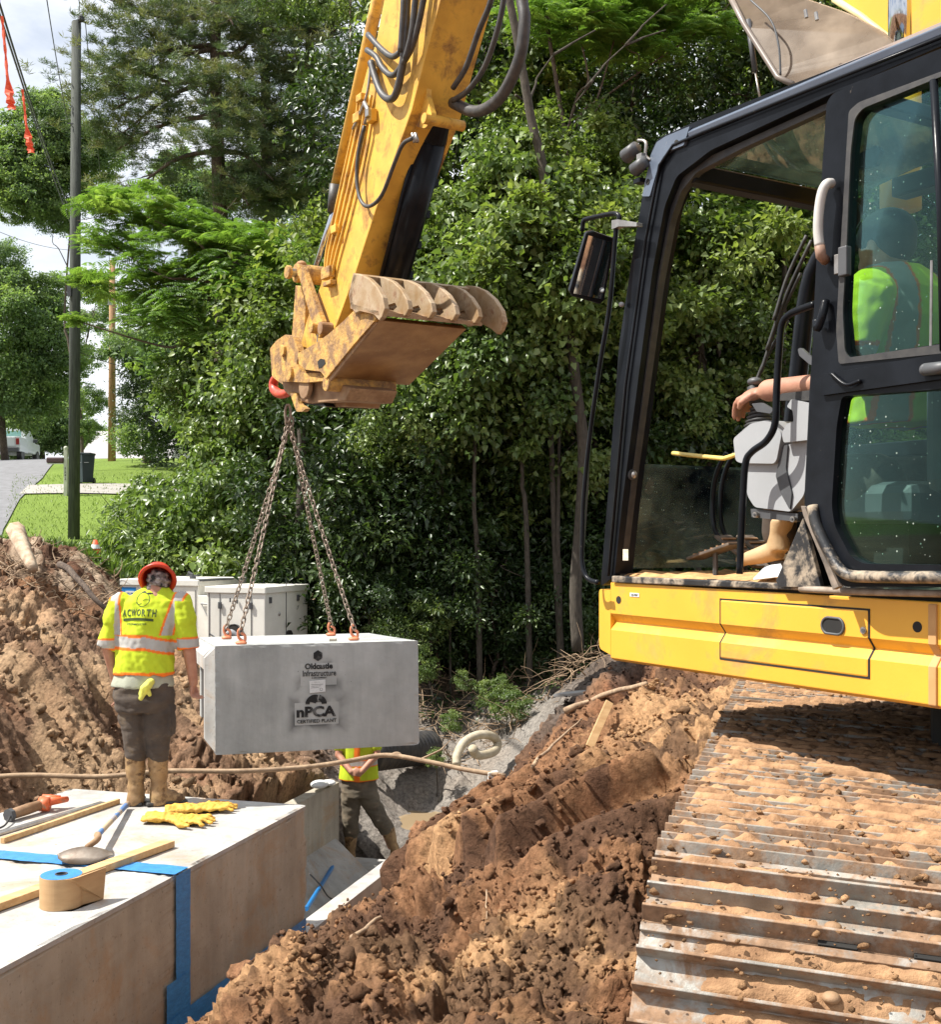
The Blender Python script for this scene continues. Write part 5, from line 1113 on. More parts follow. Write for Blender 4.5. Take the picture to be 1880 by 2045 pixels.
# grab handle, latches
hpts = [Q(1662, 366, -.09), Q(1652, 368, -.115), Q(1643, 385, -.125), Q(1637, 420, -.128), Q(1635, 460, -.128), Q(1638, 492, -.125)]
MB().tube(bez(hpts, 5), .0155, 12).build('door_grab_handle', pm('light_handle', (.55, .53, .5), None, 9, .5), ex, smooth=True)
MB().tube([Q(1638, 490, -.125), Q(1641, 512, -.118), Q(1650, 520, -.09)], .0165, 10).build('handle_end', pm('brown_handle_end', (.28, .17, .12), None, 9, .6), ex, smooth=True)
MB().box(Q(1688, 522, -.095), (.017, .012, .045), AXM).build('door_latch', dgrey, ex, bevel=.004); MB().box(Q(1675, 528, -.09), (.010, .008, .030), AXM).build('door_latch_lever', steel, ex, bevel=.002)
MB().tube(bez([Q(1650, 600, -.09), Q(1643, 630, -.105), Q(1634, 655, -.105), Q(1632, 640, -.10)], 5), .014, 8).build('lock_striker', black, ex, smooth=True)
MB().tube([Q(1850, 738, -.10), Q(1905, 732, -.10)], .018, 12).build('door_pull', dgrey, ex, smooth=True); MB().ell(Q(1850, 738, -.10), .018).build('door_pull_end', dgrey, ex, smooth=True)
MB().tube(bez([Q(1660, 745, -.095), Q(1690, 768, -.1), Q(1720, 760, -.095)]), .006, 6).build('rail_bead', black, ex, smooth=True)
plate('stopper_blade', [[(1594, 697), (1600, 694), (1624, 716), (1626, 730), (1618, 728), (1597, 710)]], -.02, .012, dgrey, [.006], .003)
# grab bar inside the doorway
gb = [(1630, 607), (1600, 618), (1578, 628), (1563, 648), (1557, 700), (1552, 780), (1549, 845), (1532, 880), (1503, 902), (1490, 925), (1485, 990), (1481, 1070), (1478, 1146)]
MB().tube(bez([Q(x, y, .035) for x, y in gb], 5), .0125, 10).build('grab_bar', black, ex, smooth=True)
# console, armrest, joystick, gaiter
cp = plate('console_body', [[(1482, 925), (1470, 921), (1465, 876), (1500, 846), (1536, 838), (1562, 866), (1552, 918), (1546, 926)]], .10, .13, greyp, [.014], .012)
plate('console_side', [[(1484, 926), (1558, 922), (1572, 890), (1590, 882), (1616, 880), (1614, 950), (1606, 990), (1580, 1022), (1508, 1013), (1494, 991)]], .12, .12, greyp, [.014], .014)
plate('console_band', [[(1556, 922), (1566, 890), (1574, 888), (1570, 935), (1582, 985), (1578, 1018), (1560, 985), (1550, 950)]], .112, .05, dgrey, [.006], .004)
plate('console_pod', [[(1566, 884), (1562, 866), (1572, 846), (1586, 842), (1584, 820), (1572, 812), (1582, 796), (1594, 800), (1622, 806), (1620, 878)]], .09, .14, greyp, [.008], .008)
plate('armrest', [[(1555, 800), (1560, 786), (1630, 778), (1630, 800)]], .10, .10, rubber, [.008], .006)
mb = MB(); g0 = Q(1520, 868, .17); g1_ = Q(1516, 812, .17)
for k in range(7): mb.tube([g0.lerp(g1_, k/7), g0.lerp(g1_, (k+.5)/7), g0.lerp(g1_, (k+1)/7)], [.062-.0055*k, .070-.006*k, .058-.0055*k], 18)
mb.build('gaiter', rubber, ex, smooth=True)
MB().tube([Q(1512, 806, .17), Q(1505, 772, .17)], [.026, .022], 12).build('joystick', rubber, ex, smooth=True); MB().ell(Q(1508, 762, .17), (.03, .024, .016), ax=AXM).build('joystick_head', dgrey, ex, smooth=True)
plate('wrist_lever', [[(1502, 806), (1522, 804), (1545, 818), (1540, 826), (1512, 822)]], .08, .012, dgrey, [.006], .002)
plate('console_bracket', [[(1500, 1016), (1594, 1026), (1594, 1042), (1502, 1033)]], .13, .03, dgrey, [.004], .003)
for x, y in ((1508, 1028), (1583, 1037)): c = Q(x, y, .115); MB().tube([c, c+V*.02], .0105, 12).build('bracket_bolt', steel, ex); MB().tube([c-V*.004, c+V*.006], .005, 8).build('bolt_centre', dgrey, ex)
MB().tube(bez([Q(1345, 905, .30), Q(1380, 909, .26), Q(1440, 915, .2), Q(1452, 914, .18), Q(1480, 905, .15)]), .0085, 10).build('safety_lever', yelw, ex, smooth=True)
# seat
MB().box(M(-1.0, .50, .30), (.24, .24, .07), AXM).build('seat_cushion', dgrey, ex, bevel=.04); MB().box(M(-1.34, .50, .52), (.07, .24, .20), AXM).build('seat_back', dgrey, ex, bevel=.05); MB().box(M(-1.0, .50, .13), (.17, .17, .11), AXM).build('seat_base', darkm, ex)
# pedals and levers
pedm = pm('muddy_pedal', (.16, .12, .09), (.05, .045, .04), 20, .7)
def pedal(u, v, t=.45):
    d = (U*math.cos(t)+W*math.sin(t)); n = d.cross(V).normalized(); n = n if n.z > 0 else -n; c = M(u, v, .125)
    MB().box(c, (.125, .045, .006), (d, V, n)).build('foot_pedal', pedm, ex, bevel=.003); fp_ = [o for o in bpy.data.objects if o.name.startswith('foot_pedal')][-1]
    for k in range(6): MB().box(c+d*(-.085+.034*k)+n*.008, (.005, .036, .004), (d, V, n)).build('pedal_rib', mudm, fp_)
    MB().tube([c, M(u, v, .02)], .01, 6).build('pedal_post', dgrey, fp_)
pedal(-.28, .30, -.25); pedal(-.30, .42, .5); pedal(-.28, .56, .5); pedal(-.26, .68, .3)
for vv, dx_ in ((.40, 0), (.50, 16)):
    p_ = [Q(1452+dx_, 905, vv), Q(1436+dx_, 935, vv), Q(1426+dx_, 975, vv), Q(1424+dx_, 1030, vv), Q(1432+dx_, 1066, vv), Q(1450+dx_, 1085, vv)]
    MB().tube(bez(p_, 5), .0105, 8).build('travel_lever', black, ex, smooth=True)
for k, (x0, y0, x1, y1) in enumerate(((1612, 470, 1546, 640), (1622, 480, 1532, 700), (1600, 545, 1520, 745), (1575, 640, 1500, 790))):
    MB().tube(bez([Q(x0, y0, .80), Q((x0+x1)/2-6, (y0+y1)/2, .78), Q(x1, y1, .75)]), .008, 6).build('wiper_arm', rubber, ex, smooth=True)
MB().box(M(-1.05, .55, 1.42), (.10, .04, .035), AXM).build('radio_box', black, ex, bevel=.008)
plate('rear_view_mirror', [[(1704, 312), (1752, 290), (1760, 300), (1750, 330), (1704, 340)]], .3, .02, black, [.008], .004)
# mirror on its tube
mt = [(1196, 1163), (1178, 1158), (1168, 1145), (1163, 1120), (1164, 1060), (1167, 985), (1180, 860), (1200, 720), (1217, 620), (1226, 520), (1232, 450), (1238, 436), (1232, 427), (1215, 428), (1174, 437), (1166, 442), (1163, 462)]
MB().tube(bez([Q(x, y, -.06) for x, y in mt], 4), .0095, 8).build('mirror_tube', black, ex, smooth=True)
plate('mirror_bracket', [[(1222, 440), (1234, 438), (1272, 444), (1272, 452), (1236, 452), (1222, 458)]], -.075, .03, steel, [.003], .003)
def _n(): pass
mir = [(1172, 464), (1184, 461), (1228, 476), (1226, 500), (1208, 600), (1200, 608), (1144, 592), (1138, 582)]
cm_ = Q(1184, 536, -.082); tgt = M(-1.1, -.05, .55); mn_ = ((tgt-cm_).normalized()-cm_.normalized()).normalized(); mq = [Vector(((x-CX)/FOC, 1, -(y-HY)/FOC)) for x, y in mir]; mq = [d*(mn_.dot(cm_)/mn_.dot(d)) for d in mq]; MB().prism(mq, -mn_*.03).build('mirror_housing', black, ex, bevel=.006)
mi2 = [(1176, 470), (1222, 484), (1204, 598), (1146, 586)]
cm_ = Q(1184, 536, -.085); tgt = M(-1.1, -.05, .55); mn_ = ((tgt-cm_).normalized()-cm_.normalized()).normalized()
def rayplane(x, y): d = Vector(((x-CX)/FOC, 1, -(y-HY)/FOC)); return d*(mn_.dot(cm_)/mn_.dot(d))
MB().prism([rayplane(x, y) for x, y in mi2], -mn_*.003).build('mirror_glass', mirrorm, ex)
MB().ell(Q(1242, 608, -.02), (.012, .012, .010), ax=AXM).build('white_button', greyp, ex, smooth=True)
# work lights
for (x, y, v, r_) in ((1262, 303, -.02, .03), (1280, 330, -.03, .028)):
    c = Q(x, y, v); MB().tube([c-U*.03+W*.01, c+U*.035-W*.01], [r_*.8, r_], 16).build('work_light', dgrey, ex, smooth=True)
MB().tube(bez([Q(1275, 280, -.02), Q(1290, 284, -.02), Q(1290, 310, -.02), Q(1300, 320, -.01)]), .006, 6).build('light_bracket', steel, ex, smooth=True)
MB().box(Q(1282, 318, -.03), (.015, .012, .02), AXM).build('light_bracket', steel, ex); MB().box(Q(1280, 362, .0), (.02, .02, .008), AXM).build('light_arm', black, ex)
# boom over the cab: lower edge seen top right
BV = 1.45
bm_ = [Q(2100, 330, BV), Q(1900, 165, BV), Q(1774, 76, BV), Q(1720, 32, BV), Q(1667, 0, BV), Q(1560, -62, BV), Q(1400, -170, BV), M(4.2, BV, 5.1), M(4.95, BV, 5.65), M(5.15, BV, 6.0), M(4.9, BV, 6.25), M(3.2, BV, 6.2), M(1.2, BV, 5.6), M(-.3, BV, 4.4), M(-1.2, BV, 2.4), M(-1.7, BV, .6), M(-1.3, BV, .1)]
MB().prism(bm_, V*.50).build('boom', yellow, ex, bevel=.01)
MB().tube([Q(1667, -2, BV-.01), Q(1720, 32, BV-.01), Q(1776, 76, BV-.01), Q(1905, 168, BV-.01)], .016, 8).build('boom_edge_weld', pm('pale_edge', (.72, .6, .3), None, 6, .5), ex, smooth=True)
MB().tube([Q(1797, -120, BV-.22), Q(1799, 130, BV-.22)], .048, 24).build('boom_rod', chrome, ex, smooth=True)
MB().tube([Q(1799, 130, BV-.22), Q(1800, 420, BV-.22)], .085, 24).build('boom_cylinder', yellow, ex, smooth=True)
# ---- stick
SV = 1.5; SW = .44
st = [(790, -330), (775, -120), (767, 0), (751, 84), (733, 138), (722, 180), (700, 270), (684, 355), (659, 481), (640, 570), (612, 640), (600, 690), (630, 712), (655, 690), (671, 652), (690, 600), (709, 548), (751, 418), (790, 310), (822, 222), (850, 112), (880, 0), (920, -160), (980, -360)]
MB().prism(qp(st, SV), V*SW).build('stick', yellow_d, ex, bevel=.008)
# reinforced cover plate lines on the side
for pts in ([(760, 60), (800, 120), (840, 130)],):
    pass
MB().prism(qp([(738, 120), (757, 122), (750, 160), (735, 160)], SV-.02), V*.03).build('hose_clamp_block', yellow_d, ex, bevel=.004)
# pipes down the side
for k, (dx_, r_) in enumerate(((0, .016), (9, .014), (19, .015), (-8, .013))):
    pth = [(724+dx_*.9, 190), (718+dx_*.9, 236), (705+dx_, 300), (686+dx_, 384), (668+dx_*.9, 462), (658+dx_*.8, 505), (654+dx_*.6, 538), (652+dx_*.5, 560)]
    MB().tube(bez([Q(x, y, SV-.03) for x, y in pth], 4), r_, 8).build('hydraulic_pipe', yellow_d, ex, smooth=True)
for (x, y, w_, h_) in ((722, 196, .05, .03), (716, 235, .06, .04), (742, 232, .05, .05), (671, 458, .055, .035), (655, 545, .09, .05), (658, 566, .08, .02)):
    MB().box(Q(x, y, SV-.035), (w_, .03, h_), AXM).build('pipe_clamp', yellow_m if y > 500 else yellow_d, ex, bevel=.006)
MB().tube([Q(728, 205, SV-.06), Q(737, 222, SV-.06), Q(730, 248, SV-.06)], .02, 8).build('hose_fitting', steel, ex, smooth=True)
MB().box(Q(738, 226, SV-.06), (.03, .03, .035), AXM).build('hose_fitting', steel, ex, bevel=.006)
def hose(pts, r_, v=SV-.07, name='hydraulic_hose', m=hosem): return MB().tube(bez([Q(*(p[:2]), p[2] if len(p) > 2 else v) for p in pts], 5), r_, 10).build(name, m, ex, smooth=True)
hose([(818, -60), (813, 0), (808, 100), (794, 178), (780, 198), (762, 186), (748, 150), (741, 124)], .030)
hose([(838, -60), (830, 0), (822, 70), (810, 118)], .026, SV-.09)
hose([(851, -40), (846, 0), (828, 80), (808, 122), (786, 150), (766, 138), (752, 114), (733, 100)], .024)
hose([(800, 104), (784, 113), (762, 98), (735, 69)], .024); hose([(803, -40), (806, 0), (803, 60), (800, 104)], .024, SV-.10)
hose([(728, 251), (715, 313), (713, 364), (721, 401), (738, 412), (763, 389), (788, 326), (805, 288), (824, 276)], .016)
hose([(741, 124), (735, 180), (724, 215), (705, 258)], .012, SV-.05, 'silver_hose', steel)
for k_ in range(2): MB().tube([Q(824+k_*6, 266, SV-.06), Q(828+k_*6, 284, SV-.05)], .014, 8).build('hose_fitting', steel, ex, smooth=True)
hose([(1036, -80), (1043, 0), (1048, 42), (1039, 113), (1010, 180), (977, 214), (943, 222), (905, 205)], .045, SV+.30)
hose([(1010, -60), (1006, 0), (993, 63), (968, 134), (935, 180), (905, 201)], .022, SV+.26); hose([(985, -60), (981, 0), (956, 63), (931, 134), (905, 176)], .022, SV+.22)
# bucket cylinder on the outer edge, its rod and boss
MB().tube([Q(812, -260, SV+.26), Q(672, 372, SV+.26)], .055, 18).build('bucket_cylinder', yellow_d, ex, smooth=True)
MB().tube([Q(670, 368, SV+.22), Q(665, 424, SV+.22)], .055, 18).build('cylinder_gland', hosem, ex, smooth=True)
MB().tube([Q(668, 420, SV+.22), Q(625, 552, SV+.22)], .030, 16).build('bucket_rod', chrome, ex, smooth=True)
B0 = Q(590, 545, SV-.06); MB().tube([B0, B0+V*.34], .088, 22).build('rod_end_boss', yellow_m, ex, smooth=False, bevel=.008)
MB().tube([B0-V*.09, B0-V*.05], .062, 18).build('pin_head', yellow_m, ex, bevel=.006); MB().tube([B0-V*.05, B0+V*.0], .04, 14).build('pin', steel, ex)
MB().tube([B0+V*.34, B0+V*.40], .085, 20).build('boss_seal', rubber, ex)
MB().ell(B0+V*.06+W*.085, (.05, .05, .035)).build('mud_lump', mudm, ex, smooth=True)
def link_bar(name, p0, p1, r0, r1, th, m=yellow_m):
    a_ = (p1-p0).normalized(); n_ = a_.cross(V).normalized(); out = []
    for k in range(9): t = R(90+180*k/8); out.append(p0+a_*r0*math.cos(t)+n_*r0*math.sin(t))
    for k in range(9): t = R(-90+180*k/8); out.append(p1+a_*r1*math.cos(t)+n_*r1*math.sin(t))
    return MB().prism(out, V*th).build(name, m, ex, bevel=.006)
vf = SV-.10
link_bar('tipping_link', Q(601, 545, vf), Q(636, 655, vf), .055, .085, .05)
MB().tube([Q(630, 655, vf)-V*.05, Q(630, 655, vf)+V*.12], .05, 16).build('pin', yellow_m, ex, bevel=.004); MB().tube([Q(641, 655, vf)-V*.01, Q(641, 655, vf)+V*.62], .055, 16).build('pin', rust, ex)
MB().tube(bez([Q(634, 668, vf-.05), Q(633, 690, vf-.05), Q(630, 712, vf-.05)], 3), .006, 5).build('lock_wire', steel, ex)
plate('power_link', [[(590, 570), (612, 572), (606, 690), (582, 680)]], SV+.02, .06, yellow_m, None, .006)
plate('power_link', [[(590, 570), (612, 572), (606, 690), (582, 680)]], SV+.36, .06, yellow_m, None, .006)
plate('link_web', [[(604, 590), (620, 640), (618, 690), (598, 685)]], SV+.1, .28, rust, None, .004)
# coupler below the stick, muddy side plates
plate('coupler_plate', [[(539, 696), (552, 680), (570, 668), (586, 672), (597, 702), (592, 725), (600, 745), (640, 745), (650, 760), (610, 764), (575, 762), (556, 762), (543, 752)]], SV-.12, .06, yellow_m, [.02], .01)
plate('coupler_plate', [[(539, 696), (552, 680), (570, 668), (586, 672), (597, 702), (592, 725), (600, 745), (660, 745), (700, 770), (680, 785), (600, 790), (556, 762), (543, 752)]], SV+.42, .06, yellow_m, [.02], .01)
for (x, y, r_) in ((562, 700, .055), (575, 745, .07), (650, 765, .07)): MB().tube([Q(x, y, SV-.15), Q(x, y, SV-.15)+V*.66], r_, 16).build('coupler_pin', yellow_m, ex, bevel=.006)
MB().prism(qp([(560, 748), (600, 742), (655, 757), (700, 775), (690, 800), (620, 806), (590, 800), (566, 780)], SV-.02), V*.46).build('coupler_body', rust, ex, bevel=.012)
for vv in (-.10, .0, .10, .44): MB().tube([Q(606, 772, SV+vv), Q(606, 772, SV+vv)+V*.045], .115, 20).build('coupler_ring', rust, ex, bevel=.01)
MB().prism(qp([(632, 775), (700, 776), (690, 812), (640, 812)], SV+.1), V*.34).build('coupler_jaw', rust, ex, bevel=.01)
hookp = [(580, 782), (592, 784), (597, 812), (602, 828), (611, 818), (598, 838), (590, 820)]
plate('coupler_hook', [[(578, 782), (592, 785), (596, 806), (610, 816), (604, 822), (592, 822), (588, 812)]], SV-.05, .05, yellow_m, [.006], .006)
plate('coupler_hook', [[(578, 782), (592, 785), (596, 806), (610, 816), (604, 822), (592, 822), (588, 812)]], SV+.40, .05, rust, [.006], .006)
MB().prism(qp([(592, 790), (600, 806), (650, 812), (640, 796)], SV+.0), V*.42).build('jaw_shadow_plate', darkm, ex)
# red lifting hook
hk = [(563, 742), (552, 752), (546, 766), (549, 780), (561, 787), (575, 784), (578, 776)]
MB().tube(bez([Q(x, y, SV+.06) for x, y in hk], 5), [.030+.018*math.sin(math.pi*i/30) for i in range(31)], 12).build('lifting_hook', hookr, ex, smooth=True)
MB().tube([Q(565, 742, SV+.06), Q(572, 730, SV+.06)], .04, 10).build('hook_eye', yellow_m, ex, smooth=True)
MB().tube([Q(560, 746, SV+.03), Q(580, 752, SV+.03)], .016, 6).build('hook_latch', steel, ex, smooth=True)
# thumb: arm plate, wide back plate, six hooked ribs, curved head sheet
TV = SV-.22; THW = 1.28
plate('thumb_arm', [[(594, 706), (612, 696), (626, 688), (655, 668), (687, 640), (705, 622), (746, 628), (752, 636), (706, 688), (651, 756), (640, 742), (610, 738), (597, 728)]], SV-.16, .06, yellow_m, [.012], .008)
plate('thumb_arm', [[(594, 706), (612, 696), (626, 688), (655, 668), (687, 640), (705, 622), (746, 628), (752, 636), (706, 688), (651, 756), (640, 742), (610, 738), (597, 728)]], SV+.50, .06, yellow_m, [.012], .008)
c = [(634, 722), (640, 716), (648, 718), (650, 726), (642, 734), (636, 736)]; plate('arm_slot', [c], SV-.163, .004, darkm, None, 0)
bp0 = qp([(757, 634), (743, 628), (700, 690), (644, 750), (652, 758), (660, 752), (710, 694)], SV-.12)
# the wide plate seen from below
MB().prism([Q(752, 632, SV-.13), Q(760, 640, SV-.13), Q(655, 758, SV-.13), Q(647, 750, SV-.13)], V*.80).build('thumb_back_plate', pm('scraped_thumb_plate', (.40, .24, .10), (.25, .13, .05), 4, .6, .0, bump=.004, bscale=30, dirt=((.50, .35, .2), .6, .72, 9)), ex, bevel=.006)
MB().prism(qp([(652, 757), (748, 640), (753, 645), (658, 762)], SV-.14), V*.02).build('worn_edge_strip', rust, ex, bevel=.003)
rib = [(706, 547), (720, 548), (736, 556), (752, 572), (764, 594), (768, 616), (763, 632), (757, 640), (748, 630), (735, 622), (722, 620), (708, 626), (700, 610), (697, 590), (701, 566)]
hookrib = [(706, 547), (720, 548), (736, 556), (752, 572), (764, 594), (767, 612), (761, 624), (750, 628), (738, 626), (736, 616), (744, 608), (740, 600), (728, 604), (716, 606), (704, 600), (698, 590), (701, 566)]
def shift(pts, k): return [p+V*k for p in pts]
r0_ = qp(rib, SV-.20); r1_ = qp(hookrib, SV-.20)
for k in range(6):
    base = r0_ if k in (0, 5) else r1_; off_ = .216*k
    pts = shift(base, off_)
    if k == 5: c0_ = sum(pts, Vector())/len(pts); pts = [c0_+(p-c0_)*1.10 for p in pts]
    MB().prism(pts, V*.045).build('thumb_tine', thumb_m, ex, bevel=.006)
sh_ = qp([(706, 545), (701, 566), (697, 590), (701, 614), (706, 612), (703, 590), (707, 568), (712, 549)], SV-.20)
MB().prism(sh_, V*1.12).build('thumb_head_sheet', thumb_m, ex)
MB().prism(qp([(700, 606), (757, 622), (757, 630), (700, 616)], SV-.20), V*.95).build('thumb_floor_sheet', rust, ex)
for k in range(5): MB().prism(shift(qp([(705, 552), (709, 550), (748, 604), (742, 606)], SV-.20), .216*k+.05), V*.035).build('tine_gusset', yellow_m, ex, bevel=.003)
for k in range(14):
    p = sh_[1].lerp(sh_[2], rnd.random())+V*rnd.uniform(.05, 1.2)+(-U)*rnd.uniform(.02, .06)
    MB().ell(p, (.05*rnd.uniform(.5, 1), .05, .04)).build('mud_lump', mudm, ex, smooth=True) if k < 7 else None
# thumb cylinder on the inner face with its lugs
TC = SV+.30
for vv in (.08, .32): plate('cylinder_lug', [[(818, 236), (824, 214), (836, 176), (846, 146), (854, 148), (852, 190), (862, 226), (862, 244), (848, 256), (826, 252)]], SV+vv, .045, yellow_d, [.01], .006)
MB().tube([Q(846, 236, SV+.03), Q(846, 236, SV+.03)+V*.36], .042, 16).build('lug_pin', yellow_d, ex, bevel=.004)
c0_ = Q(868, 232, TC); c1_ = Q(780, 560, TC); dn = (c1_-c0_).normalized(); offu = -U*.06
MB().tube([c0_+offu, c0_+offu+dn*.22], .13, 20).build('cylinder_cap', black, ex, bevel=.01)
MB().tube([c0_+offu+dn*.22, c0_+offu+dn*1.50], .128, 24).build('thumb_cylinder', black, ex, smooth=True)
MB().tube([c0_+offu+dn*.25-V*.13-U*.02, c0_+offu+dn*1.4-V*.13-U*.02], .02, 8).build('cylinder_pipe', black, ex, smooth=True)
MB().tube([c0_+offu+dn*1.5, c0_+offu+dn*1.7], .055, 16).build('thumb_rod', chrome, ex, smooth=True)
for k in range(5): MB().box(c0_+offu+dn*(.28+.27*k)+V*.14, (.03, .02, .03), AXM).build('cylinder_clamp', black, ex)
# ---- left track: shoes with three grousers, bolts and mud
TA = Vector((math.sin(R(16)), math.cos(R(16)), 0)); TN = Vector((TA.y, -TA.x, -.050)).normalized(); TU = TN.cross(TA).normalized()
K_ = 1.40; K2 = 1.18; TZ = -.575*K_; T0 = Vector((.345*K_, 2.18*K_, TZ)); SW_ = .80*K_; PIT = .205*K2; RAD = .36*K_
def path(s_):
    """point on the outer chain path: s = 0 where the top run starts to wrap; negative = round the near end"""
    if s_ >= 0: return T0+TA*s_, TA, TU
    a_ = -s_/RAD
    if a_ < math.pi:
        c = T0-TU*RAD; return c-TA*(RAD*math.sin(a_))+TU*(RAD*math.cos(a_)), (TA*math.cos(a_)+TU*math.sin(a_)), (TU*math.cos(a_)-TA*math.sin(a_))
    return T0-TU*2*RAD+TA*(-s_-math.pi*RAD), -TA, -TU
sh_i = 0
def shoe_piece(mb, s_, t0, t1, h0, h1, e0=0., e1=None):
    """a bar across the shoe from tangent offset t0..t1, height h0..h1"""
    e1 = SW_ if e1 is None else e1; p, t, n_ = path(s_); t = t*K2; n_ = n_*K_; a_ = [p+t*x+n_*h for x, h in ((t0, h0), (t1, h0), (t1, h1), (t0, h1))]
    mb.prism([q+TN*e0 for q in a_], TN*(e1-e0))
def mudpatch(mb, s_, t0, t1, e0, e1, hgt, seed):
    nx, ny = max(6, int((e1-e0)/.012)), 6; vs_ = []; fs_ = []; p, t, n_ = path(s_); t = t*K2
    for i in range(nx+1):
        for j in range(ny+1):
            e = e0+(e1-e0)*i/nx; x = t0+(t1-t0)*j/ny
            q = p+TN*e+t*x; h = hgt*(.95+.7*mnoise.noise(q*5+Vector((seed, 0, 0)))+.55*mnoise.noise(q*22)+.45*mnoise.noise(q*60))-.004
            h = min(h*1.15, .050); h = -.004+(h+.004)*min(1, j/1.2, (ny-j)/1.2, i/3, (nx-i)/3)
            vs_.append(q+n_*h+Vector((mnoise.noise(q*50), mnoise.noise(q*50+W), 0))*.004)
    for i in range(nx):
        for j in range(ny): k = i*(ny+1)+j; fs_.append((k, k+1, k+ny+2, k+ny+1))
    mb.add(vs_, fs_)
mudtrack = pm('track_mud', (.44, .26, .135), (.24, .13, .065), 13, .95, bump=.012, bscale=42)
nshoe = 0
for k in range(-10, 17):
    s_ = k*PIT+.03; near = k < 5
    mb = MB(); shoe_piece(mb, s_, -.098, .094, -.012, .0); shoe_piece(mb, s_, .088, .104, .0, .010)
    for gx, gh in ((-.088, .030), (-.020, .028), (.048, .030)):
        p, t, n_ = path(s_); t = t*K2; n_ = n_*K_; a_ = [p+t*(gx+x)+n_*h for x, h in ((-.0065, -.002), (.0065, -.002), (.0034, gh), (-.0034, gh))]; mb.prism(a_, TN*SW_)
    o = mb.build('track_shoe', shoem, ex, bevel=.0018)
    shoe_o = o
    if k < 15:
        hgt = .046 if k > 0 else .034 if k == 0 else .018 if k == -1 else .010
        cover = [(0.01, SW_)] if k > 0 else [(.01, 1.0)] if k == 0 else [(.14, 1.12)] if k == -2 else [(.02, 1.08)]
        if k == -1: cover = [(.05, .40), (.72, 1.1)]
        for e0, e1 in cover:
            for (t0, t1) in ((-.084, -.026), (-.014, .042), (.052, .098)): mb = MB(); mudpatch(mb, s_, t0, t1, e0, e1, hgt*rnd.uniform(.8, 1.15), k*3.7+t0*50); mb.build('packed_mud', mudtrack, shoe_o, smooth=True)
    if k < 3:
        for e_ in (.42, .64):
            for tt in (-.054, .014):
                p, t, n_ = path(s_); t = t*K2; c = p+TN*e_+t*tt+n_*.010; MB().ell(c, (.020, .020, .013), 12, 8).build('shoe_bolt', rust, shoe_o, smooth=True)
        for e_ in (.43, .63):
            p, t, n_ = path(s_); c = p+TN*e_+t*(-.104)+n_*.0; MB().box(c+n_*.006, (.042, .020, .006), (TN, t, n_)).build('shoe_slot', darkm, shoe_o, bevel=.002)
mb = MB(); mb.prism([T0+TA*x+W*z+TN*.14 for x, z in ((-.17, -.20), (-.17, -.87), (3.6, -.87), (3.6, -.20))], TN*.84); mb.build('track_frame', darkm, ex)
mb = MB(); c = T0-TU*RAD; mb.tube([c+TN*.2, c+TN*.88], RAD-.06, 24); mb.build('idler_wheel', darkm, ex)
for k in range(7): c = T0+TA*(.4+.45*k)-W*(2*RAD-.09); MB().tube([c+TN*.2, c+TN*.6], .09, 16).build('track_roller', darkm, ex)
mb = MB().tube([M(-1.2, 1.3, -.31), M(-1.2, 1.3, -.70)], .55, 32); mb.build('swing_ring', darkm, ex)
mb = MB().box(M(-1.1, 1.45, -.75), (.8, .8, .14), AXM); mb.build('car_body', darkm, ex)
def first(n): return [o for o in bpy.data.objects if o.parent is ex and o.name.split('.')[0] == n][0]
sub(first('door'), ['window_seal', 'window_glass', 'sliding_window_stile', 'sliding_window_edge', 'door_lower_tube', 'door_flange', 'mid_rail', 'door_grab_handle', 'handle_end', 'door_latch', 'door_latch_lever', 'lock_striker', 'door_pull', 'door_pull_end', 'rail_bead'])
sub(first('hatch_panel'), ['hatch_gap', 'hatch_pull', 'hatch_pull_rim', 'hatch_lock', 'hatch_lock_core']); sub(first('side_skirt'), ['skirt_hole', 'welded_strip', 'white_label'])
sub(first('roof_corner_cap'), ['cap_bolt_hole']); sub(first('skylight_hatch'), ['hatch_rim', 'hatch_catch', 'hatch_strap', 'gas_stay', 'gas_stay_rod']); sub(first('mirror_tube'), ['mirror_bracket', 'mirror_housing', 'mirror_glass'])
sub(first('console_side'), ['console_body', 'console_band', 'console_pod', 'console_bracket', 'bracket_bolt', 'bolt_centre', 'armrest', 'gaiter']); sub(first('joystick'), ['joystick_head', 'wrist_lever'])
sub(first('thumb_back_plate'), ['thumb_tine', 'thumb_head_sheet', 'thumb_floor_sheet', 'tine_gusset', 'worn_edge_strip']); sub(first('stick'), ['hydraulic_pipe', 'pipe_clamp', 'hose_clamp_block', 'hose_fitting', 'cylinder_lug', 'lug_pin'])
sub(first('coupler_body'), ['coupler_plate', 'coupler_pin', 'coupler_ring', 'coupler_jaw', 'coupler_hook', 'jaw_shadow_plate']); sub(first('boom_cylinder'), ['boom_rod']); sub(first('thumb_cylinder'), ['thumb_rod', 'cylinder_cap', 'cylinder_pipe', 'cylinder_clamp'])
sub(first('lower_windscreen'), ['windscreen_knob', 'knob_cap', 'warning_label']); sub(first('lifting_hook'), ['hook_eye', 'hook_latch']); sub(first('seat_cushion'), ['seat_back', 'seat_base']); sub(first('work_light'), ['light_bracket', 'light_arm'])
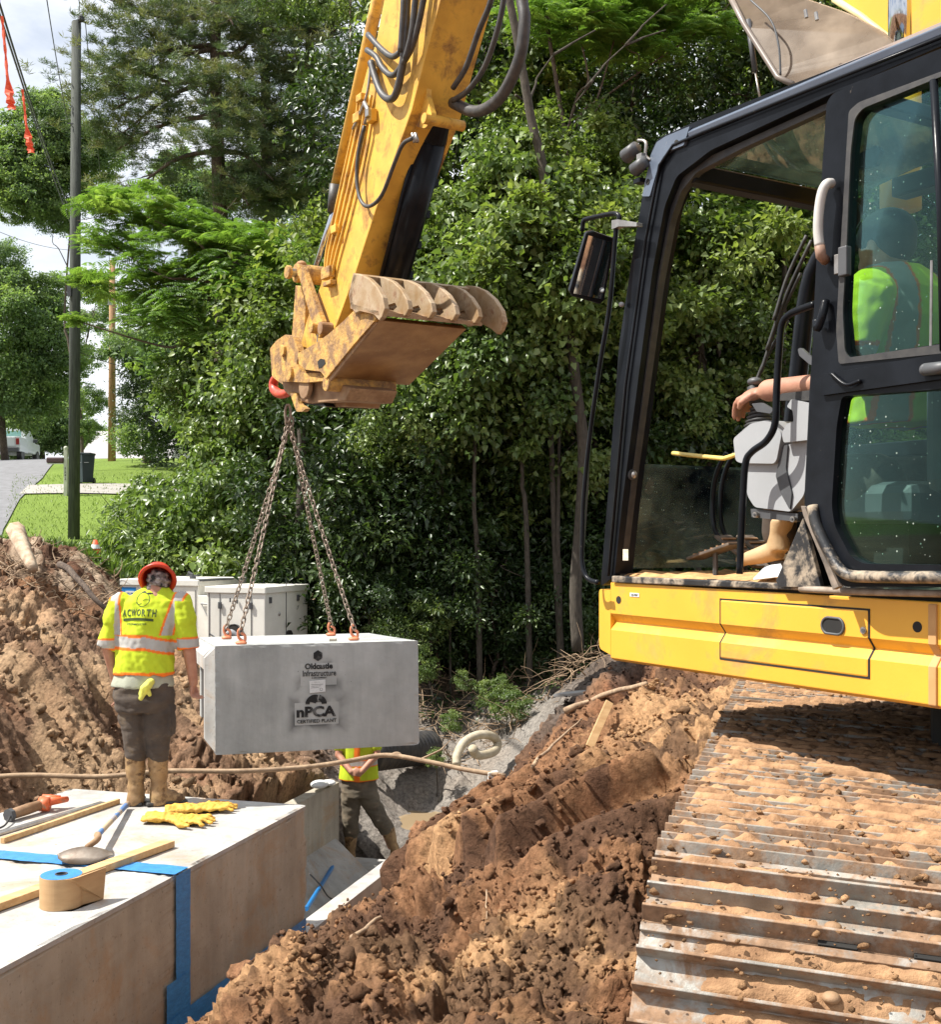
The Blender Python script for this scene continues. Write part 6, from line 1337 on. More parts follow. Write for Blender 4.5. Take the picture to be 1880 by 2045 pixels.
# crumbs of clay lying on the shoes (past counting)
vs_, fs_, C_, k0 = [], [], [], 0
for i in range(3200):
    s_ = rs.rand()*3.9-.8; e = rs.rand()*SW_; p, t, n_ = path(s_); v, f = PRO1[i % 6]; sz = .003+.012*rs.rand()**4
    vs_.append(v*sz+np.array(p+TN*e+n_*(.026+.016*rs.rand()))); fs_.append(f+k0); k0 += len(v); C_.append(np.tile(np.array([.50, .29, .15])*(.5+.7*rs.rand()), (len(v), 1)))
C_ = np.concatenate(C_); me = np_mesh('clay_crumbs', np.concatenate(vs_)-np.array(origin(ex)), np.concatenate(fs_), [('Col', 'POINT', 'FLOAT_COLOR', np.concatenate([C_, np.ones((len(C_), 1))], 1))])
o = link('clay_crumbs', me, earth, ex, True); tag(o, kind='stuff')
# ------------------------------------------------------------------ leaves
def leaf_arrays(p, a, n, L, Wd, hexa=False, fold=.25):
    """p base, a tip direction, n blade normal; (N,3) each"""
    a = a/np.linalg.norm(a, axis=1, keepdims=True); s_ = np.cross(a, n); s_ /= np.linalg.norm(s_, axis=1, keepdims=True)+1e-9; n = np.cross(s_, a)
    L = L[:, None]; Wd = Wd[:, None]; N_ = len(p)
    if hexa:
        v = np.stack([p, p+a*L*.22+s_*Wd*.5+n*Wd*fold, p+a*L*.60+s_*Wd*.36+n*Wd*fold*.6-n*L*.04, p+a*L-n*L*.16, p+a*L*.60-s_*Wd*.36+n*Wd*fold*.6-n*L*.04, p+a*L*.22-s_*Wd*.5+n*Wd*fold, p+a*L*.5-n*L*.02], 1).reshape(-1, 3)
        t = np.array([[0, 6, 1], [1, 6, 2], [2, 6, 3], [3, 6, 4], [4, 6, 5], [5, 6, 0]]); k = 7
    else:
        v = np.stack([p, p+a*L*.45+s_*Wd*.5+n*Wd*fold, p+a*L-n*L*.12, p+a*L*.45-s_*Wd*.5+n*Wd*fold], 1).reshape(-1, 3); t = np.array([[0, 2, 1], [0, 3, 2]]); k = 4
    f = (t[None]+np.arange(N_)[:, None, None]*k).reshape(-1, 3); return v, f, len(t)
def crown_mesh(name, seed, r, nleaf, L, Wd, nclump, clr, hexa=False, droop=.2, shell=.55, flat=.55):
    q = np.random.RandomState(seed); d = q.normal(size=(nclump, 3)); d /= np.linalg.norm(d, axis=1, keepdims=True)
    rad = (shell+(1-shell)*q.rand(nclump)**.6)[:, None]; cc = d*rad*np.array(r)*(1+.28*np.sin(d[:, :1]*5+seed)*np.cos(d[:, 2:]*4+seed*2))
    wgt = q.rand(nclump)**1.4; wgt /= wgt.sum(); ci = q.choice(nclump, nleaf, p=wgt); csz = (clr*(.5+q.rand(nclump)))[ci][:, None]
    off = q.normal(size=(nleaf, 3)); off[:, 2] *= flat; p = cc[ci]+off*csz*.55
    out = off/ (np.linalg.norm(off, axis=1, keepdims=True)+1e-6)
    a = out*.7+q.normal(size=(nleaf, 3))*.5; a[:, 2] -= droop
    n = q.normal(size=(nleaf, 3))*.55+np.array([0, 0, .75])+d[ci]*.35
    sc = .45+.9*q.rand(nleaf); v, f, k = leaf_arrays(p, a, n, L*sc, Wd*sc, hexa)
    tint = np.clip((q.rand(nclump)*.6)[ci]+q.rand(nleaf)*.4, 0, 1)
    return np_mesh(name, v, f, [('tint', 'FACE', 'FLOAT', np.repeat(tint, k))])
def set_m(me, m): me.materials.append(m); return me
CR_A = [set_m(crown_mesh('crown', 30+i, (1.7, 1.7, 1.5), 5200, .15, .085, 34, .38), leaf_a) for i in range(4)]
CR_V = [set_m(crown_mesh('crown', 50+i, (1.3, 1.1, 1.3), 3600, .125, .095, 36, .38, True, .5), leaf_v) for i in range(3)]
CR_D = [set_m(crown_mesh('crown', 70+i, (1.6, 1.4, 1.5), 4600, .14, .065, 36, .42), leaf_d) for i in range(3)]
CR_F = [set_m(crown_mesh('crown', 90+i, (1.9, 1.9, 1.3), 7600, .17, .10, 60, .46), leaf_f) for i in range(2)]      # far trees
CR_S = [set_m(crown_mesh('crown', 110+i, (1.0, .9, .7), 2600, .17, .06, 36, .36, False, .4), leaf_v) for i in range(2)]
# pine crown: needle tufts along twigs
def pine_mesh(seed, n_tw=48):
    q = np.random.RandomState(seed); P_, A_, N_ = [], [], []
    for i in range(n_tw):
        c = q.normal(size=3)*[.85, .85, .26]; 
        for k in range(9):
            d = q.normal(size=3)*[.5, .5, .35]+[0, 0, .35]; b = c+q.normal(size=3)*[.11, .11, .07]
            for j in range(7):
                e = q.normal(size=3); e[2] = abs(e[2])*.8; P_.append(b); A_.append(e); N_.append(q.normal(size=3))
    P_ = np.array(P_); A_ = np.array(A_); N_ = np.array(N_); n = len(P_); v, f, k = leaf_arrays(P_, A_, N_, np.full(n, .23)*(.7+.5*q.rand(n)), np.full(n, .022), False, .0)
    t = np.repeat(q.rand(n_tw), 63)[:n]*.7+q.rand(n)*.3; return set_m(np_mesh('crown', v, f, [('tint', 'FACE', 'FLOAT', np.repeat(t, k))]), leaf_p)
CR_P = [pine_mesh(i+3) for i in range(3)]
# mimosa: twice pinnate fronds in flat sprays
def mimosa_mesh(seed, nf=330, R0=(1.5, 1.3, .5)):
    q = np.random.RandomState(seed); P_, A_, N_, L_, TT = [], [], [], [], []; ncl = 34; C_ = q.normal(size=(ncl, 3)); C_ /= np.linalg.norm(C_, axis=1, keepdims=True); C_ *= (q.rand(ncl, 1)**.5)*np.array(R0); ct = q.rand(ncl)
    for i in range(nf):
        c = q.randint(ncl); az = q.rand()*6.283; d = np.array([math.cos(az), math.sin(az), .25]); p0 = C_[c]+q.normal(size=3)*[.14, .14, .06]; L0 = .40*(.7+.5*q.rand()); side = np.array([-d[1], d[0], 0]); t0 = ct[c]*.6+q.rand()*.4
        for k in range(9):
            t = (k+.8)/9; b = p0+d*L0*t-np.array([0, 0, 1])*.45*L0*t*t; pl = .155*math.sin(math.pi*min(1, t*.85+.12))
            for sg in (-1, 1):
                P_.append(b); A_.append(side*sg+d*.45-np.array([0, 0, .25+.5*t])); N_.append(np.array([0, 0, 1.])+q.normal(size=3)*.15); L_.append(pl); TT.append(t0)
    P_ = np.array(P_); A_ = np.array(A_); N_ = np.array(N_); L_ = np.array(L_); v, f, k = leaf_arrays(P_, A_, N_, L_, np.full(len(P_), .036), False, .1)
    return set_m(np_mesh('crown', v, f, [('tint', 'FACE', 'FLOAT', np.repeat(np.array(TT), k))]), leaf_m)
CR_M = [mimosa_mesh(i+5) for i in range(3)]
def crown_at(me, parent, p, sc, name='crown'):
    o = bpy.data.objects.new(name, me); col.objects.link(o); o.parent = parent; o.location = Vector(p)-origin(parent)
    sc = sc if hasattr(sc, '__len__') else (sc, sc, sc); o.scale = sc; o.rotation_euler = (rnd.uniform(-.25, .25), rnd.uniform(-.25, .25), rnd.uniform(0, 6.28)); return o
def limb(mb, p, q, r0, r1, n=8, bend=.12):
    p = Vector(p); q = Vector(q); L_ = (q-p).length; m = p.lerp(q, .5)+Vector((rnd.gauss(0, 1), rnd.gauss(0, 1), rnd.gauss(0, .5)))*L_*bend; pts = bez([p, p.lerp(q, .25).lerp(m, .5), m, q], 3); k = len(pts); mb.tube(pts, [r0+(r1-r0)*i/(k-1) for i in range(k)], n)
    return pts
def tree(name, base, top, r0, crowns, protos, lab, cat='tree', group=None, m=barkm, sc=1., lean=None, twigs=3):
    t = thing(name, base, lab, cat, group); mb = MB(); base = Vector(base); top = Vector(top); tp = limb(mb, base-W*.3, top, r0, r0*.35, 10, .04)
    for i, (c, s_) in enumerate(crowns):
        c = Vector(c); j = min(range(len(tp)), key=lambda k: abs(tp[k].z-(c.z-.9))); limb(mb, tp[j], c, r0*.32, .012, 6)
        for k in range(twigs): e = c+Vector((rnd.uniform(-1, 1), rnd.uniform(-1, 1), rnd.uniform(-.6, .9)))*(s_ if not hasattr(s_, '__len__') else s_[0])*1.1; limb(mb, c, e, .02, .004, 5)
    mb.build('trunk', m, t, smooth=True)
    for i, (c, s_) in enumerate(crowns): crown_at(protos[i % len(protos)], t, c, s_)
    return t
def px3(lst): return [(P(x, y, Y), s_) for x, y, Y, s_ in lst]
# ---- the dense wood: a deep back row, middle trees, vine drapes in front
GW = 'broadleaf trees of the dense wood behind the trench'
back = [(800, 29), (900, 27), (1000, 29), (1120, 27.5), (1260, 29), (1400, 27), (1540, 28.5), (1680, 27), (1820, 28.5), (1960, 27), (2080, 28)]
for i, (px, Y) in enumerate(back):
    base = P(px, HY, Y); base.z = gz2(base.x, base.y); cr_ = []
    for k in range(9):
        if k > 4 and rnd.random() < .28 or (1100 < px < 1300 and k == 7): continue
        cr_.append((Vector((base.x+rnd.uniform(-1.3, 1.3), base.y+rnd.uniform(-1.2, 1.0), base.z+2.2+k*1.7+rnd.uniform(-.4, .4))), rnd.uniform(.75, 1.2)))
    tree('broadleaf_tree', base, base+W*16.5+Vector((rnd.uniform(-.8, .8), 0, 0)), .16, cr_, [CR_A[i % 4], CR_A[(i+1) % 4], CR_D[i % 3]], 'tall leafy tree in the back row of the dense wood', 'tree', GW, bark2)
mid = [(830, 22.5, -2.2), (960, 21, -2.2), (1180, 22.5, -2.0), (1330, 21.5, -1.9), (1480, 22, -1.8), (1640, 21, -1.7), (1800, 22, -1.6), (1950, 21, -1.5)]
for i, (px, Y, z0) in enumerate(mid):
    base = P(px, HY, Y); base.z = gz2(base.x, base.y); cr_ = []
    for k in range(6):
        if i % 3 == 2 and k == 5: continue
        cr_.append((Vector((base.x+rnd.uniform(-1.2, 1.2), base.y+rnd.uniform(-.9, .6), base.z+2.6+k*1.7+rnd.uniform(-.4, .4))), rnd.uniform(.75, 1.05)))
    tree('understory_tree', base, base+W*9.5+Vector((rnd.uniform(-.8, .8), 0, 0)), .10, cr_, [CR_A[(i+2) % 4], CR_D[i % 3], CR_A[i % 4]], 'slender leafy tree in the middle of the dense wood', 'tree', 'understory trees of the dense wood', bark2)
# shade canopy leaning over the creek from the left, and dark understory bushes
low = [(660, 1010, 19.5, .95), (760, 930, 19.2, 1.0), (860, 1000, 19.6, 1.0), (980, 960, 19.8, 1.0), (1090, 1040, 20.2, .9), (700, 1150, 19.2, .8), (800, 1110, 19.4, .85), (930, 1120, 19.6, .85), (1060, 1150, 19.8, .7), (640, 1120, 20.2, .9), (1160, 1130, 20.4, .8),
       (880, 1190, 18.9, .6), (980, 1215, 18.9, .6), (1080, 1225, 19, .6), (1140, 1190, 19.2, .6), (1010, 1110, 19, .7), (740, 1220, 18.6, .5), (1190, 1230, 18.6, .5), (1240, 1000, 20, 1.), (1330, 900, 19.6, 1.), (1420, 1000, 20, 1.), (1500, 860, 19.6, 1.), (1300, 1120, 20, .8)]
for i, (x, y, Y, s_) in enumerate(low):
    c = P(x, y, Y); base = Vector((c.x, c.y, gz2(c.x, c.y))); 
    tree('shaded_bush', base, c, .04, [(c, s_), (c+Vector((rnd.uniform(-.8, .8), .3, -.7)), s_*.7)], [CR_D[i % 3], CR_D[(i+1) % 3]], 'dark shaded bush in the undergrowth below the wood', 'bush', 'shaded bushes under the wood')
# vines and lit drapes with heart shaped leaves
vine = [('wide vine drape lit by the sun right of the raised stick', [(1060, 420, 18.2, .95), (1130, 480, 18, .9), (1000, 520, 18.2, .95), (1090, 580, 17.9, 1.0), (1180, 400, 18.4, .8), (1020, 640, 18.2, .85), (1000, 330, 18.8, .6), (1120, 270, 19.2, .65), (930, 420, 18.8, .55), (1200, 300, 19.4, .5)]),
        ('bright vine curtain behind the thumb', [(960, 640, 18.4, .8), (880, 560, 18.8, .75), (1000, 720, 18.2, .9), (900, 760, 18.4, .8)]),
        ('vine hanging beside the cab mirror', [(1120, 760, 18.3, .8), (1180, 640, 18.4, .85), (1150, 880, 18.6, .7)]),
        ('vine covered sapling seen through the cab doorway', [(1400, 700, 18.6, .8), (1470, 560, 18.8, .9), (1350, 560, 18.9, .8), (1380, 840, 18.8, .6)]),
        ('leafy vine over the creek left of the stick', [(560, 760, 21.3, .85), (600, 660, 21.5, .85), (560, 880, 21.2, .9), (610, 970, 20.8, .8)])]
for i, (lab, cl) in enumerate(vine):
    c = px3(cl); b = c[0][0].copy(); b.z = gz2(b.x, b.y); tree('vine_thicket', b, c[0][0]+W*.6, .05, c, [CR_V[i % 3], CR_A[i % 4], CR_V[(i+1) % 3]], lab, 'vine', None, bark2, twigs=2)
# ---- left: vine wall, big bush, shrubs by the bank
c = px3([(430, 800, 22.5, .75), (470, 720, 22.5, .9), (520, 820, 22, .9), (370, 750, 22.6, .45), (460, 890, 21.8, .7), (520, 930, 21.2, .8), (470, 1000, 21, .8)]); b = c[1][0].copy(); b.z = gz2(b.x, b.y)
tree('vine_covered_tree', b, c[1][0]+W*1.2, .14, c, CR_V, 'tree smothered in heart leaved vines between the lawn and the wood', 'tree', None, barkm)
c = px3([(275, 1040, 23.5, .75), (340, 1030, 23.2, .9), (410, 1040, 22.5, 1.0), (300, 1100, 22.3, .9), (380, 1105, 21.8, .9), (460, 1090, 21.2, 1.0), (240, 1095, 23, .55), (350, 1070, 22.2, .9), (310, 990, 23.4, .45), (400, 975, 22.8, .6)]); b = c[3][0].copy(); b.z = gz2(b.x, b.y)
tree('large_shrub', b, c[3][0], .03, c, [CR_S[0], CR_S[1], CR_V[0]], 'large sunlit shrub beside the lawn above the pump', 'shrub', None, bark2)
c = px3([(860, 1235, 18.4, .42), (810, 1270, 18.2, .38), (770, 1250, 18.5, .36)]); b = c[0][0].copy(); b.z = gz2(b.x, b.y)
tree('sapling', b, c[0][0], .015, c, CR_S, 'broad leaved sapling right of the hanging chain over the lid', 'sapling', None, bark2)
c = px3([(1015, 1400, 17.0, .19), (975, 1385, 17.2, .15), (1045, 1415, 16.8, .12), (1000, 1365, 17.3, .12), (930, 1360, 17.4, .11)]); b = c[0][0].copy(); b.z = gz2(b.x, b.y)
tree('creek_weeds', b, c[0][0], .01, c, CR_V, 'bright weeds growing on the creek bank above the hose', 'weeds', None, bark2)
for i, (x, y, Y, s_, lab) in enumerate(((870, 1510, 15.8, .10, 'small weed on the grey creek mud under the hose'), (900, 1440, 16.8, .13, 'low weed tuft at the foot of the root bank'), (845, 1330, 17.8, .2, 'vine scrap on the dark bank behind the hanging lid'), (1330, 1260, 13, .35, 'weeds in the shade beside the corner of the machine'))):
    c = P(x, y, Y); b = Vector((c.x, c.y, gz2(c.x, c.y))); tree('weed_clump', b, c, .006, [(c, s_)], [CR_V[i % 3]], lab, 'weeds', None, bark2, twigs=1)
# mimosas
def mim(pts, lab, base, r0=.09):
    c = px3(pts); t = tree('mimosa_tree', base, c[len(c)//2][0], r0, c, CR_M, lab, 'tree', None, barkm, twigs=2); return t
b = P(430, HY, 23); b.z = gz2(b.x, b.y)
mim([(250, 420, 23.4, .85), (330, 440, 23.2, .9), (420, 480, 23, .9), (500, 500, 22.8, .9), (225, 490, 23.4, .6), (320, 540, 22.8, 1.), (430, 560, 22.6, .95), (540, 590, 22.4, .85), (165, 560, 23.2, .4), (310, 630, 22.9, .7), (400, 650, 22.7, .8), (500, 660, 22.4, .7), (215, 395, 23.6, .5), (340, 730, 22.8, .5), (150, 640, 23, .25)],
    'bright feathery mimosa tree spreading behind the two utility poles', b, .13)
b = P(1200, HY, 19.5); b.z = gz2(b.x, b.y)
mim([(1150, 40, 19, .8), (1230, 70, 19, .8), (1320, 30, 19.2, .8), (1090, 30, 19.2, .6), (1400, 60, 19.4, .7), (1250, 0, 19.2, .8)], 'mimosa boughs high over the cab', b)
b = P(1500, HY, 20.5); b.z = gz2(b.x, b.y)
mim([(1480, 470, 19.8, .8), (1400, 500, 19.8, .7), (1550, 440, 20, .7)], 'mimosa boughs seen through the cab doorway', b)
b = P(900, HY, 18.6); b.z = gz2(b.x, b.y)
tree('green_sapling', b, P(870, 880, 18.5), .02, px3([(880, 830, 18.4, .6), (770, 850, 18.6, .5)]), CR_V, 'light sapling behind the coupler hook', 'sapling', None, bark2, twigs=1)
# bare leaning trunks in the wood
for pts, Y, r_, lab in (([(1012, -30), (1030, 60), (1046, 150), (1062, 240), (1082, 320), (1092, 400), (1110, 520), (1135, 640), (1150, 760), (1166, 900), (1160, 1040), (1150, 1180), (1155, 1300)], 17.6, .075, 'pale leaning trunk right of the big hydraulic hose'),
                       ([(1098, 820), (1104, 940), (1108, 1050), (1114, 1180), (1120, 1300), (1122, 1390)], 18.2, .05, 'thin dark sapling trunk left of the mirror tube'),
                       ([(1572, 380), (1568, 520), (1566, 700), (1566, 900)], 19.2, .045, 'yellowish thin trunk seen through the cab doorway'),
                       ([(1388, 560), (1400, 700), (1412, 860), (1420, 1000)], 18.9, .07, 'dark trunk seen through the cab doorway'), ([(600, 830), (604, 930), (600, 1050), (602, 1200)], 19.3, .08, 'vine wrapped trunk behind the chains')):
    o = MB().tube(bez([P(x, y, Y) for x, y in pts], 4), [r_*(.75+.5*i/(4*(len(pts)-1))) for i in range(4*(len(pts)-1)+1)], 8).build('slender_tree', bark2, smooth=True); tag(o, lab, 'tree')
mbb = MB()
for a_, b_ in (((1056, 205), (1105, 110)), ((1105, 110), (1190, 60)), ((1170, 175), (1250, 90)), ((1250, 90), (1330, 10)), ((1250, 90), (1330, 60)), ((1185, 160), (1150, 205)), ((1030, 190), (1055, 205))): limb(mbb, P(*a_, 17.7), P(*b_, 17.9), .022, .01, 6, .05)
o = mbb.build('bare_branches', bark2, smooth=True); tag(o, 'bare grey branches forking against the sky gaps above the mirror', 'branches')
# ---- pines behind the mimosa
def pine(px, Y, ytop, r0, lvls, lab):
    base = P(px, HY, Y); base.z = gz2(base.x, base.y); top = P(px-6, ytop, Y); t = thing('pine_tree', base, lab, 'pine tree'); mb = MB()
    mb.tube(bez([base-W*.4, base.lerp(top, .35)+Vector((.15, 0, 0)), base.lerp(top, .7), top], 5), [r0*(1-.6*i/15) for i in range(16)], 12); cs_ = []
    for (y, dx_, dy_, dY, s_) in lvls:
        s0 = P(px, y, Y); e = P(px+dx_, y+dy_, Y+dY); m1 = s0.lerp(e, .5)+W*(.25 if dy_ > 0 else -.35); bp_ = bez([s0, m1, e], 5); mb.tube(bp_, [.085-.065*i/10 for i in range(11)], 7)
        for f_ in (.72, 1.0):
            c = bp_[int(f_*10)]; c = c+Vector((rnd.uniform(-.3, .3), rnd.uniform(-.6, .6), rnd.uniform(-.1, .35))); cs_.append((c, s_*(.6+.25*f_)*rnd.uniform(.8, 1.1)))
            for k in range(2): limb(mb, bp_[int(f_*8)], c+Vector((rnd.uniform(-.7, .7), rnd.uniform(-.5, .5), rnd.uniform(-.2, .5))), .025, .006, 5)
    mb.build('trunk', barkm, t, smooth=True)
    for i, (c, s_) in enumerate(cs_): crown_at(CR_P[i % 3], t, c, s_)
pine(436, 33, -160, .28, [(130, -105, -100, 0, 1.0), (95, -160, -30, -1, 1.0), (140, -170, 0, 1, 1.05), (160, -215, 60, -1, 1.0), (155, -190, 110, 0, 1.0), (230, -205, 70, .5, 1.0), (300, -160, 70, -.5, .95), (110, 90, -70, 0, 1.05), (200, 120, 30, -1, 1.0), (300, 110, 60, -1, .95), (20, -110, -60, 1, 1.0), (-20, 60, -60, -1, 1.0), (40, 30, 10, -1.5, 1.0), (340, 60, 70, -1.5, .9), (30, -220, -40, -1, .95), (250, 10, 40, -2, .9), (90, -240, 60, 0, .85), (180, -30, 30, -2, 1.)], 'tall pine with long bare limbs, left one of the pine group')
pine(535, 34.5, -120, .24, [(60, -70, -50, 0, 1.0), (60, 70, -40, 0, 1.1), (150, 60, 30, -1, 1.1), (200, -60, 60, 1, 1.), (290, 50, 50, -1, 1.), (330, -50, 40, 0, .95), (10, 20, -60, 0, 1.1), (390, -40, 30, -1, .9), (370, 60, 40, -1, .9)], 'middle pine of the group with dark dense foliage')
pine(624, 34, -100, .24, [(40, -50, -20, 0, 1.1), (60, 60, -20, 0, 1.1), (160, 50, 40, -1, 1.05), (230, -50, 50, 0, 1.05), (300, 60, 40, -1, 1.), (360, -30, 30, -1, 1.), (420, 50, 30, -1, .95), (-30, 0, -40, 0, 1.1), (140, -40, 20, -1, 1.1)], 'right hand pine partly hidden by the raised stick')
# far broadleaf trees past the lawn and road
far = [(60, 330, 62, 2.4), (150, 380, 60, 2.0), (-20, 420, 60, 2.4), (80, 250, 64, 2.0)]
def far_tree(lab, px, Y, cl, proto=CR_F, r0=.3, grp=None):
    base = P(px, HY, Y); base.z = gz2(base.x, min(base.y, 68)) if Y <= 68 else 3.6; c = px3(cl); tree('broadleaf_tree', base, c[0][0], r0, c, proto, lab, 'tree', grp, barkm, twigs=1)
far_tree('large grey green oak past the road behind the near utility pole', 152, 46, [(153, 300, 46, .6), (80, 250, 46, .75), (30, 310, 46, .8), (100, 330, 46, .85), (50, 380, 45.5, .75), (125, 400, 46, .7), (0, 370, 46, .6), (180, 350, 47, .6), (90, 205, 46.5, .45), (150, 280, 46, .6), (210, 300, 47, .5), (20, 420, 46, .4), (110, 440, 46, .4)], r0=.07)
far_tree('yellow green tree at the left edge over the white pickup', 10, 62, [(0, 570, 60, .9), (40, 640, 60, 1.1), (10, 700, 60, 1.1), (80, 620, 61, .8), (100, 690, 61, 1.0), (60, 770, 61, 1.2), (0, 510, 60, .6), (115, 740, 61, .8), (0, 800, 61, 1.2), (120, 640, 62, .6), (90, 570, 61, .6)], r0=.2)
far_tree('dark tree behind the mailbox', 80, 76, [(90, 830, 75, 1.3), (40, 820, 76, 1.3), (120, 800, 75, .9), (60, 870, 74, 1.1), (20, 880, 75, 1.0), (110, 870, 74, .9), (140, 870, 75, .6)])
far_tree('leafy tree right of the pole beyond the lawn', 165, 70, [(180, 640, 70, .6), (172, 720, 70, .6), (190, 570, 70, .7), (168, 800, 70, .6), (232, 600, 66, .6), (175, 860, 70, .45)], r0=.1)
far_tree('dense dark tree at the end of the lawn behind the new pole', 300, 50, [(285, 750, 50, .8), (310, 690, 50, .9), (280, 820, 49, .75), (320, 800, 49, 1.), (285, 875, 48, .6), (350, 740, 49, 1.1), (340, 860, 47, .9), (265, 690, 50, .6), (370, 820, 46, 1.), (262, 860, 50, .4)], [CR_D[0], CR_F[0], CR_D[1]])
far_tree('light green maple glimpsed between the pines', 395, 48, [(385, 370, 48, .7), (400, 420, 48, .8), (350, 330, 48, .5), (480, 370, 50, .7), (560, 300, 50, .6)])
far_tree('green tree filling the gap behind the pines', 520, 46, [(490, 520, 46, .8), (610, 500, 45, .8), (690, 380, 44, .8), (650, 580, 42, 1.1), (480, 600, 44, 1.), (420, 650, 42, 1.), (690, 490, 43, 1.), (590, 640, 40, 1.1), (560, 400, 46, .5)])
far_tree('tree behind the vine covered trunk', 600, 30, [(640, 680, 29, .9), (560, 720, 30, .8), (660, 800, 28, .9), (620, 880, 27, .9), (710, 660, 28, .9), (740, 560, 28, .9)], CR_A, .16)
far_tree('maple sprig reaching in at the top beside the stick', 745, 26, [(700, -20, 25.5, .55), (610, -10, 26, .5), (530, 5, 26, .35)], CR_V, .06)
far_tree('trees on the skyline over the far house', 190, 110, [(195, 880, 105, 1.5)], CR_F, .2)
# background beyond the wood, lit lawn side bushes
for i, px in enumerate(range(420, 2200, 170)):
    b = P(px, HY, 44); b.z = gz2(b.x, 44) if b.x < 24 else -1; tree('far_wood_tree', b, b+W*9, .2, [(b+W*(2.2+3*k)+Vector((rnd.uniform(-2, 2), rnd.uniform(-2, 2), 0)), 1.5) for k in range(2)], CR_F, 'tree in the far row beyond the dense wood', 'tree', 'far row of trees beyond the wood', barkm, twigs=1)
# lawn tufts and weeds at the pole foot (past counting)
n = 9000; y = 20.5+24*rs.rand(n)**1.3; x = -y*(.22+.24*rs.rand(n)); z = base_h(x, y)-.01; a_ = rs.normal(size=(n, 3))*[.45, .45, .2]+[0, 0, 1.]; L_ = .05+.07*rs.rand(n)
mroad = x > -11.0-.36*(y-28); x, y, z, a_, L_ = [q[mroad] for q in (x, y, z, a_, L_)]; v, f, k = leaf_arrays(np.stack([x, y, z], 1), a_, rs.normal(size=(len(x), 3)), L_, L_*.22)
o = link('grass', set_m(np_mesh('grass', v, f, [('tint', 'FACE', 'FLOAT', np.repeat(rs.rand(len(x)), k))]), leaf_g), None, None, False); tag(o, 'short bright lawn grass beside the road', 'grass', kind='stuff')
n = 2600; y = 19.6+1.8*rs.rand(n); x = -y*(.27+.16*rs.rand(n)); z = np.array(base_h(x, y)); a_ = rs.normal(size=(n, 3))*[.6, .6, .2]+[0, 0, .8]; L_ = .10+.16*rs.rand(n); v, f, k = leaf_arrays(np.stack([x, y, z], 1), a_, rs.normal(size=(n, 3)), L_, L_*.25)
o = link('ground_weeds', set_m(np_mesh('ground_weeds', v, f, [('tint', 'FACE', 'FLOAT', np.repeat(rs.rand(n)*.5, k))]), leaf_g), None, None, False); tag(o, 'low weeds along the edge of the left spoil heap', 'weeds', kind='stuff')
n = 9000; x = -2+8*rs.rand(n); y = 17.6+6*rs.rand(n); z = base_h(x, y)+.05+.12*rs.rand(n); a_ = rs.normal(size=(n, 3))*[.8, .8, .3]; L_ = .05+.07*rs.rand(n); v, f, k = leaf_arrays(np.stack([x, y, z], 1), a_, rs.normal(size=(n, 3))*.4+[0, 0, 1], L_, L_*.6)
o = link('leaf_litter', set_m(np_mesh('leaf_litter', v, f, [('tint', 'FACE', 'FLOAT', np.repeat(rs.rand(n)*.8, k))]), leaf_d), None, None, False); tag(o, 'low ivy and leaf litter on the shaded woodland floor', 'ground cover', kind='stuff')
# ------------------------------------------------------------------ street side things
p0 = P(147, 1085, 31); p0.z = gz2(p0.x, p0.y)-.1; p1 = P(152, 45, 31); up = thing('utility_pole', p0, 'near grey green weathered utility pole with its top in view', 'utility pole')
MB().tube([p0, p0.lerp(p1, .5), p1], [.150, .138, .118], 18).build('pole', polem, up, smooth=True); MB().tube([p1-W*.002, p1+W*.03], [.118, .10], 18).build('pole_top', polem, up)
q = p1+Vector((.14, -.05, .05)); MB().tube([q+W*z for z in (-.05, 0, .03, .06, .10, .14)], [.05, .10, .05, .09, .04, .02], 14).build('insulator', dgrey, up, smooth=True); MB().tube([p1-W*.2, q-W*.05], .015, 6).build('insulator_arm', dgrey, up)
MB().box(P(140, 247, 30.85), (.07, .02, .015)).build('bracket', dgrey, up); MB().box(P(138, 570, 30.85), (.05, .04, .28)).build('junction_box', dgrey, up)
p0 = P(223, 925, 52); p0.z = gz2(p0.x, p0.y)-.1; p1 = P(224, 520, 52); up2 = thing('utility_pole', p0, 'farther new brown utility pole at the end of the lawn', 'utility pole'); MB().tube([p0, p1], [.17, .12], 16).build('pole', pole2m, up2, smooth=True)
MB().box(P(220, 600, 51.8), (.10, .05, .2)).build('hardware', greyp, up2)
def wire(a, b, sag, r_, lab, Mid=None):
    a = Vector(a); b = Vector(b); pts = [a.lerp(b, t)-W*sag*4*t*(1-t) for t in np.linspace(0, 1, 24)]; o = MB().tube(pts, r_, 5).build('cable', rubber, smooth=True); tag(o, lab, 'cable'); return pts
wA = wire(P(-30, -60, 14), P(145, 460, 46), .1, .016, 'left of the two thick cables crossing the sky at top left'); wire(P(-22, -60, 14), P(150, 440, 46), .3, .016, 'right of the two thick cables crossing the sky at top left')
wire(P(84, -60, 20), P(134, 240, 31), .1, .011, 'thin cable running down to the bracket on the near pole'); wire(P(154, -60, 24), P(160, 40, 31), .05, .010, 'thin cable ending at the insulator of the near pole')
wire(P(170, 45, 31), P(223, 560, 52), .2, .012, 'thin cable from the near pole to the far pole'); wire(P(150, 700, 31), P(440, 740, 34), .3, .010, 'slack low cable running from the near pole into the wood')
wire(P(-20, 455, 50), P(150, 500, 60), .2, .012, 'faint cable across the left sky below the oak')
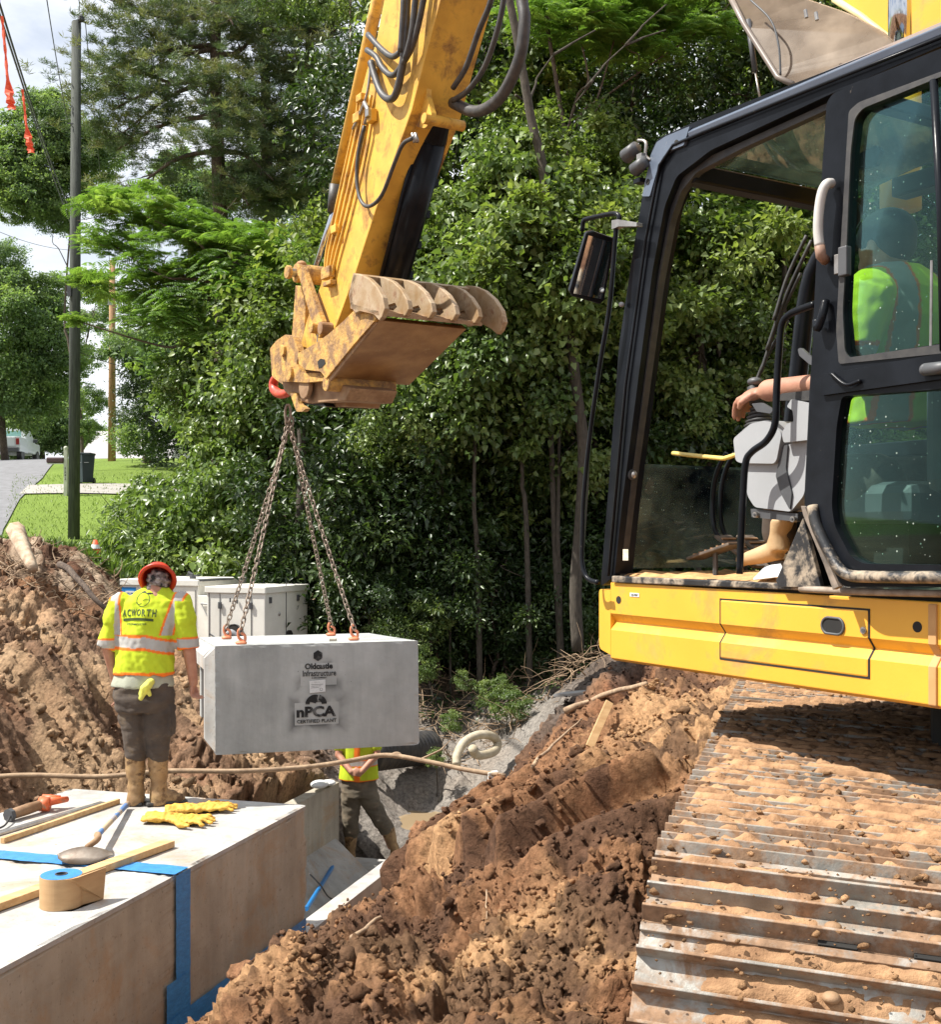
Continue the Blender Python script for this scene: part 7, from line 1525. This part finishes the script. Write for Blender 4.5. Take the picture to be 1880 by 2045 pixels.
def flag(pts, lab, w_=.05):
    pts = bez(pts, 6); vs_, fs_ = [], []
    for i, p in enumerate(pts):
        t = i/len(pts); ww = w_*(.35 if t < .55 else 1.)*(1+.3*math.sin(i*2.1)); vs_ += [p+Vector((-ww, 0, 0)), p+Vector((ww*.2, ww*.8*math.sin(i), 0)), p+Vector((ww, 0, 0))]
    for i in range(len(pts)-1): k = i*3; fs_ += [(k, k+1, k+4, k+3), (k+1, k+2, k+5, k+4)]
    mb = MB(); mb.add(vs_, fs_); o = mb.build('flagging_streamer', orangef); q = o.modifiers.new('t', 'SOLIDIFY'); q.thickness = .006; tag(o, lab, 'streamer')
flag([P(3, 32, 14), P(9, 90, 14), P(14, 150, 14), P(20, 200, 14), P(24, 220, 14)], 'pink red streamer hanging leftmost from the cables', .045); flag([P(44, 178, 20), P(48, 210, 20), P(52, 250, 20), P(58, 285, 20), P(62, 306, 20)], 'orange streamer hanging from the thick cables', .055)
# wheeled bin, mailbox
b = P(170, 980, 41); b.z = gz2(b.x, b.y); bn = thing('wheeled_bin', b, 'dark green wheeled bin by the driveway behind the near pole', 'bin'); 
MB().loft([(b+W*.05, Vector((.25, 0, 0)), Vector((0, .28, 0))), (b+W*.98, Vector((.33, 0, 0)), Vector((0, .36, 0)))], 4).build('bin_body', pm('bin_green', (.02, .035, .04), None, 4, .5), bn); MB().box(b+W*1.02+Vector((.0, 0, 0)), (.27, .30, .035)).build('bin_lid', MATS['bin_green'], bn, bevel=.02); MB().box(b+W*.72+Vector((.0, -.27, 0)), (.2, .02, .01)).build('bin_handle', greyp, bn)
for s_ in (-1, 1): MB().cyl(b+Vector((.2*s_, .2, .11)), b+Vector((.26*s_, .2, .11)), .11).build('wheel', rubber, bn)
b = P(131, 965, 38); b.z = gz2(b.x, b.y); mx_ = thing('mailbox', b, 'mailbox on a cream post with a ball finial beside the road', 'mailbox'); cream = pm('cream_paint', (.55, .56, .45), None, 6, .7)
MB().box(b+W*.7, (.055, .055, .75)).build('post', cream, mx_, bevel=.008); MB().ell(b+W*1.50, .07, 12, 8).build('finial', cream, mx_, smooth=True); c = b+Vector((-.32, 0, 1.12)); MB().box(c, (.28, .09, .09)).build('mail_box', pm('dark_red_box', (.07, .03, .03), None, 6, .5), mx_, bevel=.04); MB().box(c-W*.11, (.26, .07, .012)).build('shelf', cream, mx_)
for i, ch_ in enumerate('5242'): text_on('house_number', ch_, .10, b+Vector((.0, -.058, .86-.11*i)), Vector((1, 0, 0)), W, printm, mx_, .002)
b = P(112, 920, 58); b.z = gz2(b.x, b.y)
# white pickup seen from behind
b = P(2, 917, 66); b.z = gz2(b.x, b.y)+.06; tk = thing('pickup_truck', b, 'white pickup truck seen from behind, parked at the crest of the road', 'pickup truck'); th_ = R(8); tX = Vector((math.cos(th_), -math.sin(th_)*-1, 0)); tY = Vector((-math.sin(th_), math.cos(th_), 0)); TAX = (tX, tY, W)
def tb(name, c, h, m, bev=.03, par=None): return MB().box(b+tX*c[0]+tY*c[1]+W*c[2], h, TAX).build(name, m, par or tk, bevel=bev)
MB().prism([b+tX*x+W*z for x, z in ((-.98, .45), (.98, .45), (1.0, .8), (.94, 1.28), (-.94, 1.28), (-1.0, .8))], tY*2.0).build('cargo_bed', trukm, tk, bevel=.03); MB().prism([b+tY*1.9+tX*x+W*z for x, z in ((-.96, .5), (.96, .5), (.98, 1.15), (.70, 1.88), (-.70, 1.88), (-.98, 1.15))], tY*2.0).build('cab', trukm, tk, bevel=.05)
tb('hood', (0, 4.6, .85), (.93, .8, .32), trukm, .08); tb('rear_window', (0, 1.89, 1.52), (.62, .012, .20), glass, .02); tb('tailgate', (0, -.015, .98), (.72, .02, .26), trukm); tb('bumper', (0, -.12, .55), (.95, .10, .12), dgrey)
for s_ in (-1, 1):
    tb('tail_light', (.86*s_, -.02, 1.0), (.085, .02, .17), tlight, .01); tb('side_mirror', (1.12*s_, 3.2, 1.25), (.12, .06, .1), dgrey)
    for yy in (.75, 4.6): w_ = MB().cyl(b+tX*(.72*s_)+tY*yy+W*.36, b+tX*(.98*s_)+tY*yy+W*.36, .38, 22).build('wheel', rubber, tk)
# far house roof
hb = P(215, 905, 95); hs = thing('house', hb, 'low pale roofed house beyond the crest of the lawn', 'house'); X0, X1 = P(160, 0, 95).x, P(330, 0, 95).x; z0 = P(0, 925, 95).z; z1 = P(0, 868, 95).z
MB().prism([Vector((X0+.6, 95, z0-2)), Vector((X1, 95, z0-2)), Vector((X1, 95, z0+.3)), Vector((X0+.6, 95, z0+.3))], Vector((0, 6, 0))).build('wall', whitem, hs); MB().prism([Vector((X0, 94.3, z0+.2)), Vector((X0, 99, z1+.6)), Vector((X0, 103.5, z0+.2))], Vector((X1-X0+.5, 0, 0))).build('roof', roofh, hs)
for k in range(4): MB().box(Vector((X0+2+2.2*k, 94.98, z0-.35)), (.45, .02, .45)).build('window', glass, hs)
# ------------------------------------------------------------------ pump set behind the hanging lid
g0 = P(244, 1290, 18.6); GX_ = Vector((.985, -.17, 0)).normalized(); GY_ = Vector((.17, .985, 0)).normalized()
gl = P(242, 1141, 18.9); cgr = P(411, 1162, 18.0)
pu = thing('pump_set', Vector((cgr.x, cgr.y, -2.3)), 'white cabinet pump set with two enclosures behind the hanging lid', 'pump')
ga = R(-17); gX = Vector((math.cos(ga), math.sin(ga), 0)); gYv = Vector((-math.sin(ga)+.62, .78, 0)).normalized(); gYv = Vector((.42, .90, 0)).normalized()
def cab(o, w_, d_, zt_, zb, nm):
    o = Vector((o.x, o.y, 0)); pts = [o+W*zb, o+gX*w_+W*zb, o+gX*w_+gYv*d_+W*zb, o+gYv*d_+W*zb]; MB().prism(pts, W*(zt_-zb-.09)).build('cabinet', whitem, pu, bevel=.01)
    e = .025; pts = [o-gX*e-gYv*e+W*(zt_-.10), o+gX*(w_+e)-gYv*e+W*(zt_-.10), o+gX*(w_+e)+gYv*(d_+e)+W*(zt_-.10), o-gX*e+gYv*(d_+e)+W*(zt_-.10)]; MB().prism(pts, W*.10).build('cabinet_lid', whitem, pu, bevel=.012); return o
zR = P(0, 1172, 17.8).z; oR = cab(P(413, 1180, 18.0), .96, 1.15, zR+.0, -2.3, 'r'); zL = zR+.12
oL = cab(P(243, 1150, 18.8), 1.34, 1.2, P(0, 1157, 18.6).z, -2.3, 'l')
MB().prism([oL+gX*1.345-gYv*.01+W*-2.2, oL+gX*1.70-gYv*.03+W*-2.2, oL+gX*1.70-gYv*.03+W*(zR-.16), oL+gX*1.345-gYv*.01+W*(zR-.16)], gYv*.5).build('centre_panel', whitem, pu, bevel=.006)
fr = lambda o, x, z, d=.006: o+gX*x-gYv*d+W*z
for o_, xs in ((oR, (.04, .22, .74)), (oL, (.42, .90, 1.30))):
    for x in xs: MB().box(fr(o_, x, -1.55), (.004, .003, .62), (gX, gYv, W)).build('door_gap', dgrey, pu)
for x, z in ((.23, zR-.28), (.74, zR-.28), (.23, zR-.88), (.74, zR-.88)): MB().box(fr(oR, x, z, .02), (.025, .012, .05), (gX, gYv, W)).build('hinge', dgrey, pu, bevel=.004)
for x, z in ((.40, zR-.20), (.52, zR-.22), (1.10, 0)):
    if z: MB().box(fr(oR, x, z, .02), (.006, .01, .03), (gX, gYv, W)).build('keeper', dgrey, pu)
for (x, z) in ((.30, zR-.78), (.12, zR-.74)): MB().tube([fr(oR, x-.05, z+.03, .03), fr(oR, x+.04, z-.02, .03)], .012, 6).build('latch', dgrey, pu)
pc = fr(oR, .47, zR-.70, .01); MB().tube([pc-gYv*.03, pc+gYv*.01], .145, 24).build('outlet_port', darkm, pu); MB().tube([pc-gYv*.04, pc-gYv*.02], .15, 24, cap=False).build('port_rim', dgrey, pu)
MB().tube(bez([pc+gX*-.09-gYv*.05-W*.02, pc-gYv*.09+W*.03, pc+gX*.09-gYv*.06-W*.04]), .045, 10).build('outlet_coupling', greyp, pu, smooth=True); MB().ell(pc-gX*.08-gYv*.08-W*.06, (.04, .04, .09)).build('coupling_end', clutchm, pu, smooth=True)
MB().tube([fr(oL, 1.42, zR-.28, .04), fr(oL, 1.64, zR-.30, .04)], .012, 6).build('door_bar', greyp, pu); MB().tube([fr(oL, 1.42, zR-.28, .035), fr(oL, 1.60, zR-.62, .035)], .008, 6).build('door_stay', greyp, pu)
sR = oR+gX*.96; side = lambda y, z, d=.006: sR+gYv*y+gX*d+W*z
for y in (.12, .86): MB().box(side(y, zR-.20, .015), (.02, .012, .045), (gYv, gX, W)).build('side_hinge', dgrey, pu)
MB().box(side(.55, -1.5), (.004, .003, .7), (gYv, gX, W)).build('door_gap', dgrey, pu); MB().tube([side(.62, zR-.78, .0), side(.62, zR-.78, .03)], .10, 20).build('side_vent', darkm, pu)
MB().ell(side(.36, zR-.42, .01), (.02, .02, .03)).build('side_lock', steel, pu, smooth=True)
zl_ = P(0, 1157, 18.6).z
MB().box(fr(oL, .13, zl_-.30, .004), (.125, .003, .17), (gX, gYv, W)).build('blue_decal', bluep, pu)
for k, ww in enumerate((.08, .085, .08)): MB().box(fr(oL, .15, zl_-.20-.07*k, .009), (ww, .002, .014), (gX, gYv, W)).build('white_stripe', paper, pu)
text_on('decal_text', 'Atlas', .075, fr(oL, .15, zl_-.245, .012), gX, W, paper, pu, .002)
text_on('unit_number', '02234118', .060, fr(oL, 1.02, zl_-.20, .006), gX, W, printg, pu, .001); 
ct_ = oL+gX*1.0+gYv*.35+W*(zl_+.0); MB().tube([ct_, ct_+W*.06], .05, 12).build('exhaust_base', dgrey, pu); MB().tube([ct_+W*.06, ct_+W*.10-gX*.08], .025, 10).build('exhaust_cap', dgrey, pu); MB().box(ct_+W*.05, (.10, .03, .015), (gX, gYv, W)).build('lift_bracket', dgrey, pu)
MB().box(oL+gX*1.30+gYv*.4+W*(zl_-.01), (.12, .4, .012), (gX, gYv, W)).build('roof_grille', dgrey, pu)
# cone tip by the shrub
c = P(190, 1092, 20.6); cn_ = thing('traffic_cone', Vector((c.x, c.y, c.z-.25)), 'top of an orange cone showing over the left spoil heap', 'cone'); MB().tube([c-W*.25, c+W*.12], [.15, .03], 16).build('cone_body', orangef, cn_, smooth=True); MB().tube([c-W*.03, c+W*.04], [.088, .062], 16, cap=False).build('white_band', paper, cn_)
